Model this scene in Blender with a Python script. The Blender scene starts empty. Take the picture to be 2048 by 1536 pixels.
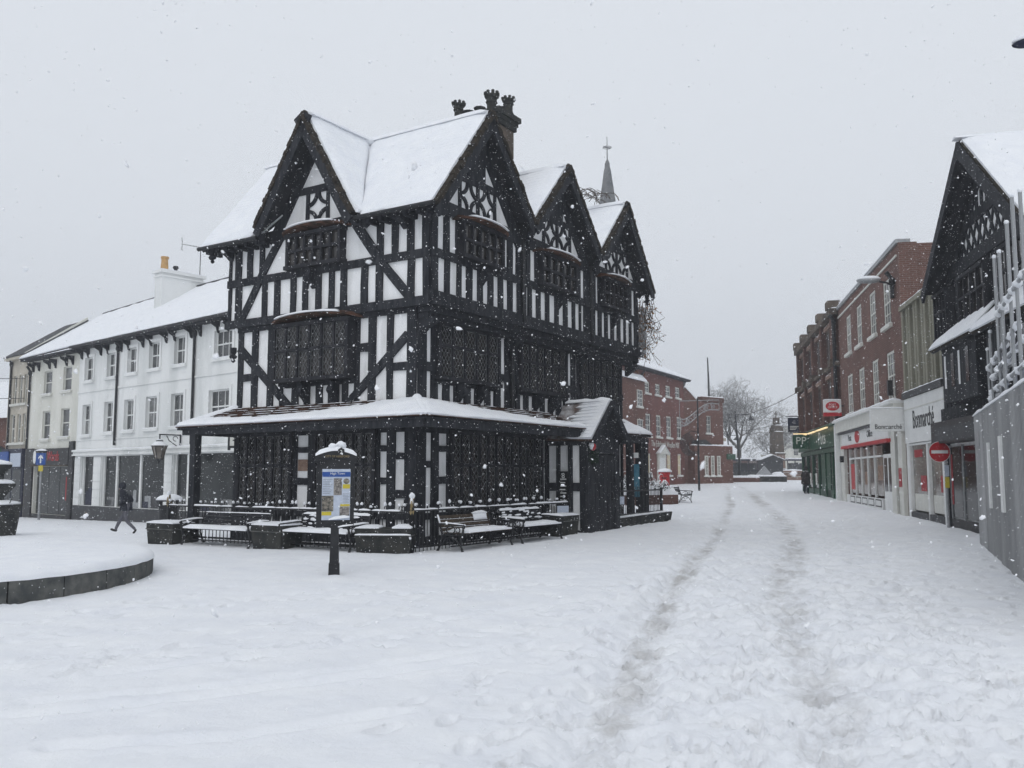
import bpy, bmesh, math, random
import numpy as np
from mathutils import Vector, Matrix, noise as mnoise

random.seed(11); rng = np.random.default_rng(11)
scene = bpy.context.scene
COL = scene.collection
R = math.radians

# ------------------------------------------------------------------ camera, sky, sun, exposure
cam_d = bpy.data.cameras.new('camera'); cam = bpy.data.objects.new('camera', cam_d); COL.objects.link(cam)
cam_d.sensor_width = 36.0; cam_d.lens = 36.0 * 1800.0 / 2048.0
cam_d.clip_start = 0.05; cam_d.clip_end = 1500
cam.location = (0, 0, 1.65); cam.rotation_euler = (math.pi/2 + math.atan(0.1), 0, 0)
cam_d.dof.use_dof = True; cam_d.dof.focus_distance = 22.0; cam_d.dof.aperture_fstop = 11.0
scene.camera = cam

SUN_EL, SUN_ROT = 48.0, 200.0
world = bpy.data.worlds.new('World'); scene.world = world; world.use_nodes = True
nt = world.node_tree; nt.nodes.clear()
out = nt.nodes.new('ShaderNodeOutputWorld'); bg = nt.nodes.new('ShaderNodeBackground')
sky = nt.nodes.new('ShaderNodeTexSky'); sky.sky_type = 'NISHITA'; sky.sun_disc = False
sky.sun_elevation = R(SUN_EL); sky.sun_rotation = R(SUN_ROT); sky.dust_density = 6.0; sky.air_density = 1.0
hs = nt.nodes.new('ShaderNodeHueSaturation'); hs.inputs['Saturation'].default_value = 0.12
mx = nt.nodes.new('ShaderNodeMix'); mx.data_type = 'RGBA'; mx.inputs[0].default_value = 0.92   # an even sheet of snow cloud over the clear sky
mx.inputs[7].default_value = (6.55, 6.9, 7.42, 1)
nt.links.new(sky.outputs[0], hs.inputs['Color']); nt.links.new(hs.outputs[0], mx.inputs[6])
nt.links.new(mx.outputs[2], bg.inputs['Color']); bg.inputs['Strength'].default_value = 0.124
nt.links.new(bg.outputs[0], out.inputs['Surface'])

sun_d = bpy.data.lights.new('sun', 'SUN'); sun_d.energy = 0.5; sun_d.angle = R(40); sun_d.color = (1.0, 0.97, 0.93)
sun = bpy.data.objects.new('sun', sun_d); COL.objects.link(sun)
# light comes from behind the camera and a little to its left, high up
sun.rotation_euler = (R(90 - SUN_EL), 0, R(-15))
sun.location = (0, -10, 40)

vs = scene.view_settings
vs.view_transform = 'Standard'; vs.look = 'None'; vs.exposure = 0.0; vs.gamma = 1.0
vs.use_curve_mapping = False
scene.cycles.use_denoising = True; scene.cycles.use_adaptive_sampling = True; scene.cycles.adaptive_threshold = .02
scene.cycles.max_bounces = 6; scene.cycles.diffuse_bounces = 3; scene.cycles.glossy_bounces = 2
scene.cycles.transmission_bounces = 3; scene.cycles.volume_bounces = 0; scene.cycles.transparent_max_bounces = 6

# ------------------------------------------------------------------ materials
def newmat(name):
    m = bpy.data.materials.new(name); m.use_nodes = True
    b = m.node_tree.nodes['Principled BSDF']
    return m, m.node_tree, b

def link(nt, a, b): nt.links.new(a, b)

def ramp(nt, fac, stops):
    r = nt.nodes.new('ShaderNodeValToRGB')
    el = r.color_ramp.elements
    while len(el) > 1: el.remove(el[-1])
    el[0].position = stops[0][0]; el[0].color = (*stops[0][1], 1)
    for p, c in stops[1:]:
        e = el.new(p); e.color = (*c, 1)
    link(nt, fac, r.inputs[0]); return r.outputs[0]

def noise_tex(nt, scale, detail=4, rough=0.55, coord='Object', stretch=None):
    tc = nt.nodes.new('ShaderNodeTexCoord'); src = tc.outputs[coord]
    if stretch:
        mp = nt.nodes.new('ShaderNodeMapping'); mp.inputs['Scale'].default_value = stretch
        link(nt, src, mp.inputs[0]); src = mp.outputs[0]
    n = nt.nodes.new('ShaderNodeTexNoise'); n.inputs['Scale'].default_value = scale
    n.inputs['Detail'].default_value = detail; n.inputs['Roughness'].default_value = rough
    link(nt, src, n.inputs['Vector']); return n.outputs[0]

def bump(nt, b, h, strength=0.3, dist=0.02):
    bp = nt.nodes.new('ShaderNodeBump'); bp.inputs['Strength'].default_value = strength
    bp.inputs['Distance'].default_value = dist
    link(nt, h, bp.inputs['Height']); link(nt, bp.outputs[0], b.inputs['Normal'])

def mottled(name, c0, c1, scale=6, rough=0.8, spec=0.25, bs=0.25, bd=0.01, stretch=None, metallic=0, lo=0.35, hi=0.68, detail=5):
    m, nt, b = newmat(name)
    n = noise_tex(nt, scale, detail, stretch=stretch)
    link(nt, ramp(nt, n, [(lo, c0), (hi, c1)]), b.inputs['Base Color'])
    b.inputs['Roughness'].default_value = rough; b.inputs['Specular IOR Level'].default_value = spec
    b.inputs['Metallic'].default_value = metallic
    if bs: bump(nt, b, noise_tex(nt, scale*4, 4, stretch=stretch), bs, bd)
    return m

def snowmix(nt, b, base_socket, lo=0.35, hi=0.75, scale=9):
    """snow lies on whatever faces up"""
    g = nt.nodes.new('ShaderNodeNewGeometry'); sp = nt.nodes.new('ShaderNodeSeparateXYZ')
    link(nt, g.outputs['Normal'], sp.inputs[0])
    n = noise_tex(nt, scale, 3); ad = nt.nodes.new('ShaderNodeMath'); ad.operation = 'MULTIPLY_ADD'
    link(nt, n, ad.inputs[0]); ad.inputs[1].default_value = 0.5; link(nt, sp.outputs[2], ad.inputs[2])
    mr = nt.nodes.new('ShaderNodeMapRange'); link(nt, ad.outputs[0], mr.inputs[0])
    mr.inputs[1].default_value = lo + 0.25; mr.inputs[2].default_value = hi + 0.25
    mxx = nt.nodes.new('ShaderNodeMix'); mxx.data_type = 'RGBA'
    link(nt, mr.outputs[0], mxx.inputs[0]); link(nt, base_socket, mxx.inputs[6]); mxx.inputs[7].default_value = (.83, .85, .88, 1)
    link(nt, mxx.outputs[2], b.inputs['Base Color'])

M = {}
# snow
m, nt_, b = newmat('snow')
n = noise_tex(nt_, 3.0, 6); link(nt_, ramp(nt_, n, [(.3, (.80, .82, .86)), (.7, (.87, .885, .905))]), b.inputs['Base Color'])
b.inputs['Roughness'].default_value = .9; b.inputs['Specular IOR Level'].default_value = .12
bump(nt_, b, noise_tex(nt_, 38, 5, .65), .35, .02); M['snow'] = m
# trodden ground snow: slush shows where wheels and feet have worn through
m, nt_, b = newmat('ground_snow')
n = noise_tex(nt_, 1.6, 6); snowc = ramp(nt_, n, [(.3, (.80, .82, .86)), (.7, (.87, .885, .905))])
at = nt_.nodes.new('ShaderNodeAttribute'); at.attribute_name = 'slush'
n2 = noise_tex(nt_, 9.0, 8, .75); mul = nt_.nodes.new('ShaderNodeMath'); mul.operation = 'MULTIPLY_ADD'
link(nt_, n2, mul.inputs[0]); mul.inputs[1].default_value = 1.6; 
sub = nt_.nodes.new('ShaderNodeMath'); sub.operation = 'MULTIPLY_ADD'; link(nt_, at.outputs['Fac'], sub.inputs[0]); sub.inputs[1].default_value = 1.0; sub.inputs[2].default_value = -1.02
link(nt_, sub.outputs[0], mul.inputs[2])
mr = nt_.nodes.new('ShaderNodeMapRange'); link(nt_, mul.outputs[0], mr.inputs[0]); mr.inputs[1].default_value = .05; mr.inputs[2].default_value = 1.0; mr.inputs[4].default_value = .85
mm = nt_.nodes.new('ShaderNodeMix'); mm.data_type = 'RGBA'; link(nt_, mr.outputs[0], mm.inputs[0]); link(nt_, snowc, mm.inputs[6]); mm.inputs[7].default_value = (.40, .39, .375, 1)
link(nt_, mm.outputs[2], b.inputs['Base Color']); b.inputs['Roughness'].default_value = .85; b.inputs['Specular IOR Level'].default_value = .15
bump(nt_, b, noise_tex(nt_, 26, 6, .7), .5, .03); M['gsnow'] = m
M['timber'] = mottled('black_timber', (.010, .0115, .016), (.040, .042, .048), 9, .75, .2, .6, .012, (1, 1, .2), detail=9)
M['timber2'] = mottled('weathered_black_timber', (.014, .015, .019), (.036, .036, .041), 5, .8, .2, .35, .01, (1, 1, .25))
M['plaster'] = mottled('white_plaster', (.60, .605, .60), (.84, .845, .85), 2.6, .85, .15, .3, .015, (1, 1, .35), lo=.25, hi=.5, detail=9)
M['white'] = mottled('white_render', (.60, .62, .61), (.80, .81, .80), .8, .8, .2, .1, .006, (1, 1, .22), lo=.28, hi=.55, detail=9)
M['cream'] = mottled('cream_render', (.56, .56, .50), (.72, .715, .66), .9, .85, .15, .1, .006, (1, 1, .25), lo=.28, hi=.58, detail=9)
M['beige'] = mottled('beige_stone', (.42, .39, .33), (.55, .51, .44), 1.4, .85, .15, .15, .006)
M['whitepaint'] = mottled('white_paint', (.70, .71, .70), (.78, .79, .78), 3, .5, .3, 0)
M['offwhite'] = mottled('stone_white_paint', (.58, .58, .54), (.68, .68, .63), 3, .6, .3, 0)
M['iron'] = mottled('black_iron', (.008, .009, .011), (.022, .023, .026), 9, .5, .35, .2, .004)
M['lead'] = mottled('lead_cames', (.085, .09, .095), (.15, .155, .16), 9, .6, .4, 0)
M['stone'] = mottled('dark_planter_stone', (.022, .024, .025), (.055, .055, .05), 4, .9, .15, .4, .01)
M['kerb'] = mottled('granite_kerb', (.07, .075, .075), (.15, .15, .14), 5, .9, .15, .4, .01)
M['slate'] = mottled('dark_slate', (.03, .032, .036), (.08, .08, .085), 3, .7, .25, .3, .01)
M['mosstile'] = mottled('mossy_clay_tile', (.020, .018, .016), (.055, .045, .034), 6, .9, .1, .5, .02)
M['tile'] = mottled('brown_clay_tile', (.035, .024, .019), (.115, .06, .042), 5, .9, .1, .5, .015)
M['benchwood'] = mottled('brown_bench_slat', (.035, .026, .018), (.085, .062, .042), 6, .7, .25, .3, .005, (1, 8, 8))
M['steel'] = mottled('galvanised_steel', (.25, .26, .27), (.38, .39, .40), 6, .45, .4, .1, .004, metallic=.3)
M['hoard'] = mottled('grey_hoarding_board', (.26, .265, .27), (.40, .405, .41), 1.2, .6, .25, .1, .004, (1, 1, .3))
M['concrete'] = mottled('olive_concrete_panel', (.20, .195, .15), (.30, .29, .235), 1.5, .85, .15, .2, .006, (1, 1, .3))
M['redpaint'] = mottled('red_paint', (.42, .02, .028), (.50, .03, .036), 3, .4, .4, 0)
M['darkred'] = mottled('dull_red_print', (.30, .03, .035), (.36, .04, .045), 3, .6, .2, 0)
M['green'] = mottled('dark_green_paint', (.012, .055, .030), (.020, .082, .045), 3, .4, .35, 0)
M['blue'] = mottled('sign_blue', (.02, .07, .26), (.03, .09, .32), 3, .5, .3, 0)
M['navy'] = mottled('navy_paint', (.010, .013, .032), (.018, .022, .048), 3, .5, .3, 0)
M['yellow'] = mottled('sign_yellow', (.52, .42, .04), (.60, .50, .06), 3, .5, .3, 0)
M['black'] = mottled('black_paint', (.010, .010, .011), (.02, .02, .021), 3, .45, .3, 0)
M['darkgrey'] = mottled('dark_grey', (.04, .042, .046), (.065, .067, .07), 3, .6, .3, 0)
M['gold'] = mottled('gilded_iron', (.20, .15, .07), (.34, .26, .13), 9, .5, .4, .2, .004)
M['paper'] = mottled('printed_paper', (.42, .47, .56), (.52, .57, .66), 14, .5, .3, 0)
M['photo'] = mottled('printed_photo', (.03, .03, .028), (.30, .27, .22), 26, .5, .3, 0, detail=8)
M['photo2'] = mottled('printed_photo_grey', (.08, .075, .07), (.35, .32, .30), 30, .5, .3, 0, detail=8)
M['terracotta'] = mottled('buff_chimney_pot', (.46, .28, .12), (.58, .36, .16), 6, .8, .2, .1, .004)
M['spire'] = mottled('grey_spire_stone', (.10, .105, .11), (.19, .19, .19), 1.2, .9, .1, .2, .02)
M['sand'] = mottled('sandstone', (.07, .058, .048), (.16, .13, .105), 1.4, .9, .1, .3, .02)
M['pinkstone'] = mottled('pink_stone', (.20, .14, .115), (.30, .21, .17), 1.4, .9, .1, .3, .02)
M['skin'] = mottled('skin', (.42, .27, .20), (.48, .32, .25), 8, .6, .3, 0)
M['jacket'] = mottled('dark_navy_jacket', (.018, .020, .028), (.040, .043, .055), 12, .9, .1, .3, .01)
M['trousers'] = mottled('grey_trousers', (.085, .085, .10), (.15, .15, .17), 10, .9, .1, .3, .01)
M['shoe'] = mottled('black_shoe', (.012, .011, .011), (.03, .028, .027), 10, .6, .3, 0)
M['coat'] = mottled('dark_brown_coat', (.022, .018, .018), (.045, .038, .038), 12, .9, .1, .3, .01)
M['leaf'] = mottled('dry_creeper_leaf', (.12, .055, .02), (.30, .15, .05), 20, .8, .1, 0)
M['stem'] = mottled('creeper_stem', (.05, .042, .035), (.12, .10, .085), 12, .9, .1, 0)
M['sack'] = mottled('pale_sacking', (.34, .32, .27), (.60, .60, .56), 5, .9, .1, .4, .02)
M['sackb'] = mottled('brown_sacking', (.20, .13, .10), (.32, .23, .18), 5, .9, .1, .4, .02)
M['evergreen'] = mottled('evergreen_sprig', (.008, .02, .010), (.02, .045, .02), 12, .8, .1, 0)
M['bluewrap'] = mottled('blue_banner', (.03, .12, .20), (.10, .28, .36), 3, .6, .2, 0)
M['sheet'] = mottled('blue_sheeting', (.015, .05, .17), (.03, .09, .28), 2, .6, .2, .2, .01)
# glass
def glass(name, c0, c1, rough=.12, spec=.45, scale=1.5):
    m, nt, b = newmat(name)
    n = noise_tex(nt, scale, 3); link(nt, ramp(nt, n, [(.35, c0), (.7, c1)]), b.inputs['Base Color'])
    b.inputs['Roughness'].default_value = rough; b.inputs['Specular IOR Level'].default_value = spec
    bump(nt, b, noise_tex(nt, 5, 2), .06, .01); return m
M['oldglass'] = glass('leaded_glass', (.012, .012, .013), (.050, .044, .040), .14, .5)
M['glass'] = glass('window_glass', (.035, .038, .040), (.11, .115, .115), .1, .5, .8)
M['glass2'] = glass('curtained_window_glass', (.10, .105, .105), (.24, .245, .24), .1, .5, 1.6)
M['shopglass'] = glass('shop_glass', (.006, .008, .009), (.032, .036, .036), .12, .22, .7)
M['litglass'] = glass('dim_lit_shop_glass', (.10, .085, .07), (.28, .25, .22), .12, .5, .9)
def emit(name, c, s):
    m, nt, b = newmat(name); b.inputs['Base Color'].default_value = (*c, 1)
    b.inputs['Emission Color'].default_value = (*c, 1); b.inputs['Emission Strength'].default_value = s; return m
M['lamp'] = emit('strip_lamp', (1.0, .74, .40), .8)
M['warmwin'] = emit('lit_shop_window', (.42, .36, .24), .35)
# brick
def brick(name, c0, c1, mortar, bw=.225, bh=.075):
    m, nt, b = newmat(name)
    tc = nt.nodes.new('ShaderNodeTexCoord'); sp = nt.nodes.new('ShaderNodeSeparateXYZ'); link(nt, tc.outputs['Object'], sp.inputs[0])
    ad = nt.nodes.new('ShaderNodeMath'); ad.operation = 'ADD'; link(nt, sp.outputs[0], ad.inputs[0]); link(nt, sp.outputs[1], ad.inputs[1])
    cb = nt.nodes.new('ShaderNodeCombineXYZ'); link(nt, ad.outputs[0], cb.inputs[0]); link(nt, sp.outputs[2], cb.inputs[1])
    br = nt.nodes.new('ShaderNodeTexBrick'); link(nt, cb.outputs[0], br.inputs['Vector'])
    br.inputs['Scale'].default_value = 1.0; br.inputs['Brick Width'].default_value = bw; br.inputs['Row Height'].default_value = bh
    br.inputs['Mortar Size'].default_value = .008; br.inputs['Bias'].default_value = -.1
    br.inputs['Color1'].default_value = (*c0, 1); br.inputs['Color2'].default_value = (*c1, 1); br.inputs['Mortar'].default_value = (*mortar, 1)
    n = noise_tex(nt, .7, 4); mxx = nt.nodes.new('ShaderNodeMix'); mxx.data_type = 'RGBA'; mxx.blend_type = 'MULTIPLY'
    mxx.inputs[0].default_value = .6; link(nt, br.outputs[0], mxx.inputs[6]); link(nt, ramp(nt, n, [(.3, (.62, .6, .6)), (.7, (1.05, 1, 1))]), mxx.inputs[7])
    link(nt, mxx.outputs[2], b.inputs['Base Color']); b.inputs['Roughness'].default_value = .9; b.inputs['Specular IOR Level'].default_value = .12
    bump(nt, b, br.outputs['Fac'], -.4, .006); return m
M['brick'] = brick('red_brown_brick', (.14, .072, .060), (.19, .098, .082), (.22, .19, .165))
M['brickred'] = brick('bright_red_brick', (.165, .066, .057), (.22, .086, .073), (.18, .13, .115))
M['brickdark'] = brick('dark_brown_brick', (.105, .052, .042), (.155, .078, .06), (.13, .1, .085))
M['brickbrown'] = brick('dull_brown_brick', (.15, .07, .055), (.20, .095, .075), (.17, .13, .11))
# snow-dusted twig and bark
def dusted(name, c0, c1, lo, hi, scale=9):
    m, nt, b = newmat(name); n = noise_tex(nt, 7, 4)
    c = ramp(nt, n, [(.35, c0), (.7, c1)]); snowmix(nt, b, c, lo, hi, scale)
    b.inputs['Roughness'].default_value = .9; b.inputs['Specular IOR Level'].default_value = .1; return m
M['bark'] = dusted('snow_dusted_bark', (.085, .078, .07), (.19, .175, .16), .1, .6)
M['plant'] = dusted('snow_laden_leaf', (.015, .02, .012), (.05, .05, .035), -.05, .35, 14)
M['dusttile'] = dusted('snow_dusted_clay_tile', (.05, .034, .027), (.12, .065, .045), .62, .98, 5)

# ------------------------------------------------------------------ mesh helpers
class MB:
    def __init__(s): s.v = []; s.f = []; s.mi = []; s.cur = 0
    def add(s, vs, fs):
        o = len(s.v); s.v += [tuple(float(c) for c in v) for v in vs]
        for f in fs: s.f.append(tuple(i + o for i in f)); s.mi.append(s.cur)
        return s
    def hexa(s, p):     # 0-3 one side, 4-7 the other
        return s.add(p, [(0,1,2,3), (7,6,5,4), (0,4,5,1), (1,5,6,2), (2,6,7,3), (3,7,4,0)])
    def box(s, x0, x1, y0, y1, z0, z1):
        return s.hexa([(x0,y0,z0),(x1,y0,z0),(x1,y1,z0),(x0,y1,z0),(x0,y0,z1),(x1,y0,z1),(x1,y1,z1),(x0,y1,z1)])
    def prism(s, a, b):
        n = len(a); fs = [tuple(range(n)), tuple(range(2*n-1, n-1, -1))] + [(i, (i+1) % n, n + (i+1) % n, n + i) for i in range(n)]
        return s.add(list(a) + list(b), fs)
    def tube(s, path, r, n=8, cap=True):
        P = [Vector(p) for p in path]; k = len(P)
        rr = r if hasattr(r, '__len__') else [r]*k
        vs = []; up = None
        for i, p in enumerate(P):
            t = (P[min(i+1, k-1)] - P[max(i-1, 0)])
            if t.length < 1e-9: t = Vector((0,0,1))
            t.normalize()
            if up is None:
                up = t.orthogonal().normalized()
            else:
                up = (up - t*up.dot(t))
                up = up.normalized() if up.length > 1e-6 else t.orthogonal().normalized()
            w = t.cross(up)
            for j in range(n):
                a = 2*math.pi*j/n; vs.append(p + (up*math.cos(a) + w*math.sin(a))*rr[i])
        fs = [(i*n+j, i*n+(j+1) % n, (i+1)*n+(j+1) % n, (i+1)*n+j) for i in range(k-1) for j in range(n)]
        if cap: fs += [tuple(range(n-1, -1, -1)), tuple((k-1)*n + j for j in range(n))]
        return s.add(vs, fs)
    def lathe(s, prof, c=(0,0,0), n=14):
        vs = []; k = len(prof)
        for r, z in prof:
            for j in range(n):
                a = 2*math.pi*j/n; vs.append((c[0] + max(r, 1e-4)*math.cos(a), c[1] + max(r, 1e-4)*math.sin(a), c[2] + z))
        fs = [(i*n+j, i*n+(j+1) % n, (i+1)*n+(j+1) % n, (i+1)*n+j) for i in range(k-1) for j in range(n)]
        fs += [tuple(range(n-1, -1, -1)), tuple((k-1)*n + j for j in range(n))]
        return s.add(vs, fs)
    def blob(s, c, r, seed=0, amp=.15, nu=10, nv=7, flat=None):
        vs = []; fs = []
        for i in range(nv+1):
            th = math.pi*i/nv
            for j in range(nu):
                a = 2*math.pi*j/nu; d = Vector((math.sin(th)*math.cos(a), math.sin(th)*math.sin(a), math.cos(th)))
                k = 1 + amp*mnoise.noise(d*1.7 + Vector((seed*3.1, seed*1.7, seed)))*2
                p = Vector((d.x*r[0]*k, d.y*r[1]*k, d.z*r[2]*k))
                if flat is not None: p.z = max(p.z, flat)
                vs.append(Vector(c) + p)
        for i in range(nv):
            for j in range(nu): fs.append((i*nu+j, (i+1)*nu+j, (i+1)*nu+(j+1) % nu, i*nu+(j+1) % nu))
        return s.add(vs, fs)
    def snowpad(s, o, ex, ey, ez, L, W, h, nx=None, ny=5, seed=0, edge=.5, rag=.25):
        """a soft slab of lying snow on the rectangle o + [0,L]ex + [0,W]ey, thickness h along ez"""
        o, ex, ey, ez = Vector(o), Vector(ex), Vector(ey), Vector(ez)
        nx = nx or max(4, min(60, int(L/.12))); vs = []; fs = []
        for i in range(nx+1):
            for j in range(ny+1):
                a, b_ = i/nx, j/ny
                e = min(a*L, (1-a)*L, b_*W, (1-b_)*W); q = min(1, e/max(1e-4, min(h*.9, W*.3)))
                prof = math.sqrt(max(0, 1-(1-q)**2))
                nz = mnoise.noise(Vector((a*L*2.3 + seed*7.3, b_*W*4, seed*1.31)))
                n3 = mnoise.noise(Vector((a*L*9 + seed*3.3, b_*W*9, seed)))
                H = h*(edge + (1-edge)*prof)*(1 + rag*nz + rag*.4*n3) if q > 0 else h*edge*(.8 + rag*n3)
                vs.append(o + ex*(a*L) + ey*(b_*W) + ez*H)
        N = len(vs)
        for i in range(nx+1):
            for j in range(ny+1): vs.append(o + ex*(i/nx*L) + ey*(j/ny*W) - ez*.004)
        w = ny+1
        for i in range(nx):
            for j in range(ny):
                fs.append((i*w+j, (i+1)*w+j, (i+1)*w+j+1, i*w+j+1))
        for i in range(nx):
            for j, _ in ((0, 0), (ny, 0)): fs.append((i*w+j, (i+1)*w+j, N+(i+1)*w+j, N+i*w+j))
        for j in range(ny):
            for i in (0, nx): fs.append((i*w+j, i*w+j+1, N+i*w+j+1, N+i*w+j))
        fs.append((N, N+nx*w, N+nx*w+ny, N+ny))
        return s.add(vs, fs)
    def snowline(s, path, w, h, seed=0, n=7, step=.08, rag=.35):
        """rounded ridge of snow along a path (rails, arms, ridges)"""
        P = [Vector(p) for p in path]; pts = []
        for a, b_ in zip(P, P[1:]):
            k = max(1, min(40, int((b_-a).length/step)))
            pts += [a + (b_-a)*(i/k) for i in range(k)]
        pts.append(P[-1]); k = len(pts); vs = []
        for i, p in enumerate(pts):
            t = pts[min(i+1, k-1)] - pts[max(i-1, 0)]; t.normalize()
            sd = t.cross(Vector((0,0,1)))
            sd = sd.normalized() if sd.length > 1e-4 else Vector((1,0,0))
            nz = 1 + rag*mnoise.noise(Vector((i*.31 + seed*5.7, seed, 0)))*1.6
            if i in (0, k-1): nz *= .55
            for j in range(n):
                a = math.pi*j/(n-1); vs.append(p + sd*(math.cos(a)*w*.5) + Vector((0,0,1))*(math.sin(a)*h*nz - .003))
        fs = [(i*n+j, i*n+j+1, (i+1)*n+j+1, (i+1)*n+j) for i in range(k-1) for j in range(n-1)]
        fs += [(i*n, (i+1)*n, (i+1)*n+n-1, i*n+n-1) for i in range(k-1)]
        fs += [tuple(range(n)), tuple((k-1)*n+j for j in range(n))]
        return s.add(vs, fs)
    def mesh(s, name, mats, smooth=None):
        me = bpy.data.meshes.new(name); me.from_pydata(s.v, [], s.f)
        mats = mats if isinstance(mats, (list, tuple)) else [mats]
        for m_ in mats: me.materials.append(M[m_] if isinstance(m_, str) else m_)
        if len(mats) > 1: me.polygons.foreach_set('material_index', s.mi)
        bm = bmesh.new(); bm.from_mesh(me); bmesh.ops.recalc_face_normals(bm, faces=bm.faces); bm.to_mesh(me); bm.free()
        if smooth is not None:
            me.shade_smooth()
            if smooth < 180: me.set_sharp_from_angle(angle=R(smooth))
        return me
    def build(s, name, mats, parent=None, smooth=None, loc=None, rz=0):
        o = bpy.data.objects.new(name, s.mesh(name, mats, smooth)); COL.objects.link(o)
        if parent is not None: o.parent = parent
        if loc is not None: o.location = loc
        if rz: o.rotation_euler = (0, 0, rz)
        return o

LABELS = set()
def tag(o, label=None, cat=None, group=None, kind=None):
    if label: o['label'] = label
    if cat: o['category'] = cat
    if group: o['group'] = group
    if kind: o['kind'] = kind
    return o
def empty(name, loc=(0,0,0), rz=0, label=None, cat=None, group=None):
    o = bpy.data.objects.new(name, None); COL.objects.link(o); o.location = loc; o.rotation_euler = (0, 0, rz)
    o.empty_display_size = .2
    return tag(o, label, cat, group)
def copy_tree(o, parent=None):
    c = o.copy(); COL.objects.link(c); c.parent = parent
    for ch in list(o.children): copy_tree(ch, c)
    return c
def inst(name, me, parent, loc=(0,0,0), rot=(0,0,0), sc=(1,1,1)):
    o = bpy.data.objects.new(name, me); COL.objects.link(o); o.parent = parent
    o.location = loc; o.rotation_euler = rot; o.scale = sc; return o

class Fac:
    """a facade: (t along, z up, d outward) -> local coordinates of the parent"""
    def __init__(s, parent, o, tx, nx):
        s.p = parent; s.o = Vector((o[0], o[1], 0)); s.t = Vector((tx[0], tx[1], 0)); s.n = Vector((nx[0], nx[1], 0))
        s.sgn = 1 if s.t.cross(Vector((0,0,1))).dot(s.n) > 0 else -1
    def at(s, t, z, d=0): return s.o + s.t*t + s.n*d + Vector((0,0,z))
    def rect(s, mb, t0, t1, z0, z1, d0, d1):
        return mb.hexa([s.at(t0,z0,d0), s.at(t1,z0,d0), s.at(t1,z1,d0), s.at(t0,z1,d0), s.at(t0,z0,d1), s.at(t1,z0,d1), s.at(t1,z1,d1), s.at(t0,z1,d1)])
    def poly(s, mb, pts, d0, d1): return mb.prism([s.at(a,b_,d0) for a, b_ in pts], [s.at(a,b_,d1) for a, b_ in pts])
    def beam(s, mb, a, b_, w, d0, d1, jit=0.0):
        a, b_ = Vector(a), Vector(b_); t = (b_-a).normalized(); n = Vector((-t.y, t.x))*(w/2)
        j = lambda: Vector((random.uniform(-jit, jit), random.uniform(-jit, jit)))
        m_ = (a+b_)/2; k = random.uniform(-jit, jit)*1.2
        pts = [a-n+j(), m_-n+n.normalized()*k, b_-n+j(), b_+n+j(), m_+n+n.normalized()*k, a+n+j()]
        return s.poly(mb, [tuple(p) for p in pts], d0, d1)
    def text(s, body, t, z, d, size, mat, parent=None, sx=1.0, name='lettering', align='CENTER', ext=.006, shear=0):
        cu = bpy.data.curves.new(name, 'FONT'); cu.body = body; cu.size = size; cu.align_x = align; cu.align_y = 'CENTER'
        cu.extrude = ext; cu.resolution_u = 3; cu.shear = shear; cu.materials.append(M[mat])
        tmp = bpy.data.objects.new(name, cu); COL.objects.link(tmp)
        me = bpy.data.meshes.new_from_object(tmp.evaluated_get(bpy.context.evaluated_depsgraph_get())); bpy.data.objects.remove(tmp)
        if not me.materials: me.materials.append(M[mat])
        o = bpy.data.objects.new(name, me); COL.objects.link(o); o.parent = parent or s.p
        xd = s.t*s.sgn; mt = Matrix((xd, Vector((0,0,1)), s.n)).transposed().to_4x4(); mt.translation = s.at(t, z, d)
        o.matrix_local = mt @ Matrix.Diagonal((sx, 1, 1, 1)); return o

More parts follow.
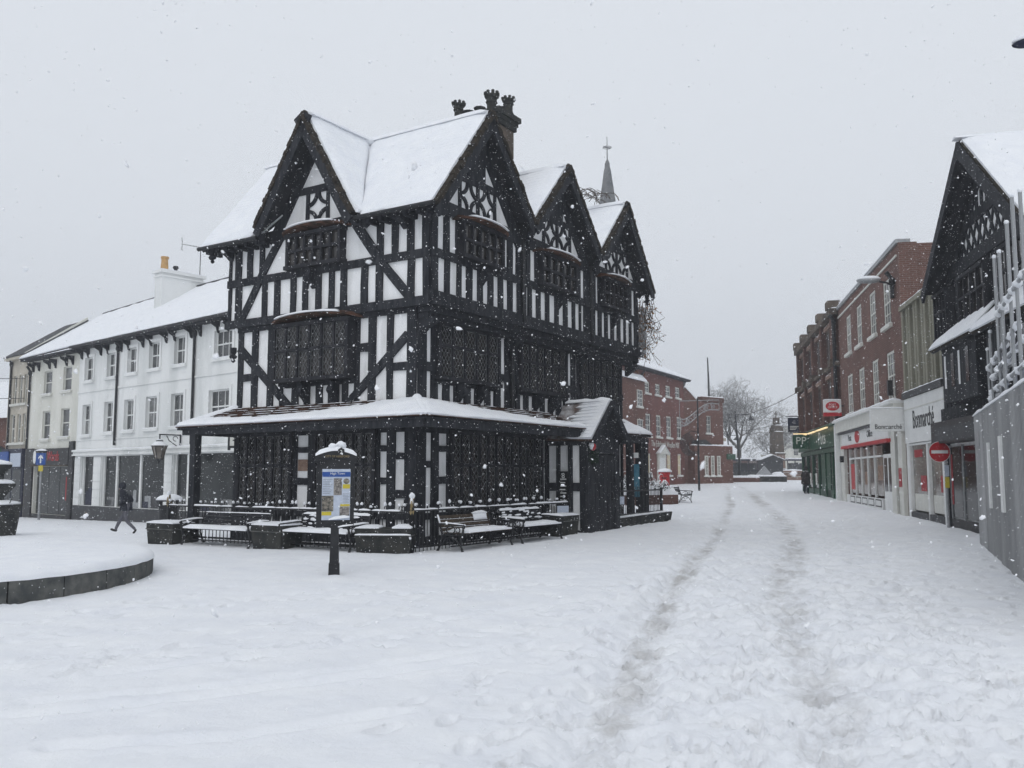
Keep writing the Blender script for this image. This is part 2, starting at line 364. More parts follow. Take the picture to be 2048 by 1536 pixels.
def part(fac, name, mat, t0, t1, z0, z1, d0, d1, parent=None):
    mb = MB(); fac.rect(mb, t0, t1, z0, z1, d0, d1); return mb.build(name, mat, parent or fac.p)
def timber(fac, name, a, b_, w, d0=0.0, d1=.05, mat='timber', jit=.009, parent=None):
    mb = MB(); fac.beam(mb, a, b_, w, d0, d1 + random.uniform(-.006, .006), jit); return mb.build(name, mat, parent or fac.p)
def stud(fac, t0, t1, z0, z1, **k): return timber(fac, 'stud', ((t0+t1)/2, z0), ((t0+t1)/2, z1), abs(t1-t0), **k)
def rail(fac, t0, t1, z0, z1, name='rail', **k): return timber(fac, name, (t0, (z0+z1)/2), (t1, (z0+z1)/2), abs(z1-z0), **k)
def snowquad(mb, p00, p10, p11, p01, h, seed=0, res=.14, taper=.06, rag=.3, thick_edge=.45, top=None, course=0):
    """lying snow over a sloping quad (p00-p10 is the eave, p01-p11 the ridge); top(a) limits how far up it reaches"""
    p00, p10, p11, p01 = map(Vector, (p00, p10, p11, p01))
    nrm = (p10-p00).cross(p01-p00)
    if nrm.length < 1e-6: nrm = (p10-p00).cross(p11-p00)
    nrm.normalize()
    if nrm.z < 0: nrm = -nrm
    L = max((p10-p00).length, (p11-p01).length); W = max((p01-p00).length, (p11-p10).length)
    nx = max(3, min(110, int(L/res))); ny = max(3, min(60, int(W/res))); vs = []; fs = []
    if course: ny = min(150, int(W/course*5))
    w = ny+1
    for i in range(nx+1):
        a = i/nx; lim = 1.0 if top is None else top(a)
        for j in range(ny+1):
            b_ = j/ny*lim
            p = (p00*(1-a) + p10*a)*(1-b_) + (p01*(1-a) + p11*a)*b_
            e = min(a*L, (1-a)*L, (j/ny)*W*lim, (1-j/ny)*W*lim + (0 if top else .2)); q = min(1, e/taper)
            n1 = mnoise.noise(p*1.3 + Vector((seed, 0, 0))); n2 = mnoise.noise(p*6.0 + Vector((0, seed, 0)))
            H = h*(thick_edge + (1-thick_edge)*math.sqrt(max(0, 1-(1-q)**2)))*(1 + rag*n1 + rag*.35*n2)
            if course: H += .013*(1 + .6*n1)*(1 - ((j/ny*W/course) % 1.0)) - .003
            if top is not None and j > ny*.55: H *= max(.12, 1-(j/ny-.55)/.45)
            drop = Vector((0,0,0))
            if j == 0: drop = (p00-p01).normalized()*(.03 + .04*mnoise.noise(p*4) + .05*mnoise.noise(p*1.1))
            vs.append(p + nrm*H + drop)
    N = len(vs)
    for i in range(nx+1):
        a = i/nx; lim = 1.0 if top is None else top(a)
        for j in range(ny+1):
            b_ = j/ny*lim; vs.append((p00*(1-a) + p10*a)*(1-b_) + (p01*(1-a) + p11*a)*b_ - nrm*.004)
    for i in range(nx):
        for j in range(ny): fs.append((i*w+j, (i+1)*w+j, (i+1)*w+j+1, i*w+j+1))
        fs.append((i*w, (i+1)*w, N+(i+1)*w, N+i*w)); fs.append((i*w+ny, (i+1)*w+ny, N+(i+1)*w+ny, N+i*w+ny))
    for j in range(ny):
        fs.append((j, j+1, N+j+1, N+j)); fs.append((nx*w+j, nx*w+j+1, N+nx*w+j+1, N+nx*w+j))
    return mb.add(vs, fs)

def slab(mb, p, th):
    P = [Vector(q) for q in p]; nrm = (P[1]-P[0]).cross(P[3]-P[0])
    if nrm.length < 1e-6: nrm = (P[1]-P[0]).cross(P[2]-P[0])
    nrm.normalize()
    if nrm.z < 0: nrm = -nrm
    return mb.hexa([q - nrm*th for q in P] + P), nrm

def roof_plane(parent, p, th=.07, board=.05, h=.10, seed=0, tile='mosstile', inset=.05, snow=True, bmat='timber2', course=0):
    mb = MB(); _, nrm = slab(mb, p, th); o = mb.build('roof_slope', tile, parent)
    if board:
        mb = MB(); slab(mb, [Vector(q) - nrm*(th+.002) for q in p], board); mb.build('roof_boarding', bmat, o)
    if snow:
        P = [Vector(q) for q in p]; ex = (P[1]-P[0]).normalized()
        q = [P[0] + ex*inset, P[1] - ex*inset, P[2] - (ex*inset if (P[2]-P[3]).length > .5 else ex*0), P[3] + (ex*inset if (P[2]-P[3]).length > .5 else ex*0)]
        mb = MB(); snowquad(mb, *[v + nrm*.002 for v in q], h, seed, course=course, res=.2 if course else .14); mb.build('snow', 'snow', o, smooth=60)
    return o

# ------------------------------------------------------------------ the ground
def sst(a, b_, x):
    t = np.clip((x-a)/(b_-a), 0, 1); return t*t*(3-2*t)
def terr(X, Y):
    X = np.asarray(X, float); Y = np.asarray(Y, float)
    zr = np.clip(.011*(Y-12), 0, 1.0); zl = -np.clip(.022*(Y-17), 0, .75)
    return zl + (zr-zl)*sst(-14, -2, X)
def tz(x, y): return float(terr(x, y))

def vnoise(X, Y, seed=0):
    xi = np.floor(X).astype(np.int64); yi = np.floor(Y).astype(np.int64); fx = X-xi; fy = Y-yi
    fx = fx*fx*(3-2*fx); fy = fy*fy*(3-2*fy)
    def h(a, b_):
        n = (a*374761393 + b_*668265263 + seed*1442695041) & 0x7fffffff
        n = ((n ^ (n >> 13))*1274126177) & 0x7fffffff
        return ((n ^ (n >> 16)) & 0xffff)/65535.0
    return (h(xi, yi)*(1-fx) + h(xi+1, yi)*fx)*(1-fy) + (h(xi, yi+1)*(1-fx) + h(xi+1, yi+1)*fx)*fy
def fbm(X, Y, o=4, seed=0):
    s = 0; a = .5; 
    for i in range(o): s = s + a*(vnoise(X, Y, seed+i)-.5); X = X*2.03 + 11.3; Y = Y*2.01 + 5.7; a *= .5
    return s

def polydist(X, Y, pts):
    d = np.full(X.shape, 1e9); side = np.zeros(X.shape)
    for (x0, y0), (x1, y1) in zip(pts, pts[1:]):
        ex, ey = x1-x0, y1-y0; l2 = ex*ex+ey*ey
        t = np.clip(((X-x0)*ex + (Y-y0)*ey)/l2, 0, 1); dd = np.hypot(X-x0-t*ex, Y-y0-t*ey); d = np.minimum(d, dd)
    return d

# wheel tracks and trodden lines (world metres on the ground)
TRACK_L = [(0.49, 5.32), (0.63, 6.14), (0.97, 7.63), (1.25, 8.69), (1.57, 10.1), (2.28, 13.01), (3.8, 18.44), (4.94, 22.17), (7.12, 30.4), (9.56, 39.61), (13.63, 56.91), (17.41, 73.69)]
TRACK_R = [(1.81, 5.32), (2.26, 6.8), (2.66, 8.23), (3.11, 10.1), (3.56, 12.06), (4.21, 14.11), (5.23, 17.02), (7.07, 22.95), (9.4, 31.88), (11.04, 39.61), (14.95, 56.91), (18.55, 73.69)]
EDGE_A = [(0.23, 5.27), (0.39, 6.26), (0.6, 7.11), (1.18, 9.63), (1.62, 11.19), (2.59, 14.74)]
CART_A = [(-3.45, 6.26), (-2.29, 6.8), (-1.3, 7.45), (-0.11, 8.34), (0.64, 9.34), (1.56, 10.99)]
CART_B = [(-3.4, 7.63), (-2.13, 8.45), (-0.8, 10.26), (0.96, 12.06), (2.04, 13.54)]
CART_C = [(-2.78, 5.6), (-1.79, 5.8), (-0.78, 6.45)]

Ys = 2.2*np.exp(np.arange(0, 760)*math.log(150/2.2)/759); Xs = np.linspace(-1.15, 1.15, 620)
GY, GA = np.meshgrid(Ys, Xs, indexing='ij'); GX = GA*(GY + .8)
H = .05*fbm(GX*.35, GY*.35, 4, 3) + .025*fbm(GX*2.2, GY*2.2, 3, 9)
slush = np.zeros(GX.shape)
# the trodden carriageway on the right and looser wandering elsewhere
dL = polydist(GX, GY, TRACK_L); dR = polydist(GX, GY, TRACK_R)
cen = [((a[0]+b_[0])/2 + .7, (a[1]+b_[1])/2) for a, b_ in zip(TRACK_L, TRACK_R)]
dC = polydist(GX, GY, cen)
wid = 1.6 + .05*GY
tram = np.exp(-(dC/wid)**4)
rough = fbm(GX*3.3, GY*2.6, 4, 21)
bil = .5*np.abs(vnoise(GX*4.2 + rough*.6, GY*3.4, 51)-.5) + .3*np.abs(vnoise(GX*9.1, GY*7.7 + rough, 52)-.5) + .2*np.abs(vnoise(GX*19, GY*17, 53)-.5)
H += -.02*tram + (.018 + .030*tram)*rough + (.05 + .15*tram)*(bil-.25)
for d, wd, dep, sl in ((dL, .22, .045, 1.05), (dR, .33, .05, .95)):
    d = np.abs(d + .22*fbm(GX*1.7, GY*1.1, 3, 61)); f = np.exp(-(d/wd)**2.6); H -= dep*f*(.6 + .8*vnoise(GX*3, GY*2.2, 62)); H += .018*np.exp(-((d-wd*1.7)/(.5*wd))**2)
    vary = .30 + .85*sst(.25, .85, .35*vnoise(GX*.3, GY*.22, 5) + .35*vnoise(GX*2.6, GY*1.1, 6) + .3*vnoise(GX*7, GY*4.5, 7)); dist = sst(5, 15, GY)
    slush = np.maximum(slush, f*sl*vary*(.85 + .15*dist))
for ln, wd, dep in ((EDGE_A, .11, .05), (CART_A, .06, .034), (CART_B, .07, .036), (CART_C, .06, .03), ([(p[0], p[1]+.42) for p in CART_A], .06, .028)):
    ln = [(x + .03*math.sin(9*y), y) for x, y in ln]
    d = polydist(GX, GY, ln); H -= dep*np.exp(-(d/wd)**2); H += dep*.4*np.exp(-((d-2.2*wd)/wd)**2)
d = polydist(GX, GY, EDGE_A)
# single footprints
def footprint(x, y, ang, dep, ln=.30, wd=.115, dark=0):
    j = np.searchsorted(Ys, (y-.35, y+.35)); i = np.searchsorted(Xs, ((x-.35)/(y+.8), (x+.35)/(y+.8)))
    j0, j1, i0, i1 = max(j[0]-2, 0), j[1]+2, max(i[0]-2, 0), i[1]+2
    if j0 >= len(Ys)-2 or i0 >= len(Xs)-2: return
    sx = GX[j0:j1, i0:i1]-x; sy = GY[j0:j1, i0:i1]-y; c, s = math.cos(ang), math.sin(ang)
    a = (sx*c + sy*s)/(ln*.5); b_ = (-sx*s + sy*c)/(wd*.5); q = np.sqrt(np.abs(a)**2.6 + np.abs(b_)**2.6)
    H[j0:j1, i0:i1] += -dep*np.clip((1.2-q)*2.2, 0, 1) + dep*.4*np.exp(-((q-1.4)/.26)**2)
    if dark: slush[j0:j1, i0:i1] = np.maximum(slush[j0:j1, i0:i1], dark*np.clip(1.3-q, 0, 1))
def walk(x, y, ang, n, dep=.03, dark=0):
    for k in range(n):
        sd = .09 if k % 2 else -.09
        footprint(x - sd*math.sin(ang) + random.gauss(0, .02), y + sd*math.cos(ang) + random.gauss(0, .02), ang + random.gauss(0, .15), dep*random.uniform(.7, 1.25), dark=dark if random.random() < .5 else 0)
        st = random.uniform(.55, .75); x += st*math.cos(ang); y += st*math.sin(ang); ang += random.gauss(0, .05)
for k in range(210):      # people up and down the street
    y = 4.5 + 40*random.random()**1.7; i = np.interp(y, [p[1] for p in cen], [p[0] for p in cen])
    walk(i + random.gauss(0, 1.1 + .06*y), y, R(72) + random.gauss(0, .12) + (math.pi if random.random() < .5 else 0), random.randint(6, 16), .034, .50)
for k in range(22):       # crossing the square
    walk(random.uniform(-7, 3), random.uniform(5, 12), R(random.choice((12, 20, 192, 160, 60))) + random.gauss(0, .15), random.randint(5, 14), .030)
for k in range(18):
    walk(random.uniform(2, 9), random.uniform(10, 24), R(random.choice((40, 70, 100, 250))) + random.gauss(0, .2), random.randint(5, 14), .038)
walk(-11.3, 28.3, R(5), 14, .05); walk(-8.6, 15.9, R(160), 4, .03)
far = sst(26, 60, GY)
Z = terr(GX, GY) + H*(1-.45*far) + .02
me = bpy.data.meshes.new('snowy_ground'); ny_, nx_ = GX.shape
co = np.stack([GX, GY, Z], -1).reshape(-1, 3).astype(np.float32)
idx = np.arange(ny_*nx_).reshape(ny_, nx_)
qd = np.stack([idx[:-1, :-1], idx[:-1, 1:], idx[1:, 1:], idx[1:, :-1]], -1).reshape(-1, 4)
me.vertices.add(len(co)); me.vertices.foreach_set('co', co.ravel()); me.loops.add(qd.size); me.loops.foreach_set('vertex_index', qd.ravel().astype(np.int32))
me.polygons.add(len(qd)); me.polygons.foreach_set('loop_start', np.arange(0, qd.size, 4, dtype=np.int32))
me.update(calc_edges=True); me.validate(); me.shade_smooth()
at_ = me.attributes.new('slush', 'FLOAT', 'POINT'); at_.data.foreach_set('value', slush.astype(np.float32).ravel())
me.materials.append(M['gsnow'])
o = bpy.data.objects.new('snowy_ground', me); COL.objects.link(o); tag(o, kind='structure')
# the wider ground sheet round it
gx = np.linspace(-150, 170, 81); gy = np.linspace(-40, 250, 74); AX, AY = np.meshgrid(gx, gy, indexing='ij')
AZ = terr(AX, AY) - .16
mb = MB(); mb.v = [tuple(map(float, p)) for p in np.stack([AX, AY, AZ], -1).reshape(-1, 3)]
mb.f = [(i*74+j, (i+1)*74+j, (i+1)*74+j+1, i*74+j+1) for i in range(80) for j in range(73)]; mb.mi = [0]*len(mb.f)
tag(mb.build('ground', 'gsnow'), kind='structure')

# ------------------------------------------------------------------ the timber-framed house
C1 = (-2.0669, 19.4548); HROT = R(57.5); HZ = 0.03
house = empty('timber_framed_house', (C1[0], C1[1], 0), HROT, 'black and white timber framed house with steep snowy gables', 'house')
def H2W(u, v):
    c, s = math.cos(HROT), math.sin(HROT); return C1[0] + u*c - v*s, C1[1] + u*s + v*c
fL2 = Fac(house, (-.06, 0), (0, 1), (-1, 0)); fR2 = Fac(house, (0, -.38), (1, 0), (0, -1))
fL1 = Fac(house, (0, 0), (0, 1), (-1, 0)); fR1 = Fac(house, (0, 0), (1, 0), (0, -1))
MB().box(0, 10.2, 0, 5.7, -.4, 5.3).build('ground_and_first_floor_wall', 'plaster', house)
MB().box(-.06, 10.62, -.38, 6.07, 5.302, 7.62).build('second_floor_wall', 'plaster', house)

def gaps(fac, panels, z0, z1, lo, hi, skip=()):
    ps = sorted(tuple(sorted(p)) for p in panels); ed = [lo] + [e for p in ps for e in p] + [hi]
    for k in range(0, len(ed), 2):
        a, b_ = ed[k], ed[k+1]
        if b_-a > .03 and not any(s0 <= (a+b_)/2 <= s1 for s0, s1 in skip): stud(fac, a, b_, z0, z1)

# left end, second floor
gaps(fL2, [(5.84, 5.99), (5.39, 5.62), (4.95, 5.21), (3.89, 4.25), (1.60, 2.04), (.68, .94), (.24, .50), (-.18, .05)], 6.5, 7.4, -.38, 6.07, skip=[(4.26, 4.94), (2.05, 3.88), (.95, 1.59)])
stud(fL2, 4.80, 4.95, 6.5, 7.4); stud(fL2, .94, 1.12, 6.5, 7.4)
timber(fL2, 'brace', (4.20, 7.45), (4.90, 6.5), .20, d1=.062); timber(fL2, 'brace', (1.78, 7.42), (1.02, 6.46), .23, d1=.062)
gaps(fL2, [(5.80, 5.97), (5.21, 5.59), (4.82, 5.21), (4.40, 4.66), (3.84, 4.21), (3.43, 3.67), (3.0, 3.26), (2.58, 2.83), (2.20, 2.42), (1.57, 2.02), (1.13, 1.38), (.21, .94), (-.21, .03)], 5.45, 6.4, -.38, 6.07)
timber(fL2, 'brace', (4.95, 6.4), (5.58, 5.46), .19, d1=.062); timber(fL2, 'brace', (1.0, 6.42), (.10, 5.46), .21, d1=.062)
rail(fL2, -.40, 6.09, 6.365, 6.54, d1=.068); rail(fL2, -.40, 6.09, 7.36, 7.62, name='wall_plate', d1=.075)
rail(fL2, -.42, 6.11, 5.30, 5.50, name='bressumer', d1=.10)
# left end, first floor
gaps(fL1, [(5.20, 5.53), (4.63, 4.99), (4.19, 4.44), (1.38, 1.64), (.82, 1.17), (.26, .66)], 3.2, 5.28, 0, 5.7, skip=[(1.65, 4.18)])
stud(fL1, 4.10, 4.19, 3.2, 5.28); stud(fL1, 1.64, 1.78, 3.2, 5.28)
rail(fL1, 4.16, 4.63, 4.43, 4.58); rail(fL1, 4.99, 5.58, 3.94, 4.12); rail(fL1, 1.35, 1.78, 4.41, 4.60); rail(fL1, .22, .84, 3.92, 4.10)
rail(fL1, 1.66, 4.22, 3.70, 3.88, d1=.07); rail(fL1, 0, 5.7, 5.19, 5.30, d1=.07)
timber(fL1, 'brace', (5.66, 4.80), (3.80, 3.20), .19, d1=.062); timber(fL1, 'brace', (.24, 4.70), (2.08, 3.16), .19, d1=.062)
gaps(fL1, [(3.78, 3.96), (3.36, 3.57), (2.97, 3.19), (2.58, 2.78), (2.16, 2.38), (1.80, 1.99)], 3.2, 3.72, 1.99, 3.78)
# right side, second floor
up = [(.15, .39), (.59, .85), (2.76, 2.99), (3.21, 3.40), (3.80, 3.88), (4.06, 4.32), (6.42, 6.60), (6.79, 7.01), (7.70, 7.89), (9.75, 9.97), (10.15, 10.38)]
gaps(fR2, up, 6.5, 7.5, -.06, 10.62, skip=[(.86, 2.75), (4.33, 6.41), (7.9, 9.74)])
for a, b_ in ((.85, .93), (2.62, 2.76), (4.32, 4.42), (6.32, 6.42), (7.89, 7.99), (9.60, 9.75)): stud(fR2, a, b_, 6.5, 7.5)
gaps(fR2, [(.17,.44),(.61,.90),(1.05,1.27),(1.49,1.72),(1.91,2.15),(2.36,2.59),(2.79,3.01),(3.21,3.45),(3.85,3.96),(4.12,4.39),(4.57,4.84),(5.02,5.34),(5.53,5.81),(6.01,6.31),(6.45,6.72),(6.81,6.99),(7.67,7.88),(8.07,8.29),(8.47,8.70),(8.89,9.13),(9.32,9.62),(9.72,10.0),(10.12,10.36)], 5.55, 6.42, -.06, 10.62)
rail(fR2, -.08, 10.64, 6.385, 6.575, d1=.068); rail(fR2, -.08, 10.64, 7.40, 7.62, name='wall_plate', d1=.07)
rail(fR2, -.10, 10.68, 5.38, 5.62, name='bressumer', d1=.12, jit=.003); rail(fR2, -.08, 10.66, 5.305, 5.375, name='moulding', d0=-.02, d1=.17, jit=.002)
part(fR2, 'jetty_cornice', 'timber', -.05, 10.6, 5.16, 5.30, -.36, .05); part(fR2, 'jetty_cornice', 'timber', -.02, 10.4, 5.04, 5.158, -.36, -.06)
# right side, first floor
gaps(fR1, [(.28, .47), (3.25, 3.47), (3.86, 3.95), (6.70, 6.90), (7.15, 7.25), (9.96, 10.1)], 3.2, 5.05, 0, 10.2, skip=[(.48, 3.24), (3.96, 6.69), (7.26, 9.95)])
for a, b_ in ((.47, .61), (3.10, 3.25), (3.95, 4.06), (6.50, 6.70), (7.25, 7.35), (9.80, 9.96)): stud(fR1, a, b_, 3.2, 5.05)
for a, b_ in ((0, .62), (3.1, 4.06), (6.48, 7.36), (9.8, 10.2)): rail(fR1, a, b_, 3.92, 4.12, d1=.066)
rail(fR1, .5, 3.2, 3.66, 3.82, d1=.07); rail(fR1, 3.98, 6.6, 3.66, 3.82, d1=.07); rail(fR1, 7.28, 9.9, 3.66, 3.82, d1=.07)
gaps(fR1, [(.69,.91),(1.14,1.33),(1.56,1.72),(1.97,2.16),(2.38,2.58),(2.81,2.99)], 3.2, 3.68, .61, 3.1)
gaps(fR1, [(4.16,4.37),(4.59,4.81),(5.01,5.21),(5.42,5.62),(5.85,6.06),(6.31,6.47)], 3.2, 3.68, 4.06, 6.5)
gaps(fR1, [(7.45,7.65),(7.88,8.08),(8.3,8.5),(8.72,8.92),(9.14,9.34),(9.56,9.74)], 3.2, 3.68, 7.35, 9.8)
# ground floor
gaps(fL1, [(3.18, 3.55), (.78, 1.0), (.29, .56)], -.3, 3.2, -.03, 5.74, skip=[(1.01, 3.17), (3.56, 5.8)])
for a, b_ in ((5.55, 5.74), (3.55, 3.68), (2.94, 3.18), (1.0, 1.10)): stud(fL1, a, b_, -.3, 3.2)
for t0, t1, zs in ((3.16, 3.57, ((2.15, 2.28), (1.40, 1.56))), (.76, 1.02, ((2.14, 2.28), (1.43, 1.58))), (.27, .58, ((1.96, 2.11), (1.12, 1.30)))):
    for z0, z1 in zs: rail(fL1, t0, t1, z0, z1, d1=.045)
rail(fL1, -.03, 5.76, 2.56, 2.95, name='wall_plate', d1=.07); rail(fL1, -.03, 5.76, .66, .80, d1=.06)
for k in range(14):
    a = 1.14 + k*.318
    if not 2.85 < a < 3.6: stud(fL1, a+.10, a+.318, -.3, .68)
gaps(fR1, [(.28, .50), (.75, 1.08), (5.30, 5.44)], -.3, 3.2, 0, 10.2, skip=[(1.09, 5.29), (5.45, 10.2)])
for a, b_ in ((1.08, 1.16), (5.20, 5.30), (5.44, 5.6), (7.3, 7.5), (9.75, 9.92), (10.1, 10.22)): stud(fR1, a, b_, -.3, 3.2)
for t0, t1, zs in ((.26, .52, ((1.79, 1.94),)), (.73, 1.10, ((2.15, 2.28), (1.43, 1.59))), (5.28, 5.46, ((1.80, 1.95),)), (9.9, 10.16, ((1.38, 1.58),))):
    for z0, z1 in zs: rail(fR1, t0, t1, z0, z1, d1=.045)
rail(fR1, 0, 10.22, 2.56, 2.95, name='wall_plate', d1=.07); rail(fR1, 0, 5.6, .66, .80, d1=.06)
for k in range(13):
    a = 1.2 + k*.31; stud(fR1, a+.10, a+.31, -.3, .68)
part(fR1, 'lobby_wall', 'timber2', 7.5, 9.75, -.3, 2.6, .004, .05)
part(fL1, 'notice', 'sackb', 3.20, 3.53, 1.72, 1.99, .012, .02)
rail(fL1, -.03, 5.76, -.3, .30, name='sill_beam', d1=.07); rail(fR1, 0, 5.6, -.3, .30, name='sill_beam', d1=.07)

def lattice(mb, fac, t0, t1, z0, z1, d, w=.010, dx=.115, dz=.17):
    """diamond leading clipped to the light"""
    W, Hh = t1-t0, z1-z0; k = dz/dx; n = int((W + Hh/k)/dx) + 2
    for sgn in (1, -1):
        for i in range(-1, n):
            c = i*dx
            # line: t = c - (z)/k   (sgn 1)  or mirrored
            p0 = (c, 0.0); p1 = (c - Hh/k, Hh)
            ta, za, tb, zb = *p0, *p1
            if ta > W: f_ = (ta-W)/(ta-tb); ta, za = W, za + (zb-za)*f_
            if tb < 0: f_ = (0-tb)/(ta-tb); tb, zb = 0, zb + (za-zb)*f_
            if tb >= ta or ta <= 0 or tb >= W: continue
            if sgn < 0: ta, tb = W-ta, W-tb
            fac.beam(mb, (t0+ta, z0+za), (t0+tb, z0+zb), w, d, d+.006)

def oriel(fac, t0, t1, z0, z1, proj, nl, split, canopy=None, lead=True, name='window', glassmat='oldglass', seed=0, dx=.115):
    """projecting timber window: frame with mullions, two tiers of leaded lights"""
    f = .085; mb = MB()
    fac.rect(mb, t0-.03, t1+.03, z0-.09, z0, .0, proj+.03); fac.rect(mb, t0-.03, t1+.03, z1, z1+.09, .0, proj+.03)
    fac.rect(mb, t0, t0+f, z0, z1, .0, proj); fac.rect(mb, t1-f, t1, z0, z1, .0, proj)
    mw = .055; lw = (t1-t0-2*f - (nl-1)*mw)/nl; zs = [z0, split-.035, split+.035, z1] if split else [z0, z1]
    for k in range(1, nl): a = t0+f+k*lw+(k-1)*mw; fac.rect(mb, a, a+mw, z0, z1, proj-.10, proj)
    if split: fac.rect(mb, t0+f, t1-f, zs[1], zs[2], proj-.09, proj-.006)
    w = mb.build(name, 'timber2', fac.p)
    for k in range(nl):
        a = t0+f+k*(lw+mw)
        for q in range(0, len(zs), 2):
            e0, e1, e2, e3 = [proj-.062 - .012*random.random() for _ in range(4)]; e3 = e0 + e2 - e1
            mb = MB(); mb.hexa([fac.at(a, zs[q], proj-.095), fac.at(a+lw, zs[q], proj-.095), fac.at(a+lw, zs[q+1], proj-.095), fac.at(a, zs[q+1], proj-.095), fac.at(a, zs[q], e0), fac.at(a+lw, zs[q], e1), fac.at(a+lw, zs[q+1], e2), fac.at(a, zs[q+1], e3)])
            mb.build('pane', glassmat, w)
            if lead:
                mb = MB(); lattice(mb, fac, a+.008, a+lw-.008, zs[q]+.008, zs[q+1]-.008, proj-.058, dx=dx)
                for aa, bb, cc, dd in ((a, a+.012, zs[q], zs[q+1]), (a+lw-.012, a+lw, zs[q], zs[q+1]), (a, a+lw, zs[q], zs[q]+.012), (a, a+lw, zs[q+1]-.012, zs[q+1])):
                    fac.rect(mb, aa, bb, cc, dd, proj-.06, proj-.05)
                mb.build('leading', 'lead', w)
    if canopy:
        zc, hc, out_ = canopy; n = 14; rows = []
        for i in range(n+1):
            s_ = i/n; arch = math.sin(math.pi*s_)**.6
            t = t0-.22 + (t1-t0+.44)*s_
            rows.append((t, zc + .02 + hc*.55*arch, .06 + (out_)*arch**.5, zc + hc*arch + .03))
        mb = MB(); A = [fac.at(t, z - .03, d) for t, z, d, zt in rows]; B = [fac.at(t, zt, .03) for t, z, d, zt in rows]
        Cc = [fac.at(t, z - .07, d-.005) for t, z, d, zt in rows]; D = [fac.at(t, z-.09, .03) for t, z, d, zt in rows]
        vs = A+B+Cc+D; m_ = n+1; fs = []
        for i in range(n):
            fs += [(i, i+1, m_+i+1, m_+i), (i, i+1, 2*m_+i+1, 2*m_+i), (2*m_+i, 2*m_+i+1, 3*m_+i+1, 3*m_+i), (3*m_+i, 3*m_+i+1, m_+i+1, m_+i)]
        fs += [(0, m_, 3*m_, 2*m_), (n, m_+n, 3*m_+n, 2*m_+n)]
        mb.add(vs, fs); cp = mb.build('canopy', 'tile', w)
        mb = MB(); mb.snowline([a + Vector((0, 0, .012)) for a in A[2:-2]], .10, .045, seed); mb.snowline([(a*.45+b2*.55) + Vector((0, 0, .012)) for a, b2 in list(zip(A, B))[3:-3]], .05, .02, seed+3)
        mb.build('snow', 'snow', cp, smooth=60)
    return w

oriel(fL2, 2.08, 3.86, 6.62, 7.30, .22, 6, 6.97, canopy=(7.42, .20, .36), lead=False, seed=1)
oriel(fL1, 1.74, 4.16, 3.90, 5.12, .34, 6, 4.56, canopy=(5.24, .24, .48), seed=2)
for i, (a, b_) in enumerate(((.92, 2.63), (4.41, 6.33), (7.98, 9.61))):
    oriel(fR2, a, b_, 6.62, 7.34, .20, 5, 6.98, canopy=(7.42, .16, .34), lead=False, seed=5+i)
for i, (a, b_) in enumerate(((.60, 3.10), (4.05, 6.50), (7.34, 9.80))):
    oriel(fR1, a, b_, 3.84, 4.98, .16, 6 if i else 5, 4.54, seed=8+i, dx=.125)
oriel(fL1, 3.66, 5.56, .80, 2.56, .12, 6, 1.85, dx=.15); oriel(fL1, 1.08, 2.96, .80, 2.56, .12, 6, 1.85, dx=.15)
oriel(fR1, 1.14, 5.22, .80, 2.56, .12, 11, 1.85, dx=.15)

# carved brackets and pendants
def bracket(fac, t, z0, z1, d, w=.13, out_=.26):
    mb = MB(); n = 9; prof = [(d, z1)]
    for i in range(n+1):
        s_ = i/n; prof.append((d + out_*(math.cos(s_*math.pi/2)**.8)*(1-.22*math.sin(s_*math.pi*3)), z1 - (z1-z0)*s_))
    prof.append((d, z0))
    mb.prism([fac.at(t-w/2, z, dd) for dd, z in prof], [fac.at(t+w/2, z, dd) for dd, z in prof]); return mb.build('bracket', 'timber', fac.p)
for t in (3.05, ): bracket(fL2, t, 6.02, 6.50, .05)
for t in (1.82, 5.44, 8.80): bracket(fR2, t, 6.02, 6.44, .05, .12, .24)
for t in (2.30, 3.25): bracket(fL1, t, 3.28, 3.78, .05, .14, .30)
for t in (1.46, 2.28, 4.90, 5.74, 8.2, 9.0): bracket(fR1, t, 3.28, 3.72, .05, .13, .24)
for t in (.25, 5.95): bracket(fL2, t, 7.05, 7.42, .06, .16, .34)
for t in (.1, 3.62, 7.28, 10.5): bracket(fR2, t, 4.72, 5.16, -.34, .2, .42)
def pendant(x, y, z, s=1.0):
    mb = MB(); mb.lathe([(.02, -.26*s), (.055*s, -.22*s), (.03*s, -.17*s), (.085*s, -.12*s), (.05*s, -.05*s), (.08*s, 0), (.08*s, .12*s), (.02, .12*s)], (x, y, z), 8)
    mb.blob((x, y-.07*s, z-.12*s), (.045*s,)*3, 1); mb.blob((x-.07*s, y, z-.12*s), (.045*s,)*3, 2); mb.blob((x, y+.07*s, z-.12*s), (.045*s,)*3, 3)
    mb.build('pendant', 'timber', house, smooth=50)
for p in ((-.42, 1.42, 7.38), (-.42, 4.52, 7.38), (-.40, 6.35, 7.25), (-.40, -.62, 7.30), (10.9, -.62, 7.25), (.02, 5.95, 4.72), (3.62, -.62, 7.6), (7.3, -.62, 7.6)): pendant(*p)

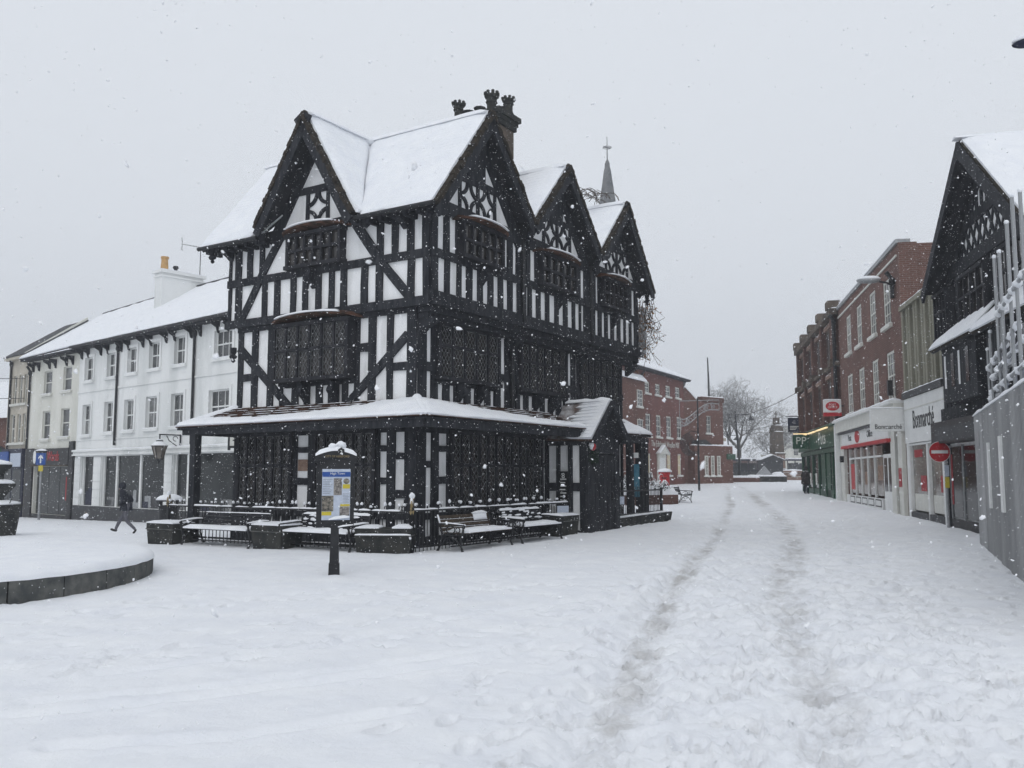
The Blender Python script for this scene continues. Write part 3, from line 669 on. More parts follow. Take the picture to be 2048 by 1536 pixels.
# gable walls with curved framing
def arcband(fac, cx, cz, r0, r1, a0, a1, d0, d1, n=8):
    A = [(cx + r1*math.cos(R(a0 + (a1-a0)*i/n)), cz + r1*math.sin(R(a0 + (a1-a0)*i/n))) for i in range(n+1)]
    B = [(cx + r0*math.cos(R(a0 + (a1-a0)*i/n)), cz + r0*math.sin(R(a0 + (a1-a0)*i/n))) for i in range(n+1)]
    mb = MB()
    for i in range(n): fac.poly(mb, [A[i], A[i+1], B[i+1], B[i]], d0, d1)
    return mb.build('curved_brace', 'timber', fac.p)
def diamond(fac, c, hw, z0, z1, d=.05):
    hh = (z1-z0)/2; cz = (z0+z1)/2; r = min(hw, hh)
    for sx in (-1, 1):
        for sz in (-1, 1):
            a0 = {(-1, -1): 0, (1, -1): 90, (1, 1): 180, (-1, 1): 270}[(sx, sz)]
            arcband(fac, c+sx*hw, cz+sz*hh, r*.78, r*1.04, a0-4, a0+94, 0, d+.006)
def gable(fac, c, hw, zf, za, frames, collar, zb):
    mb = MB(); fac.poly(mb, [(c-hw, zf), (c+hw, zf), (c, za)], -.12, .012); mb.build('gable_wall', 'plaster', fac.p)
    for s_ in (-1, 1): timber(fac, 'principal_rafter', (c+s_*hw, zf-.22), (c+s_*.02, za-.26), .32, 0, .055)
    rail(fac, c-hw*.62, c+hw*.62, collar, collar+.17, name='collar', d1=.06)
    rail(fac, c-hw, c+hw, zb-.1, zb+.05, name='tie_beam', d1=.065)
    for a, w in frames:
        diamond(fac, a, w, zb+.05, collar)
        for s_ in (-1, 1): stud(fac, a+s_*w-.045, a+s_*w+.045, zb, collar+.02, d1=.058)
gable(fL2, 2.98, 1.55, 7.50, 9.92, [(2.99, .33)], 8.37, 7.58)
for c, hw, za in ((1.70, 1.88, 9.90), (5.46, 1.80, 9.72), (9.13, 1.78, 9.64)):
    gable(fR2, c, hw, 7.55, za, [(c-.36, .36), (c+.36, .36)], 8.36, 7.66)
    stud(fR2, c-.42, c+.30, 8.4, za-.3, d1=.058)

# roofs: three cross ridges, the end gable between them
ZR = (10.15, 9.95, 9.87)
RV = [(-.50, 7.40), (1.70, 10.15), (3.62, 7.95), (5.46, 9.95), (7.30, 7.92), (9.13, 9.87), (11.0, 7.40)]
Y0, Y1 = -.80, 6.72
for k in range(6):
    (a, za), (b_, zb) = RV[k], RV[k+1]
    if k == 0:
        roof_plane(house, [(a, 1.27, za), (a, Y0, za), (b_, Y0, zb), (b_, 2.93, zb)], seed=20, course=.14)
        roof_plane(house, [(a, Y1, za), (a, 4.76, za), (b_, 3.03, zb), (b_, Y1, zb)], seed=27, course=.14); continue
    if k % 2 == 0: p = [(a, Y1, za), (a, Y0, za), (b_, Y0, zb), (b_, Y1, zb)]
    else: p = [(b_, Y0, zb), (b_, Y1, zb), (a, Y1, za), (a, Y0, za)]
    roof_plane(house, p, seed=20+k, course=.14)
GX_ = -.62
roof_plane(house, [(GX_, 1.36, 7.50), (-.36, 1.36, 7.50), (1.72, 2.98, 10.16), (GX_, 2.98, 10.16)], seed=31, course=.14)
roof_plane(house, [(-.36, 4.58, 7.60), (GX_, 4.58, 7.60), (GX_, 2.98, 10.16), (1.72, 2.98, 10.16)], seed=32, course=.14)
for k in (1, 3, 5):
    a = RV[k]; mb = MB(); mb.snowline([(a[0], Y0+.06, a[1]-.06), (a[0], Y1-.05, a[1]-.06)], .46, .15, k, step=.2, rag=.2); mb.build('ridge_snow', 'snow', house, smooth=60)
mb = MB(); mb.snowline([(GX_+.06, 2.98, 10.10), (1.7, 2.98, 10.10)], .46, .15, 9, step=.2, rag=.2); mb.build('ridge_snow', 'snow', house, smooth=60)
for v in (1.36, 4.58):
    mb = MB(); mb.snowline([(-.40, v, 7.47), (1.70, 2.98, 10.14)], .34, .10, v, step=.2, rag=.15); mb.build('valley_snow', 'snow', house, smooth=60)
mb = MB(); mb.blob((1.62, 2.98, 10.10), (.3, .34, .13), 4, .1, 12, 7); mb.build('valley_snow', 'snow', house, smooth=180)
# barge boards and mossy verges
fB = Fac(house, (0, Y0), (1, 0), (0, -1)); fBL = Fac(house, (GX_, 0), (0, 1), (-1, 0))
for i, (fac, (a, za), (b_, zb)) in enumerate([(fB, RV[0], RV[1]), (fB, RV[2], RV[1]), (fB, RV[2], RV[3]), (fB, RV[4], RV[3]), (fB, RV[4], RV[5]), (fB, RV[6], RV[5]), (fBL, (1.36, 7.50), (2.98, 10.16)), (fBL, (4.58, 7.60), (2.98, 10.16))]):
    t = Vector((b_-a, zb-za)).normalized(); n = Vector((-t.y, t.x)); n = n if n.y < 0 else -n
    mb = MB(); fac.beam(mb, Vector((a, za)) + n*.20 - t*.12, Vector((b_, zb)) + n*.20 + t*.02, .22, .005, .06, .005); bb = mb.build('barge_board', 'timber', house)
    mb = MB(); L = (Vector((b_, zb)) - Vector((a, za))).length; k = int(L/.11)
    for j in range(k):
        q = Vector((a, za)) + t*(L*(j+.5)/k) + n*(.045 + random.uniform(-.012, .012)); fac.beam(mb, q - t*.055, q + t*.055, .10 + random.uniform(-.02, .02), -.1, .085 + random.uniform(-.015, .015), .006)
    mb.build('verge_tiles', 'mosstile', bb)
for fac, c, z in ((fB, 1.70, 10.15), (fB, 5.46, 9.95), (fB, 9.13, 9.87), (fBL, 2.98, 10.16)):
    mb = MB(); p = fac.at(c, z-.1, -.02); mb.blob(p, (.11, .11, .16), 3); mb.build('apex_finial', 'mosstile', house, smooth=60)
# eave gutter at the left end, with its snow lip and rafter feet
for t0, t1 in ((-.85, 1.40), (4.55, 6.72)):
    mb = MB(); mb.tube([(-.56, t0, 7.37), (-.56, t1, 7.37)], .055, 8); mb.build('gutter', 'iron', house, smooth=50)
for k, t in enumerate([v for v in np.arange(-.7, 6.7, .36) if not 1.3 < v < 4.6]):
    MB().box(-.46, 0, t-.05, t+.05, 7.24, 7.36).build('rafter_foot', 'timber', house)
# downpipes with hoppers between the gables
for u in (3.60, 7.28):
    mb = MB(); mb.tube([(u, -.50, 7.75), (u, -.50, 5.7), (u, -.56, 5.45), (u+.05, -.2, 5.0), (u+.08, -.12, 4.8), (u+.08, -.12, 3.2)], .05, 8); d = mb.build('downpipe', 'iron', house, smooth=50)
    mb = MB(); mb.hexa([(u-.07, -.62, 7.55), (u+.07, -.62, 7.55), (u+.07, -.42, 7.55), (u-.07, -.42, 7.55), (u-.15, -.72, 7.9), (u+.15, -.72, 7.9), (u+.15, -.40, 7.9), (u-.15, -.40, 7.9)]); mb.build('hopper', 'iron', d)
# chimney stack with battlemented pots
cx, cy = 4.52, 1.18
ch = MB().box(cx-.40, cx+.40, cy-.55, cy+.55, 7.6, 11.03).build('chimney', 'sand', house)
mb = MB(); mb.box(cx-.56, cx+.56, cy-.70, cy+1.12, 11.26, 11.40); mb.box(cx-.50, cx+.50, cy-.64, cy+.95, 11.14, 11.258); mb.box(cx-.45, cx+.45, cy-.62, cy+.62, 11.0, 11.138); mb.build('cap', 'stone', ch)
def pot(x, y, z, h, r, mat='stone', crown=True, base=None):
    mb = MB(); mb.lathe([(r*.95, 0), (r, h*.1), (r*.8, h*.14), (r*.8, h*.55), (r*1.05, h*.6), (r*.9, h*.66), (r*.9, h*.74), (r*1.25, h*.8), (r*1.25, h*.88), (r*.5, h*.88)], (x, y, z), 8)
    if crown:
        for k in range(8):
            a = 2*math.pi*k/8; mb.box(x+r*1.08*math.cos(a)-r*.2, x+r*1.08*math.cos(a)+r*.2, y+r*1.08*math.sin(a)-r*.2, y+r*1.08*math.sin(a)+r*.2, z+h*.87, z+h)
    mb.build('chimney_pot', mat, ch)
pot(cx-.15, cy+.92, 11.4, .60, .15); pot(cx+.1, cy-.02, 11.4, .76, .165); pot(cx+.15, cy-.54, 11.4, .50, .15)
pot(cx-.1, cy+.62, 11.4, .30, .15, crown=False); pot(cx+.05, cy+.34, 11.4, .42, .14, crown=False); pot(cx+.3, cy-.28, 11.4, .36, .14, crown=False)
mb = MB(); mb.snowpad((cx-.5, cy-.6, 11.4), (1,0,0), (0,1,0), (0,0,1), 1.0, 1.3, .07, seed=4); mb.build('snow', 'snow', ch, smooth=60)

# pent roof round the ground floor
def pent(eA, eB, tB, tA, name, seed, top, ncourse=8, post=True):
    eA, eB, tA, tB = map(Vector, (eA, eB, tA, tB)); root = None
    mb = MB(); slab(mb, [eA, eB, tB, tA], .05); root = mb.build(name, 'timber2', house)
    nrm = (eB-eA).cross(tA-eA).normalized(); nrm = nrm if nrm.z > 0 else -nrm
    for k in range(ncourse):
        b0, b1 = k/ncourse - .012, min(1, (k+1.25)/ncourse)
        P = [eA*(1-b0)+tA*b0 + nrm*.045, eB*(1-b0)+tB*b0 + nrm*.045, eB*(1-b1)+tB*b1 + nrm*.012, eA*(1-b1)+tA*b1 + nrm*.012]
        mb = MB(); mb.hexa([p - nrm*.018 for p in P] + P); mb.build('tile_course', 'tile', root)
        mb = MB(); L = (eB-eA).length       # thin snow caught on the upper courses
        if k > 1:
            for q in range(int(L/.16)):
                a = (q + random.random())/max(1, int(L/.16)); 
                if k/ncourse < top(a) - .1 or random.random() < .35 + .5*(k/ncourse - top(a)): continue
                a2 = min(1, a + random.uniform(.1, .45)/L); p = lambda aa: (eA*(1-aa)+eB*aa)*(1-(k+.12)/ncourse) + (tA*(1-aa)+tB*aa)*((k+.12)/ncourse) + nrm*.044
                mb.snowline([p(a), p(a2)], .05, .014, q, n=5)
        if mb.v: tag(mb.build('snow_fleck', 'snow', root, smooth=60), kind='stuff')
    mb = MB(); snowquad(mb, eA + nrm*.047, eB + nrm*.047, tB + nrm*.047, tA + nrm*.047, .085, seed, .07, .05, .3, .5, top); mb.build('snow', 'snow', root, smooth=60)
    return root
jag = lambda a, s: .10*mnoise.noise(Vector((a*14 + s, s, 0))) + .06*mnoise.noise(Vector((a*60 + s, s, 3)))
ZE = 2.80
pent((-1.10, -1.10, ZE), (-1.10, 6.60, ZE-.04), (0, 5.70, 3.28), (0, 0, 3.28), 'pent_roof', 41, lambda a: min(.995, max(.28, 1.02 - .72*min(1, a*1.6) + .22*max(0, a-.72)/.28 + jag(a, 2.2))))
pent((-1.10, -1.10, ZE), (5.62, -1.15, ZE), (5.62, 0, 3.28), (0, 0, 3.28), 'pent_roof', 42, lambda a: min(.995, max(.22, 1.06 - .84*min(1, a*1.12) + jag(a, 5.1))))
pent((7.4, -.72, ZE), (10.85, -.72, ZE+.03), (10.2, 0, 3.28), (7.4, 0, 3.28), 'pent_roof', 43, lambda a: min(.995, .80 + jag(a, 7.7)))
pent((10.85, -.72, ZE+.03), (10.85, 5.5, ZE+.03), (10.2, 5.5, 3.28), (10.2, 0, 3.28), 'pent_roof', 44, lambda a: .99)
pent((-1.10, 6.60, ZE-.04), (8.0, 6.6, ZE-.04), (8.0, 5.7, 3.28), (0, 5.7, 3.28), 'pent_roof', 45, lambda a: .99)
for a, b_ in (((-.98, -1.0), (-.98, 6.45)), ((-.98, -1.0), (5.6, -1.02)), ((7.4, -.62), (10.7, -.62)), ((10.72, -.62), (10.72, 5.4)), ((-.98, 6.45), (8, 6.45))):
    A, B = Vector((*a, 0)), Vector((*b_, 0)); t = (B-A).normalized(); n = Vector((-t.y, t.x, 0))*.07
    mb = MB(); mb.hexa([A-n+Vector((0,0,z)) for z in ()] or [A-n+Vector((0,0,2.60)), B-n+Vector((0,0,2.60)), B+n+Vector((0,0,2.60)), A+n+Vector((0,0,2.60)), A-n+Vector((0,0,2.76)), B-n+Vector((0,0,2.76)), B+n+Vector((0,0,2.76)), A+n+Vector((0,0,2.76))]); mb.build('eave_beam', 'timber', house)
for x, y, w in ((-.98, 6.02, .095), (-.98, 3.35, .1), (10.3, -.55, .10), (10.62, -.55, .11), (9.6, -.55, .09), (2.5, 6.4, .14), (6, 6.4, .14)):
    if (x, y) == (-.98, 3.35): continue
    MB().box(x-w, x+w, y-w, y+w, -.4, 2.62).build('arcade_post', 'timber', house)
for a, b_ in (((-1.08, -1.08, ZE+.03), (0, 0, 3.30)), ((-1.08, 6.58, ZE), (0, 5.7, 3.30)), ((10.83, -.7, ZE+.05), (10.2, 0, 3.30))):
    mb = MB(); mb.snowline([a, b_], .22, .10, 3, rag=.2); mb.build('hip_snow', 'snow', house, smooth=60)
# entrance porch
PU0, PU1, PY = 5.55, 7.42, -1.18
fPS = Fac(house, (PU0, 0), (0, -1), (-1, 0)); fPF = Fac(house, (0, PY), (1, 0), (0, -1))
MB().box(PU0, PU1, PY, 0, -.3, 2.55).build('porch_wall', 'plaster', house)
for a, b_ in ((-.02, .10), (.33, .45), (.69, .81), (1.03, 1.20)): stud(fPS, a, b_, -.3, 2.55)
rail(fPS, 0, 1.2, 2.40, 2.62, d1=.06); rail(fPS, 0, 1.2, 1.20, 1.42, d1=.045); rail(fPS, 0, 1.2, -.3, .2, d1=.05)
for a, b_ in ((PU0-.02, PU0+.24), (PU1-.24, PU1+.02)): stud(fPF, a, b_, -.3, 2.6, d1=.06)
rail(fPF, PU0, PU1, 2.2, 2.62, d1=.07)
d = part(fPF, 'door', 'timber2', PU0+.24, PU1-.24, -.3, 2.2, .003, .02)
for k in range(6): a = PU0+.28+k*.235; part(fPF, 'door_board', 'timber', a, a+.2, -.25, 2.15, .021, .034, d)
part(fPF, 'door_handle', 'iron', PU1-.42, PU1-.38, .95, 1.15, .035, .07, d)
mb = MB(); fPF.poly(mb, [(PU0-.05, 2.55), (PU1+.05, 2.55), ((PU0+PU1)/2, 3.5)], -.05, .03); mb.build('porch_gable', 'timber', house)
pc = (PU0+PU1)/2 + .03
roof_plane(house, [(PU0-.14, .0, 2.58), (PU0-.14, PY-.30, 2.54), (pc, PY-.30, 3.62), (pc, 0, 3.58)], seed=51, tile='dusttile', snow=False)
roof_plane(house, [(PU1+.14, PY-.30, 2.56), (PU1+.14, 0, 2.58), (pc, 0, 3.58), (pc, PY-.30, 3.62)], seed=52)
mb = MB(); A = [Vector(p) for p in ((PU0-.14, PY-.27, 2.545), (PU0-.14, -.0, 2.585), (pc, 0, 3.585), (pc, PY-.27, 3.625))]
# snow on the near porch slope reaches back in ragged tongues along the tile courses
for k in range(11):
    b0, b1 = k/11, (k+1)/11+.004; e = .62 + .16*random.random() - .10*abs(k-5)/5
    q = lambda a, b_: (A[0]*(1-a) + A[1]*a)*(1-b_) + (A[3]*(1-a) + A[2]*a)*b_
    nrm = (A[1]-A[0]).cross(A[3]-A[0]).normalized(); nrm = nrm if nrm.z > 0 else -nrm
    pts = [(0, b0), (e*.8, b0), (e, (b0+b1)/2 - .01), (e*.86, b1), (0, b1)]
    mb.prism([q(*p) - nrm*.002 for p in pts], [q(*p) + nrm*(.075 if p[0] < .01 else (.06 if p[0] < e*.83 else .012)) for p in pts])
mb.build('porch_snow', 'snow', house, smooth=50)
mb = MB(); mb.snowline([(pc, PY-.28, 3.62), (pc, -.1, 3.6)], .2, .09, 2); mb.build('porch_snow', 'snow', house, smooth=60)
fPB = Fac(house, (0, PY-.30), (1, 0), (0, -1))
for a, b_ in (((PU0-.14, 2.50), (pc, 3.56)), ((PU1+.14, 2.50), (pc, 3.56))): timber(fPB, 'barge_board', a, b_, .16, 0, .05)
# ------------------------------------------------------------------ railings, benches and planters round the house
def hz(u, v): return tz(*H2W(u, v))
def finial_mesh():
    mb = MB()
    for s_ in (-1, 1):
        pts = [(s_*(.045 - .040*math.cos(a)), 0, .055 + .045*math.sin(a)) for a in np.linspace(-1.3, 3.6, 10)]
        mb.tube(pts, .010, 5)
    mb.tube([(0, 0, -.02), (0, 0, .12)], [.012, .006], 5); return mb.mesh('finial', 'iron')
def finial_snow_mesh():
    mb = MB(); 
    for s_ in (-1, 1): mb.blob((s_*.05, 0, .115), (.036, .034, .032), s_+3, .2, 7, 5)
    return mb.mesh('snow', 'snow', 180)
FIN = finial_mesh(); FSN = finial_snow_mesh()
BAL = MB().tube([(0, 0, 0), (0, 0, 1)], .011, 5).mesh('baluster', 'iron')
def railing(label, a, b_, ztop, zbot, step, fin=True, spear=False, snow=True, group='iron railings round the timbered house'):
    root = empty('railing', (C1[0], C1[1], 0), HROT, label, 'railing', group)
    A, B = Vector((*a, 0)), Vector((*b_, 0)); L = (B-A).length; t = (B-A)/L; ang = math.atan2(t.y, t.x)
    for z in (ztop-.02, zbot+.08):
        n = Vector((-t.y, t.x, 0))*.02; P = [A-n, B-n, B+n, A+n]
        MB().hexa([p + Vector((0,0,z-.02)) for p in P] + [p + Vector((0,0,z+.02)) for p in P]).build('rail', 'iron', root)
    k = int(L/step)
    for i in range(k+1):
        p = A + t*(L*i/k); q = ztop-zbot + (.12 if spear else 0)
        inst('baluster', BAL, root, (p.x, p.y, zbot-.02), (0,0,0), (1, 1, q))
        if fin and i % 3 == 1:
            f = inst('finial', FIN, root, (p.x, p.y, ztop), (0, 0, ang + random.gauss(0, .06))); inst('snow', FSN, f, (0, 0, random.uniform(-.01, .008)), (0,0,random.random()), (1, 1, random.uniform(.7, 1.25)))
    if snow:
        mb = MB(); x = 0
        while x < L - .3:
            w = random.uniform(.25, 1.1); e = min(L, x+w); mb.snowline([A + t*x + Vector((0,0,ztop)), A + t*e + Vector((0,0,ztop))], .05, random.uniform(.022, .045), x); x = e + random.choice((.02, .05, .15))
        mb.build('snow', 'snow', root, smooth=60)
    for p in (A, B):
        MB().box(p.x-.035, p.x+.035, p.y-.035, p.y+.035, zbot-.1, ztop+.05).build('post', 'iron', root)
    return root
railing('iron railing with curled finials along the left end of the timbered house', (-1.02, 6.9), (-1.02, -.72), .90, .08, .125)
railing('iron railing with curled finials behind the two right benches', (-1.02, -.72), (5.4, -.76), .93, .10, .125)
r3 = railing('iron railing with plain spear tops on the low kerb right of the porch', (7.62, -1.02), (11.35, -.80), 1.18, .42, .12, fin=False, spear=True, snow=False)
mb = MB(); A, B = Vector((7.45, -1.12, 0)), Vector((11.75, -.88, 0)); n = Vector((.05, .95, 0)).normalized()*.42
mb.hexa([A + Vector((0,0,-.1)), B + Vector((0,0,-.1)), B+n + Vector((0,0,-.1)), A+n + Vector((0,0,-.1)), A + Vector((0,0,.42)), B + Vector((.1,-.08,.46)), B+n + Vector((.1,.05,.46)), A+n + Vector((0,0,.42))])
o = mb.build('low_wall', 'stone', None, None, (C1[0], C1[1], 0), HROT); tag(o, 'low dark stone kerb wall under the spear railing by the porch', 'wall')
mb = MB(); mb.snowpad((7.6, -1.10, .42), (1, .05, .008), (-.05, 1, 0), (0,0,1), 4.1, .36, .05, seed=3); mb.build('snow', 'snow', o, smooth=60)
# gilded corner ornament of the railings
def ornament(u, v, z, label, s=1.0):
    o = empty('railing_ornament', (*H2W(u, v), z), HROT, label, 'ornament', 'gilded ornaments on the railings')
    mb = MB()
    for s_ in (-1, 1):
        mb.tube([(s_*(.012 + .085*math.sin(a))*s, s_*(.008 + .05*math.sin(a))*s, (.02 + .24*a/math.pi)*s) for a in np.linspace(0, math.pi, 9)], .016*s, 6)
        mb.tube([(s_*.10*s, s_*.06*s, 0), (s_*.14*s, s_*.08*s, .05*s), (s_*.11*s, s_*.06*s, .08*s)], .013*s, 5)
    mb.lathe([(.03*s, -.1*s), (.05*s, 0), (.03*s, .04*s), (.02*s, .2*s), (.045*s, .25*s), (.02*s, .3*s)], (0,0,0), 8); mb.build('scroll', 'gold', o, smooth=50)
    mb = MB(); mb.blob((0, 0, .31*s), (.06*s, .06*s, .065*s), 2); mb.snowline([(-.09*s, -.05*s, .16*s), (-.05*s, -.03*s, .25*s)], .05*s, .04*s); mb.snowline([(.09*s, .05*s, .16*s), (.05*s, .03*s, .25*s)], .05*s, .04*s); mb.build('snow', 'snow', o, smooth=60)
ornament(-1.02, -.72, .90, 'gilded scroll ornament with a snow cap on the railing corner nearest the camera', 1.0)
ornament(-1.02, 6.9, .90, 'gilded scroll ornament on the far left end of the railing by the litter bin', .9)

def bench(name, label, L, loc, rz, back='snow', group='iron and timber benches'):
    root = empty(name, loc, rz, label, 'bench', group); root.scale = (1, 1, .86)
    for s_ in (-1, 1):
        x = s_*(L/2-.04); mb = MB(); r = .02
        mb.tube([(x, -.60, 0), (x, -.555, .12), (x, -.565, .28), (x, -.60, .42), (x, -.62, .60)], [.03, .02, .02, .024, .02], 6)
        mb.tube([(x, .03, 0), (x, -.04, .14), (x, -.09, .30), (x, -.08, .42), (x, -.02, .62), (x, .05, .86)], [.03, .02, .02, .024, .02, .022], 6)
        mb.tube([(x, -.60, .40), (x, -.35, .375), (x, -.10, .40)], .022, 6)
        mb.tube([(x, -.03, .64), (x, -.2, .645), (x, -.45, .625), (x, -.60, .62), (x, -.66, .59), (x, -.63, .55), (x, -.59, .57)], .022, 6)
        mb.tube([(x, -.30 + .11*math.cos(a), .505 + .085*math.sin(a)) for a in np.linspace(0, 2*math.pi, 13)], .015, 5, False)
        mb.tube([(x, -.48 + .05*math.cos(a), .50 + .06*math.sin(a)) for a in np.linspace(.5, 5.8, 9)], .013, 5)
        mb.tube([(x, -.30 + .20*math.cos(a), .14 + .19*math.sin(a)) for a in np.linspace(.05, math.pi-.05, 10)], .018, 5)
        mb.tube([(x, -.30 + .09*math.cos(a), .25 + .06*math.sin(a)) for a in np.linspace(0, 2*math.pi, 11)], .012, 5, False)
        mb.build('end_frame', 'iron', root, smooth=50)
    for k in range(5): y = -.56 + k*.105; MB().box(-L/2+.05, L/2-.05, y-.04, y+.04, .415, .44).build('seat_slat', 'benchwood' if back == 'bare' else 'timber2', root)
    for k in range(4):
        z = .49 + k*.098; y = -.055 + (z-.45)*.25; mb = MB(); dz = .038
        mb.hexa([(-L/2+.05, y, z-dz), (L/2-.05, y, z-dz), (L/2-.05, y+.022, z-dz), (-L/2+.05, y+.022, z-dz), (-L/2+.05, y+.02, z+dz), (L/2-.05, y+.02, z+dz), (L/2-.05, y+.042, z+dz), (-L/2+.05, y+.042, z+dz)])
        mb.build('back_slat', 'benchwood' if back == 'bare' else 'timber2', root)
    MB().box(-L/2+.04, L/2-.04, -.32, -.28, .10, .13).build('stretcher', 'iron', root)
    sd = random.random()*50
    mb = MB(); mb.snowpad((-L/2+.10, -.62, .44), (1,0,0), (0,1,0), (0,0,1), L-.20, .50, .085, seed=sd, rag=.22); mb.build('seat_snow', 'snow', root, smooth=60)
    for s_ in (-1, 1):
        if back == 'bare' and s_ > 0: continue
        x = s_*(L/2-.04); mb = MB(); mb.snowline([(x, -.05, .665), (x, -.2, .665), (x, -.45, .645), (x, -.63, .635)], .08, .045 if back != 'bare' else .02, sd); mb.build('arm_snow', 'snow', root, smooth=60)
    mb = MB()
    if back == 'snow':
        mb.snowline([(-L/2+.06, .055, .835), (L/2-.06, .055, .835)], .08, .06, sd, rag=.3); nz = .6
        for k in range(4):
            z = .49 + k*.098; y = -.07 + (z-.45)*.25
            for q in range(int(L*7)):
                if random.random() < nz: x = -L/2+.1 + (L-.2)*random.random(); mb.blob((x, y-.008, z + random.uniform(-.01, .04)), (random.uniform(.05, .14), .022, .026), q+sd, .3, 7, 5)
    elif back == 'thin': mb.snowline([(-L/2+.06, .055, .835), (L/2-.06, .055, .835)], .05, .022, sd, rag=.3)
    else:
        mb.snowpad((L*.17, .02, .66), (1,0,0), (0,.25,1), (0,-1,.25), L*.26, .18, .05, seed=sd, ny=6); mb.snowline([(L*.17, .05, .84), (L*.43, .05, .84)], .08, .05, sd); mb.snowline([(-L/2+.04, -.03, .66), (-L/2+.04, .03, .84)], .06, .04, sd); mb.blob((-.03*L, -.03, .52), (.03, .02, .06), 2)
        for z in (.535, .63, .73): mb.snowline([(-L/2+.1, -.02+(z-.5)*.25, z), (L/2-.1, -.02+(z-.5)*.25, z)], .02, .008, sd+z)
    mb.build('back_snow', 'snow', root, smooth=60)
    return root
def hp(u, v): x, y = H2W(u, v); return (x, y, tz(x, y) + .005)
bench('bench', 'bench left of the map board with a bare dark back and snowy seat', 2.30, hp(-1.20, 4.25), HROT - math.pi/2, 'thin')
bench('bench', 'bench half hidden behind the map board with snow on its back slats', 2.0, hp(-1.14, 1.25), HROT - math.pi/2, 'snow')
bench('bench', 'bench with bare brown back slats right of the railing corner', 1.95, hp(.55, -.92), HROT, 'bare')
bench('bench', 'bench with thickly snowed back and arms next to the porch planter', 1.85, hp(2.75, -.95), HROT, 'snow')

def planter(label, L, W, Hh, loc, rz, seed, part_snow=False):
    root = empty('planter', loc, rz, label, 'planter', 'dark stone planters along the house')
    mb = MB(); t = .04
    mb.hexa([(-L/2+t, -W/2+t, -.12), (L/2-t, -W/2+t, -.12), (L/2-t, W/2-t, -.12), (-L/2+t, W/2-t, -.12), (-L/2, -W/2, Hh*.70), (L/2, -W/2, Hh*.70), (L/2, W/2, Hh*.70), (-L/2, W/2, Hh*.70)]); mb.build('trough', 'stone', root)
    MB().box(-L/2-.02, L/2+.02, -W/2-.02, W/2+.02, Hh*.702, Hh*.74).build('moulding', 'kerb', root)
    MB().box(-L/2-.005, L/2+.005, -W/2-.005, W/2+.005, Hh*.742, Hh).build('rim', 'stone', root)
    mb = MB()
    if part_snow:
        mb.snowpad((-L/2, -W/2, Hh), (1,0,0), (0,1,0), (0,0,1), L*.42, W, .055, seed=seed); mb.snowpad((L*.16, -W/2, Hh), (1,0,0), (0,1,0), (0,0,1), L*.34, W, .075, seed=seed+1)
        mb.snowline([(-L/2, -W/2-.01, Hh*.745), (L/2, -W/2-.01, Hh*.745)], .05, .03, seed)
    else: mb.snowpad((-L/2-.01, -W/2-.01, Hh), (1,0,0), (0,1,0), (0,0,1), L+.02, W+.02, .055, seed=seed)
    mb.build('snow', 'snow', root, smooth=60)
planter('dark stone planter standing left of all the benches', .95, .62, .50, hp(-1.50, 6.15), HROT - math.pi/2, 1)
planter('dark stone planter between the two benches left of the map board', .90, .60, .50, hp(-1.48, 2.62), HROT - math.pi/2, 2)
planter('dark stone planter with patchy snow at the railing corner right of the map board', 1.12, .55, .50, hp(-1.22, -.22), HROT - math.pi/2 + R(28), 3, True)
planter('dark stone planter between the last bench and the porch', 1.05, .50, .50, hp(4.55, -.98), HROT, 4)

# ------------------------------------------------------------------ town map board
bx, by = -2.87, 14.74
brd = empty('map_board', (bx, by, tz(bx, by)), R(10), 'black cast iron map board on a post with snow on its arched top', 'sign')
mb = MB(); mb.hexa([(-.092, -.092, -.1), (.092, -.092, -.1), (.092, .092, -.1), (-.092, .092, -.1), (-.085, -.085, .19), (.085, -.085, .19), (.085, .085, .19), (-.085, .085, .19)])
mb.hexa([(-.075, -.075, .191), (.075, -.075, .191), (.075, .075, .191), (-.075, .075, .191), (-.062, -.062, .80), (.062, -.062, .80), (.062, .062, .80), (-.062, .062, .80)]); mb.build('post', 'iron', brd)
fb = Fac(brd, (0, 0), (1, 0), (0, -1))
arch = [(-.30 + .60*i/10, 1.86 + .075*math.sin(math.pi*i/10)) for i in range(11)]
mb = MB(); fb.poly(mb, [(-.30, .76), (.30, .76)] + arch[::-1], -.05, .05); mb.build('frame', 'iron', brd)
mb = MB(); fb.poly(mb, [(-.33, 1.80)] + [(-.33 + .66*i/10, 1.80 + .085*math.sin(math.pi*i/10)) for i in range(1, 10)] + [(.33, 1.80)] + [(.33 - .66*i/10, 1.92 + .085*math.sin(math.pi*i/10)) for i in range(0, 11)], -.07, .075); mb.build('pediment', 'iron', brd)
fb.text('CITY OF HEREFORD', .02, 1.905, .077, .048, 'gold', brd, .9)
mb = MB(); fb.poly(mb, [(.02, 1.93), (.14, 1.93), (.13, 2.02), (.08, 2.05), (.03, 2.02)], -.04, .08); c_ = mb.build('crest', 'iron', brd)
fb.text('2', .08, 1.975, .082, .085, 'whitepaint', c_)
pn = part(fb, 'map_panel', 'paper', -.215, .235, .88, 1.70, .051, .058, brd)
def pr(mat, t0, t1, z0, z1): return part(fb, 'print', mat, t0, t1, z0, z1, .0585, .0605, pn)
pr('blue', -.213, .233, 1.575, 1.655); pr('photo2', -.03, .10, 1.28, 1.55); pr('photo', -.213, -.03, 1.02, 1.27); pr('yellow', .115, .23, 1.385, 1.455); pr('yellow', -.213, -.06, .955, 1.015)
pr('yellow', .08, .23, 1.10, 1.135); pr('photo2', .07, .228, .95, 1.095)
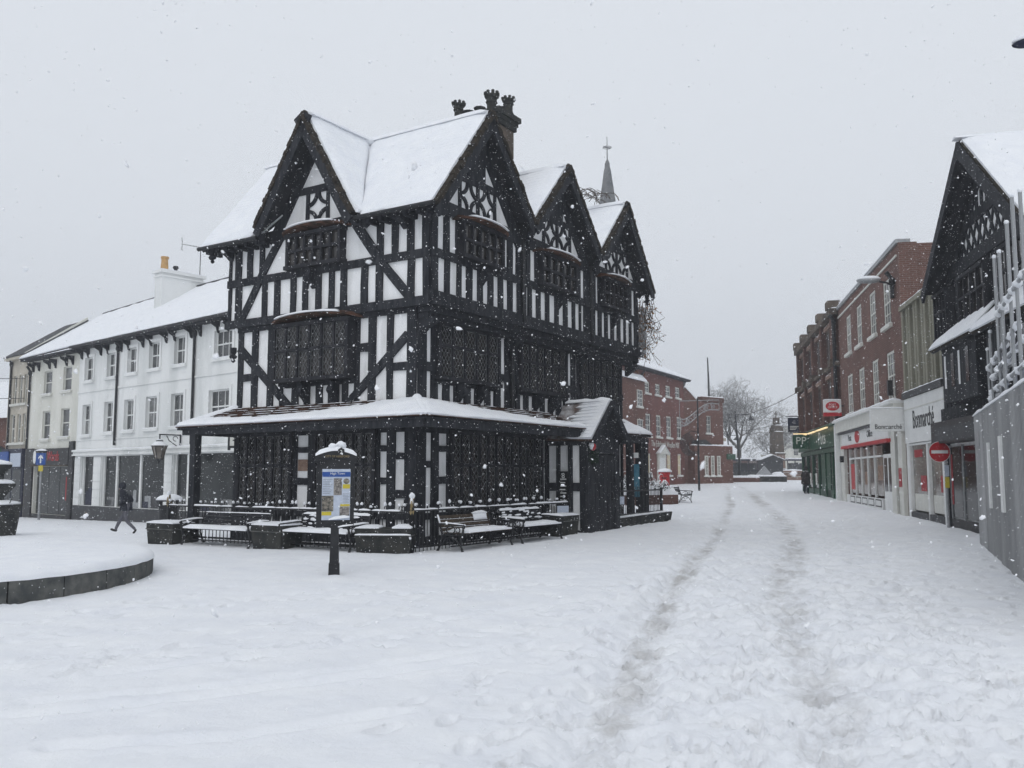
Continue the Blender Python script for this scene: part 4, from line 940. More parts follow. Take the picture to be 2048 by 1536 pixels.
mb = MB(); mb.prism([fb.at(.172 + .05*math.cos(a), 1.505 + .045*math.sin(a), .0585) for a in np.linspace(0, 2*math.pi, 17)[:-1]], [fb.at(.172 + .05*math.cos(a), 1.505 + .045*math.sin(a), .0605) for a in np.linspace(0, 2*math.pi, 17)[:-1]]); mb.build('print', 'photo', pn)
fb.text('High Town', .03, 1.628, .062, .052, 'whitepaint', pn)
for k in range(9): pr('darkgrey', -.20, -.05 - .02*(k % 3), 1.53-k*.028, 1.534-k*.028)
for k in range(7): pr('darkgrey', .12, .22 - .02*(k % 2), 1.30-k*.024, 1.303-k*.024)
mb = MB(); mb.snowline([fb.at(-.33 + .66*i/10, 1.915 + .085*math.sin(math.pi*i/10), 0) for i in range(11)], .16, .075, 3, rag=.15); mb.blob((-.05, 0, 2.07), (.075, .07, .05), 1); mb.blob((.08, 0, 2.09), (.085, .07, .06), 2)
mb.snowpad(fb.at(-.10, .885, .058), (1,0,.12), (0,-1,0), (0,0,1), .33, .03, .04, seed=2); mb.snowline([fb.at(.05, .765, .06), fb.at(.29, .80, .06)], .05, .03, 4); mb.build('snow', 'snow', brd, smooth=60)
# ------------------------------------------------------------------ round raised bed at the left
kx, ky, kr = -9.34, 13.72, 3.68
bed = empty('round_raised_bed', (kx, ky, 0), 0, 'round granite kerbed bed under deep smooth snow', 'raised bed')
for k in range(30):
    a0, a1 = 2*math.pi*k/30 + .003, 2*math.pi*(k+1)/30 - .003; n = 5
    mb = MB(); ii = [a0 + (a1-a0)*i/n for i in range(n+1)]; jr = random.uniform(-.012, .005)
    mb.prism([(kr*math.cos(a), kr*math.sin(a), -.15) for a in ii] + [((kr-.25)*math.cos(a), (kr-.25)*math.sin(a), -.15) for a in ii[::-1]], [((kr+jr)*math.cos(a), (kr+jr)*math.sin(a), .295+jr) for a in ii] + [((kr-.25)*math.cos(a), (kr-.25)*math.sin(a), .295+jr) for a in ii[::-1]])
    mb.build('kerb_stone', 'kerb', bed)
mb = MB(); prof = []; n = 90; vs = []; rs = list(np.linspace(0, kr-.15, 22)) + [kr-.08, kr-.03, kr+.0, kr+.012]
for r_ in rs:
    for j in range(n):
        a = 2*math.pi*j/n; p = Vector((r_*math.cos(a), r_*math.sin(a), 0)); e = kr + .012 - r_; q = min(1, e/.14)
        z = .30 + .11*math.sqrt(max(0, 1-(1-q)**2)) + .03*mnoise.noise(p*1.1) + .012*mnoise.noise(p*5) + (.03*mnoise.noise(p*.5 + Vector((4, 0, 0))) if q >= 1 else 0)
        if e < .005: z = .30 + .012*mnoise.noise(p*5)
        vs.append(p + Vector((0, 0, z)))
k = len(rs); mb.add(vs, [(i*n+j, i*n+(j+1) % n, (i+1)*n+(j+1) % n, (i+1)*n+j) for i in range(k-1) for j in range(n)]); mb.build('snow', 'snow', bed, smooth=180)

# tiered flower tower behind the bed
tx, ty = -15.8, 27.9
tub = empty('tiered_planter', (tx, ty, tz(tx, ty)), 0, 'dark three tiered flower tower with snow on every tier at the left edge', 'planter')
MB().lathe([(.50, -.1), (.52, 0), (.64, .86), (.68, .90), (.68, .96), (.55, .96)], n=20).build('tub', 'stone', tub, smooth=40)
MB().lathe([(.16, .95), (.16, 1.18), (.36, 1.42), (.46, 1.52), (.46, 1.60), (.2, 1.60)], n=18).build('bowl', 'stone', tub, smooth=40)
MB().lathe([(.12, 1.58), (.12, 1.88), (.24, 2.0), (.33, 2.12), (.33, 2.18), (.1, 2.18)], n=18).build('bowl', 'stone', tub, smooth=40)
for i, (z, r_) in enumerate(((.96, .66), (1.60, .46), (2.18, .35))):
    mb = MB(); mb.blob((0, 0, z), (r_, r_, .14), i, .08, 20, 8, 0); mb.build('snow', 'snow', tub, smooth=180)
mb = MB()
for i in range(26):
    a = random.random()*6.28; r_ = random.uniform(.1, .5); mb.tube([(r_*math.cos(a), r_*math.sin(a), .95), (r_*1.25*math.cos(a), r_*1.25*math.sin(a), random.uniform(1.05, 1.25))], .012, 4)
tag(mb.build('stems', 'plant', tub), kind='stuff')

# litter bin with a snow cap behind the railing
bn = empty('litter_bin', (-9.75, 25.8, tz(-9.75, 25.8)-.05), 0, 'round black litter bin with a domed snow cap behind the left railing', 'litter bin')
MB().lathe([(.24, 0), (.25, .05), (.27, .80), (.31, .82), (.31, .90), (.1, .92)], n=18).build('drum', 'iron', bn, smooth=40)
for k in range(6):
    a = k*math.pi/3; MB().box(.25*math.cos(a)-.02, .25*math.cos(a)+.02, .25*math.sin(a)-.02, .25*math.sin(a)+.02, .9, 1.03).build('lid_post', 'iron', bn)
MB().lathe([(.33, 1.02), (.34, 1.06), (.2, 1.10)], n=18).build('lid', 'iron', bn, smooth=40)
mb = MB(); mb.blob((0, 0, 1.06), (.35, .35, .17), 4, .05, 18, 8, 0); mb.build('snow', 'snow', bn, smooth=180)
# bundle of sacks left in the snow
sx, sy = -20.6, 44.6
sk = empty('sack_bundle', (sx, sy, tz(sx, sy)), R(-40), 'heap of pale and brown sacks lying in the snow by the white shopfront', 'sacks')
mb = MB(); mb.blob((0, 0, .28), (.42, .35, .38), 4, .3, 14, 9); mb.build('sack', 'sackb', sk, smooth=180)
mb = MB(); mb.blob((.42, .05, .25), (.36, .34, .32), 7, .3, 14, 9); mb.build('sack', 'sack', sk, smooth=180)
mb = MB(); mb.blob((0.12, 0, .42), (.48, .3, .26), 9, .3, 14, 9, -.02); mb.blob((-.4, -.1, .12), (.22, .25, .2), 11, .3, 10, 7, 0); mb.build('snow', 'snow', sk, smooth=180)

# ------------------------------------------------------------------ people
def person(label, loc, rz, J, bones, mats, hair=None, hood=False):
    """one continuous skinned figure; J: joint -> (pos, radius, material index)"""
    names = list(J); me = bpy.data.meshes.new('body'); me.from_pydata([J[n][0] for n in names], [(names.index(a), names.index(b_)) for a, b_ in bones], [])
    ob = bpy.data.objects.new('skinned', me); COL.objects.link(ob)
    sk_ = ob.modifiers.new('skin', 'SKIN'); sk_.use_smooth_shade = True; sk_.branch_smoothing = .6
    for i, n in enumerate(names):
        r_ = J[n][1]; r_ = r_ if isinstance(r_, tuple) else (r_, r_); me.skin_vertices[0].data[i].radius = r_
    me.skin_vertices[0].data[names.index('pelvis')].use_root = True
    sb = ob.modifiers.new('sub', 'SUBSURF'); sb.levels = 2; sb.render_levels = 2
    dg = bpy.context.evaluated_depsgraph_get(); bm_ = bpy.data.meshes.new_from_object(ob.evaluated_get(dg)); bpy.data.objects.remove(ob)
    for m_ in mats: bm_.materials.append(M[m_])
    segs = [(Vector(J[a][0]), Vector(J[b_][0]), J[a][2], J[b_][2]) for a, b_ in bones]
    for p in bm_.polygons:
        c = p.center; best = (9, 0)
        for a, b_, ma, mb_ in segs:
            ab = b_-a; t = max(0, min(1, (c-a).dot(ab)/max(ab.length_squared, 1e-9))); d_ = (c-a-ab*t).length
            if d_ < best[0]: best = (d_, ma if t < .5 else mb_)
        p.material_index = best[1]; p.use_smooth = True
    root = bpy.data.objects.new('person', bm_); bm_.name = 'person'; COL.objects.link(root); root.location = loc; root.rotation_euler = (0, 0, rz)
    return tag(root, label, 'person')
def headgear(root, c, r_, mat, name, fwd=.02, drop=0):
    mb = MB(); mb.blob((c[0], c[1]-fwd, c[2]+.02), (r_*1.0, r_*1.08, r_*1.12), 3, .06, 14, 10); mb.build(name, mat, root, smooth=180)
JW = dict(pelvis=((0,0,.94), (.15,.12), 1), spine=((0,.05,1.14), (.16,.13), 0), chest=((0,.13,1.36), (.18,.14), 0), neck=((0,.20,1.50), .065, 0), head=((0,.27,1.60), (.085,.095), 2), crown=((0,.27,1.70), (.07,.08), 2), nose=((0,.365,1.60), .02, 2),
    hipL=((.09,.02,.86), .095, 1), kneeL=((.09,.30,.50), .070, 1), ankL=((.09,.47,.17), .052, 1), heelL=((.09,.44,.09), .045, 3), toeL=((.09,.68,.16), .042, 3),
    hipR=((-.09,-.02,.86), .095, 1), kneeR=((-.09,-.05,.47), .068, 1), ankR=((-.09,-.40,.18), .05, 1), heelR=((-.09,-.44,.14), .042, 3), toeR=((-.09,-.33,.03), .04, 3),
    shL=((.19,.13,1.38), .075, 0), elL=((.27,-.02,1.13), .062, 0), wrL=((.20,.14,.99), .05, 0), shR=((-.19,.13,1.38), .075, 0), elR=((-.27,-.02,1.13), .062, 0), wrR=((-.20,.14,.99), .05, 0))
BW = [('pelvis','spine'),('spine','chest'),('chest','neck'),('neck','head'),('head','crown'),('head','nose'),('pelvis','hipL'),('hipL','kneeL'),('kneeL','ankL'),('ankL','heelL'),('heelL','toeL'),('pelvis','hipR'),('hipR','kneeR'),('kneeR','ankR'),('ankR','heelR'),('heelR','toeR'),('chest','shL'),('shL','elL'),('elL','wrL'),('chest','shR'),('shR','elR'),('elR','wrR')]
wx, wy = -12.0, 28.3
w_ = person('hunched person in dark jacket and grey trousers striding left through the snow', (wx, wy, tz(wx, wy)+.01), R(78), JW, BW, ['jacket', 'trousers', 'skin', 'shoe'])
headgear(w_, (0, .25, 1.63), .125, 'jacket', 'hood', .035)
mb = MB(); mb.hexa([(-.20,-.10,.80),(.20,-.10,.80),(.20,.14,.80),(-.20,.14,.80),(-.18,-.06,1.05),(.18,-.06,1.05),(.18,.16,1.05),(-.18,.16,1.05)]); mb.build('jacket_hem', 'jacket', w_, smooth=80); w_.scale = (.9, .9, .9)
JS = dict(pelvis=((0,0,.95), (.20,.16), 0), spine=((0,0,1.15), (.21,.17), 0), chest=((0,.02,1.38), (.21,.15), 0), neck=((0,.05,1.52), .065, 0), head=((0,.08,1.62), (.085,.095), 2), crown=((0,.08,1.72), (.07,.08), 2), nose=((0,.175,1.62), .02, 2),
    hipL=((.10,0,.86), .12, 0), kneeL=((.11,.03,.50), .085, 1), ankL=((.11,0,.12), .06, 1), heelL=((.11,-.03,.05), .045, 3), toeL=((.12,.17,.04), .042, 3),
    hipR=((-.10,0,.86), .12, 0), kneeR=((-.11,.03,.50), .085, 1), ankR=((-.11,0,.12), .06, 1), heelR=((-.11,-.03,.05), .045, 3), toeR=((-.12,.17,.04), .042, 3),
    shL=((.23,.02,1.40), .085, 0), elL=((.32,-.04,1.13), .07, 0), wrL=((.25,.13,.98), .055, 0), shR=((-.23,.02,1.40), .085, 0), elR=((-.32,-.04,1.13), .07, 0), wrR=((-.25,.13,.98), .055, 0))
qx, qy = 17.72, 54.6
q_ = person('person in a bulky dark coat and hat standing by the green shop', (qx, qy, tz(qx, qy)), R(-60), JS, BW, ['coat', 'jacket', 'skin', 'shoe'])
headgear(q_, (0, .07, 1.66), .118, 'coat', 'hat', .03)
mb = MB(); mb.lathe([(.27, .62), (.30, .70), (.27, 1.05), (.2, 1.1)], n=14); mb.build('coat_skirt', 'coat', q_, smooth=80); q_.scale = (.92, .92, .92)
mb = MB(); mb.blob((0, .05, 1.76), (.09, .09, .045), 2); mb.snowline([(-.22, .02, 1.46), (.22, .02, 1.46)], .12, .03); mb.build('snow', 'snow', q_, smooth=180)
# garland and bauble over the porch door
gx_, gy_ = H2W(5.75, -1.30)
g = empty('door_garland', (gx_, gy_, 0), HROT, 'dark evergreen sprig with a red bauble hung on the porch', 'garland')
mb = MB(); mb.blob((0, 0, 2.36), (.085,.085,.1), 1, .05); mb.build('bauble', 'redpaint', g, smooth=180)
mb = MB()
for i in range(90):
    a = random.random()*6.28; r_ = random.uniform(.05, .28); z = random.uniform(1.95, 2.3); p = Vector((r_*math.cos(a)*.9+.05, r_*math.sin(a)*.3, z)); mb.tube([p, p + Vector((random.uniform(-.09, .09), random.uniform(-.05, .05), random.uniform(-.12, .05)))], [.012, .003], 4)
mb.build('sprig', 'evergreen', g)
mb = MB(); mb.blob((-.13, -.02, 2.40), (.09, .06, .09), 5, .3); mb.build('snow', 'snow', g, smooth=180)
# little notices on the porch rails and the interpretation sign
def notice(name, label, u, v, z0, z1, w, mat, rzo, lines=0, txt=None):
    x, y = H2W(u, v); o = empty(name, (x, y, 0), HROT + rzo, label, 'sign'); f_ = Fac(o, (0, 0), (1, 0), (0, -1))
    b_ = part(f_, 'panel', mat, -w/2, w/2, z0, z1, 0, .02, o)
    for k in range(lines): part(f_, 'print', 'whitepaint', -w*.3, w*(.3 - .1*(k % 2)), z1 - .22 - k*.09, z1 - .19 - k*.09, .0205, .022, b_)
    return o, f_
o, f_ = notice('information_sign', 'tall black sign with white pictogram on the porch side wall', PU0-.075, -.57, .72, 1.72, .30, 'black', -math.pi/2, 7)
f_.text('8', 0, 1.60, .024, .2, 'whitepaint', o)
notice('leaflet', 'white and blue leaflet fixed to the railing left of the porch door', 5.0, -.80, .62, .84, .38, 'paper', R(-20)); notice('leaflet', 'small blue leaflet on the railing right of the porch door', 7.8, -1.06, .80, 1.02, .30, 'paper', R(-30))
notice('banner', 'narrow blue banner hanging between the posts right of the porch', 10.12, -.50, .95, 1.95, .22, 'bluewrap', R(-60)); notice('menu_sign', 'small white notice on the post right of the porch', 10.1, -.52, 2.14, 2.30, .16, 'whitepaint', R(-60))
# ------------------------------------------------------------------ buildings along the streets
def holes(mb, fac, t0, t1, z0, z1, ops, d0=-.30, d1=0.0):
    ts = sorted({t0, t1, *[o[0] for o in ops], *[o[1] for o in ops]}); zs = sorted({z0, z1, *[o[2] for o in ops], *[o[3] for o in ops]})
    for za, zb in zip(zs, zs[1:]):
        run = None
        for ta, tb in zip(ts, ts[1:]):
            c = ((ta+tb)/2, (za+zb)/2); solid = not any(o[0] < c[0] < o[1] and o[2] < c[1] < o[3] for o in ops)
            if solid: run = (run[0], tb) if run else (ta, tb)
            if (not solid or tb == ts[-1]) and run: fac.rect(mb, run[0], run[1], za, zb, d0, d1); run = None
    return mb
def sash(fac, t0, t1, z0, z1, cols=2, rows=2, d=-.12, frame='whitepaint', glass_='glass', sill=True, sur=None, snow=True, f=.06, head=None, par=None):
    mb = MB()
    fac.rect(mb, t0+.001, t0+f, z0+.001, z1-.001, d-.03, d+.03); fac.rect(mb, t1-f, t1-.001, z0+.001, z1-.001, d-.03, d+.03); fac.rect(mb, t0+f, t1-f, z1-f, z1-.001, d-.03, d+.03); fac.rect(mb, t0+f, t1-f, z0+.001, z0+f, d-.03, d+.03)
    m_ = (z0+z1)/2; fac.rect(mb, t0+f, t1-f, m_-.03, m_+.03, d-.02, d+.028)
    for k in range(1, cols): a = t0 + (t1-t0)*k/cols; fac.rect(mb, a-.015, a+.015, z0+f, z1-f, d-.015, d+.022)
    for k in range(1, rows*2):
        if k != rows: a = z0 + (z1-z0)*k/(rows*2); fac.rect(mb, t0+f, t1-f, a-.013, a+.013, d-.014, d+.02)
    w = mb.build('window', frame, par or fac.p)
    for a, b_ in ((z0+f, m_-.03), (m_+.03, z1-f)):
        mb = MB(); fac.rect(mb, t0+f, t1-f, a, b_, d-.012, d); mb.build('pane', glass_ if glass_ != 'glass' or random.random() < .6 else 'glass2', w)
    if sur:
        mb = MB(); s_ = .15; fac.rect(mb, t0-s_, t0-.002, z0, z1+s_, .001, .05); fac.rect(mb, t1+.002, t1+s_, z0, z1+s_, .001, .05); fac.rect(mb, t0-.002, t1+.002, z1+.002, z1+s_, .001, .05); mb.build('surround', sur, w)
    if sill:
        mb = MB(); fac.rect(mb, t0-.16, t1+.16, z0-.13, z0-.002, -.1, .12); s = mb.build('sill', sur or frame, w)
        if snow:
            mb = MB(); mb.snowline([fac.at(t0-.14, z0, .06), fac.at(t1+.14, z0, .06)], .12, .035, t0); mb.build('snow', 'snow', s, smooth=60)
    return w
def street(name, org, rot, x0, zb, label, cat='building', group=None):
    c, s = math.cos(rot), math.sin(rot); e = empty(name, (org[0] + x0*c, org[1] + x0*s, 0), rot, label, cat, group)
    return e, Fac(e, (-x0, 0), (1, 0), (0, -1))
def pipe(fac, t, z0, z1, d=.08, r_=.06, mat='iron', name='downpipe'):
    mb = MB(); mb.tube([fac.at(t, z0, d), fac.at(t, z1, d)], r_, 8); o = mb.build(name, mat, fac.p, smooth=60)
    mb = MB(); mb.tube([fac.at(t, z1-.3, d), fac.at(t, z1, d), fac.at(t+.05, z1+.25, d+.2)], r_*1.1, 8); mb.blob(fac.at(t, z1-.1, d), (.12, .12, .14), 1); mb.build('hopper', mat, o); return o

OT, RT = (-30.4396, 52.9101), R(-41.43)
# --- long white terrace
e, f = street('white_terrace', OT, RT, 11.3, -.6, 'long white rendered terrace with snowy roof and shopfront left of the timbered house')
upw = [(11.99, 12.91, 6.28, 7.45), (14.46, 15.31, 6.29, 7.46), (16.57, 17.43, 6.33, 7.52), (18.67, 19.60, 6.37, 7.58), (20.94, 21.85, 6.38, 7.62), (24.22, 25.58, 6.38, 7.53), (27.2, 28.2, 6.38, 7.55)]
low = [(11.98, 12.85, 3.57, 5.08), (14.38, 15.27, 3.64, 5.10), (16.44, 17.36, 3.66, 5.10), (18.54, 19.57, 3.69, 5.12), (20.82, 21.86, 3.69, 5.12), (23.92, 25.48, 3.72, 5.08), (27.2, 28.3, 3.72, 5.08)]
shop = [(12.05, 13.42, .12, 2.50), (14.32, 20.40, .12, 2.50), (21.15, 22.35, .12, 2.50), (22.9, 26.5, .12, 2.5), (27, 29.5, .12, 2.5)]
holes(MB(), f, 11.3, 30, -1.0, 7.98, upw + low + shop).build('wall', 'white', e)
f.rect(MB(), 11.3, 30, -1, 7.9, -8, -.31).build('rear_wall', 'white', e)
for w in upw + low: sash(f, *w, cols=3 if w[1]-w[0] > 1.2 else 2, rows=1, sur='white')
for t0, t1, n in ((12.05, 13.42, 1), (14.32, 20.40, 0), (21.15, 22.35, 1), (22.9, 26.5, 1), (27, 29.5, 1)):
    cuts = [14.32, 15.66, 18.0, 20.40] if n == 0 else [t0, t1]
    for a, b_ in zip(cuts, cuts[1:]):
        w = part(f, 'shop_window', 'shopglass', a+.05, b_-.05, .12, 2.5, -.20, -.17)
        mb = MB(); f.rect(mb, a, a+.08, .12, 2.5, -.2, -.10); f.rect(mb, b_-.08, b_, .12, 2.5, -.2, -.1); mb.build('mullion', 'whitepaint', w)
        for q in range(3): x = random.uniform(a+.15, b_-.7); part(f, 'display', random.choice(('darkgrey', 'navy', 'steel', 'glass2')), x, min(b_-.1, x+random.uniform(.3, .8)), .14, random.uniform(.3, 1.0), -.169+.003*q, -.167+.003*q, w)
mb = MB(); f.rect(mb, 11.3, 30, 2.55, 2.62, 0.001, .20); f.rect(mb, 11.3, 30, 2.622, 2.74, 0.001, .14); f.rect(mb, 11.3, 30, 2.742, 2.82, .001, .22); c_ = mb.build('fascia_cornice', 'white', e)
mb = MB(); mb.snowline([f.at(11.3, 2.82, .12), f.at(30, 2.82, .12)], .2, .05, 3, step=.3); mb.build('snow', 'snow', c_, smooth=60)
part(f, 'string_course', 'white', 11.3, 30, 5.70, 5.78, .001, .05); part(f, 'sill_band', 'white', 11.3, 30, 3.30, 3.36, .001, .04)
part(f, 'plinth', 'darkgrey', 11.3, 30, -1.2, .10, .001, .06)
for a, b_ in ((11.35, 12.0), (13.47, 14.27), (20.45, 21.1), (22.4, 22.85)):
    for k in range(6): part(f, 'pilaster_block', 'white', a, b_, .12 + k*.395, .12 + k*.395 + .375, .001, .05)
for t in (15.64, 22.68): pipe(f, t, 3.0 if t < 20 else 2.9, 7.7)
for k in range(18):
    t = 11.6 + (k//2)*2.15 + (k % 2)*.75; mb = MB(); mb.prism([f.at(t-.045, z, d) for d, z in ((.001, 7.9), (.40, 7.9), (.36, 7.78), (.14, 7.66), (.08, 7.46), (.001, 7.42))], [f.at(t+.045, z, d) for d, z in ((.001, 7.9), (.40, 7.9), (.36, 7.78), (.14, 7.66), (.08, 7.46), (.001, 7.42))]); mb.build('eave_bracket', 'timber', e)
part(f, 'eave_board', 'timber', 11.3, 30, 7.90, 8.02, -.1, .46); mb = MB(); mb.tube([f.at(11.2, 8.02, .50), f.at(30, 8.02, .50)], .07, 8); mb.build('gutter', 'iron', e)
P = lambda t, z, d: tuple(f.at(t, z, d))
roof_plane(e, [P(11.22, 8.06, .5), P(30, 8.06, .5), P(30, 11.15, -4), P(11.22, 11.15, -4)], seed=61, tile='slate', inset=.02, board=0, h=.12)
roof_plane(e, [P(30, 8.06, -8.5), P(11.22, 8.06, -8.5), P(11.22, 11.15, -4), P(30, 11.15, -4)], seed=62, tile='slate', board=0)
mb = MB(); mb.tube([P(11.2, 11.26, -4), P(30, 11.26, -4)], .09, 6); mb.build('ridge_tiles', 'slate', e)
mb = MB(); f.rect(mb, 14.75, 15.45, 9.4, 11.75, -4.3, -2.05); cs = mb.build('chimney', 'white', e)
mb = MB(); f.rect(mb, 14.68, 15.52, 11.50, 11.58, -4.37, -1.98); f.rect(mb, 14.64, 15.56, 11.70, 11.85, -4.42, -1.93); mb.build('chimney_cap', 'white', cs)
mb = MB(); mb.lathe([(.21, 11.84), (.19, 11.95), (.16, 12.45), (.20, 12.5), (.20, 12.58), (.1, 12.58)], tuple(f.at(15.1, 0, -2.35)), 12); mb.build('chimney_pot', 'terracotta', cs, smooth=40)
mb = MB(); mb.lathe([(.10, 11.84), (.09, 12.05), (.15, 12.1), (.12, 12.2), (.02, 12.22)], tuple(f.at(15.1, 0, -2.95)), 10); mb.build('chimney_cowl', 'iron', cs)
mb = MB(); mb.snowpad(f.at(14.64, 11.85, -1.93), (1,0,0), (0,1,0), (0,0,1), .92, 2.5, .06, seed=2); mb.build('snow', 'snow', cs, smooth=60)
# aerial on the chimney
ae = empty('television_aerial', tuple(Vector(e.location) + Matrix.Rotation(RT, 3, 'Z') @ f.at(15.35, 12.1, -4.15)), RT + R(60), 'thin television aerial on a mast behind the white chimney', 'aerial')
MB().tube([(0, 0, -.4), (0, 0, 1.25)], .022, 5).build('mast', 'iron', ae)
mb = MB(); mb.tube([(-.95, 0, 1.38), (.75, 0, 1.18)], .015, 4)
for k in range(9): x = -.5 + k*.14; z = 1.38 - (x+.95)*.118; mb.tube([(x, -.16, z), (x, .16, z)], .008, 4)
for s_ in (-1, 1): mb.tube([(-.9, 0, 1.38), (-.95, 0, 1.38 + s_*.32)], .012, 4); mb.tube([(-.9, -.25, 1.38 + s_*.3), (-.9, .25, 1.38 + s_*.3)], .01, 4); mb.tube([(-.9, -.25, 1.38 + s_*.15), (-.9, .25, 1.38 + s_*.15)], .01, 4)
mb.build('antenna', 'iron', ae)
# hanging lantern
lp = Vector(e.location) + Matrix.Rotation(RT, 3, 'Z') @ f.at(21.75, 0, .05)
la = empty('wall_lantern', (lp.x, lp.y, 0), RT, 'black glazed street lantern on a scrolled bracket of the white terrace', 'lamp')
mb = MB(); mb.tube([(0, 0, 2.55), (0, 0, 3.33)], .035, 6); mb.tube([(0, 0, 3.30), (0, -.95, 3.30)], .028, 6); mb.tube([(0, -.02, 2.75), (0, -.18, 2.85), (0, -.5, 3.05), (0, -.62, 3.26)], .02, 5)
mb.tube([(0, -.22 + .11*math.cos(a), 3.14 + .10*math.sin(a)) for a in np.linspace(0, 5, 10)], .016, 5); mb.tube([(0, -.92, 3.32), (0, -.92, 3.05)], .03, 6); mb.build('bracket', 'iron', la)
q = (0, -.92, 0); h0, h1 = 2.28, 2.80
mb = MB()
for k in range(6): a = k*math.pi/3; mb.tube([(.16*math.cos(a), q[1]+.16*math.sin(a), h0), (.30*math.cos(a), q[1]+.30*math.sin(a), h1)], .014, 4)
mb.lathe([(.17, h0-.03), (.17, h0+.01), (.05, h0-.1), (.03, h0-.2)], q, 6); mb.lathe([(.35, h1), (.33, h1+.04), (.14, h1+.18), (.15, h1+.24), (.05, h1+.30)], q, 6); mb.build('lantern_frame', 'iron', la)
mb = MB(); mb.lathe([(.15, h0+.01), (.285, h1)], q, 6); mb.build('lantern_glass', 'litglass', la)
mb = MB(); mb.lathe([(.34, h1+.035), (.30, h1+.09), (.16, h1+.21), (.15, h1+.20)], q, 12); mb.blob((0, q[1], h1+.27), (.12, .12, .05), 1); mb.build('snow', 'snow', la, smooth=60)
# --- cream building with the dark shopfront
e, f = street('cream_building', OT, RT, 4.95, -.6, 'cream rendered building with a dark shopfront at the far left of the white terrace')
cw = [(6.9, 7.95, 5.91, 7.15), (9.35, 10.40, 5.94, 7.21), (6.95, 7.95, 3.49, 4.99), (9.30, 10.34, 3.55, 5.03)]; cs_ = [(6.2, 10.7, -.45, 2.05)]
holes(MB(), f, 4.95, 11.296, -1.2, 7.86, cw + cs_).build('wall', 'cream', e); f.rect(MB(), 4.95, 11.296, -1, 7.7, -8, -.31).build('rear_wall', 'cream', e)
for w in cw: sash(f, *w, cols=1, rows=1, frame='offwhite', sur=None)
part(f, 'fascia', 'black', 5.95, 10.75, 2.12, 2.98, .001, .14); part(f, 'fascia_rail', 'benchwood', 5.95, 10.6, 2.06, 2.115, .001, .2)
for a, b_ in ((6.2, 7.7), (7.75, 9.1), (9.15, 10.7)): part(f, 'shop_window', 'shopglass', a, b_, -.45, 2.05, -.22, -.18)
part(f, 'shop_poster', 'darkred', 9.9, 10.2, .3, 1.5, -.17, -.16); part(f, 'stall_riser', 'black', 5.95, 10.75, -1.2, -.45, .001, .05)
part(f, 'pilaster', 'black', 5.2, 6.1, -1.2, 3.02, .001, .1); part(f, 'pilaster', 'black', 10.72, 11.25, -1.2, 3.3, .001, .12)
f.text('Wards', 8.9, 2.55, .15, .72, 'redpaint', e, .75, shear=.2)
mb = MB(); mb.prism([f.at(6.55 + .2*math.cos(a), 2.55 + .36*math.sin(a), .145) for a in np.linspace(0, 6.28, 15)[:-1]], [f.at(6.55 + .2*math.cos(a), 2.55 + .36*math.sin(a), .16) for a in np.linspace(0, 6.28, 15)[:-1]]); mb.build('roundel', 'whitepaint', e)
pipe(f, 5.15, 3.0, 7.3)
for k in range(6): t = 5.5 + (k//2)*2.15 + (k % 2)*.75; mb = MB(); mb.prism([f.at(t-.045, z, d) for d, z in ((.001, 7.7), (.40, 7.7), (.36, 7.58), (.14, 7.46), (.08, 7.26), (.001, 7.22))], [f.at(t+.045, z, d) for d, z in ((.001, 7.7), (.40, 7.7), (.36, 7.58), (.14, 7.46), (.08, 7.26), (.001, 7.22))]); mb.build('eave_bracket', 'timber', e)
part(f, 'eave_board', 'timber', 4.7, 11.21, 7.82, 7.94, -.1, .46)
P = lambda t, z, d: tuple(f.at(t, z, d))
roof_plane(e, [P(4.7, 7.98, .5), P(11.21, 8.06, .5), P(11.21, 11.14, -4), P(4.7, 11.0, -4)], seed=63, tile='slate', inset=.02, board=0, h=.12)
mb = MB(); mb.tube([P(4.7, 11.1, -4), P(11.2, 11.24, -4)], .08, 6); mb.build('ridge_tiles', 'slate', e)
# --- narrow beige building, blue shop
e, f = street('beige_building', OT, RT, 1.9, -.6, 'narrow beige stone building with dark tiled roof beside the cream one')
bw = [(2.6, 3.1, 5.6, 7.2), (3.4, 3.9, 5.6, 7.2), (4.15, 4.6, 5.6, 7.2), (2.5, 3.1, 3.4, 5.0), (3.4, 3.95, 3.4, 5.0), (4.2, 4.65, 3.4, 5.0)]
holes(MB(), f, 1.9, 4.94, -1.2, 8.3, bw).build('wall', 'beige', e); f.rect(MB(), 1.9, 4.94, -1, 8.2, -7, -.31).build('rear_wall', 'beige', e)
for w in bw: sash(f, *w, cols=1, rows=1, frame='offwhite', snow=False)
P = lambda t, z, d: tuple(f.at(t, z, d))
roof_plane(e, [P(1.8, 8.3, .35), P(4.98, 8.3, .35), P(4.98, 10.6, -3), P(1.8, 10.6, -3)], seed=64, tile='slate', h=.02, board=0, snow=False)
q_pts = ((.30, 8.0), (.30, 8.35), (-3.0, 10.75), (-3.0, 10.3)); mb = MB(); mb.prism([f.at(4.75, z, d) for d, z in q_pts], [f.at(4.94, z, d) for d, z in q_pts]); mb.build('parapet_gable', 'cream', e); part(f, 'cornice', 'beige', 1.85, 4.98, 8.1, 8.3, .001, .3); pipe(f, 2.35, 3.0, 8.0)
part(f, 'shop_fascia', 'navy', 1.9, 4.9, 2.0, 3.05, .001, .2); part(f, 'shop_sign', 'paper', 3.3, 4.8, 2.05, 2.8, .205, .22); part(f, 'shop_front', 'navy', 1.9, 4.9, -1.2, 2.0, .001, .1)
for a in (2.1, 3.5): part(f, 'shop_window', 'shopglass', a, a+1.2, -.2, 1.9, .101, .12)
part(f, 'blue_sign', 'blue', 1.2, 3.2, 2.1, 2.9, .23, .32)
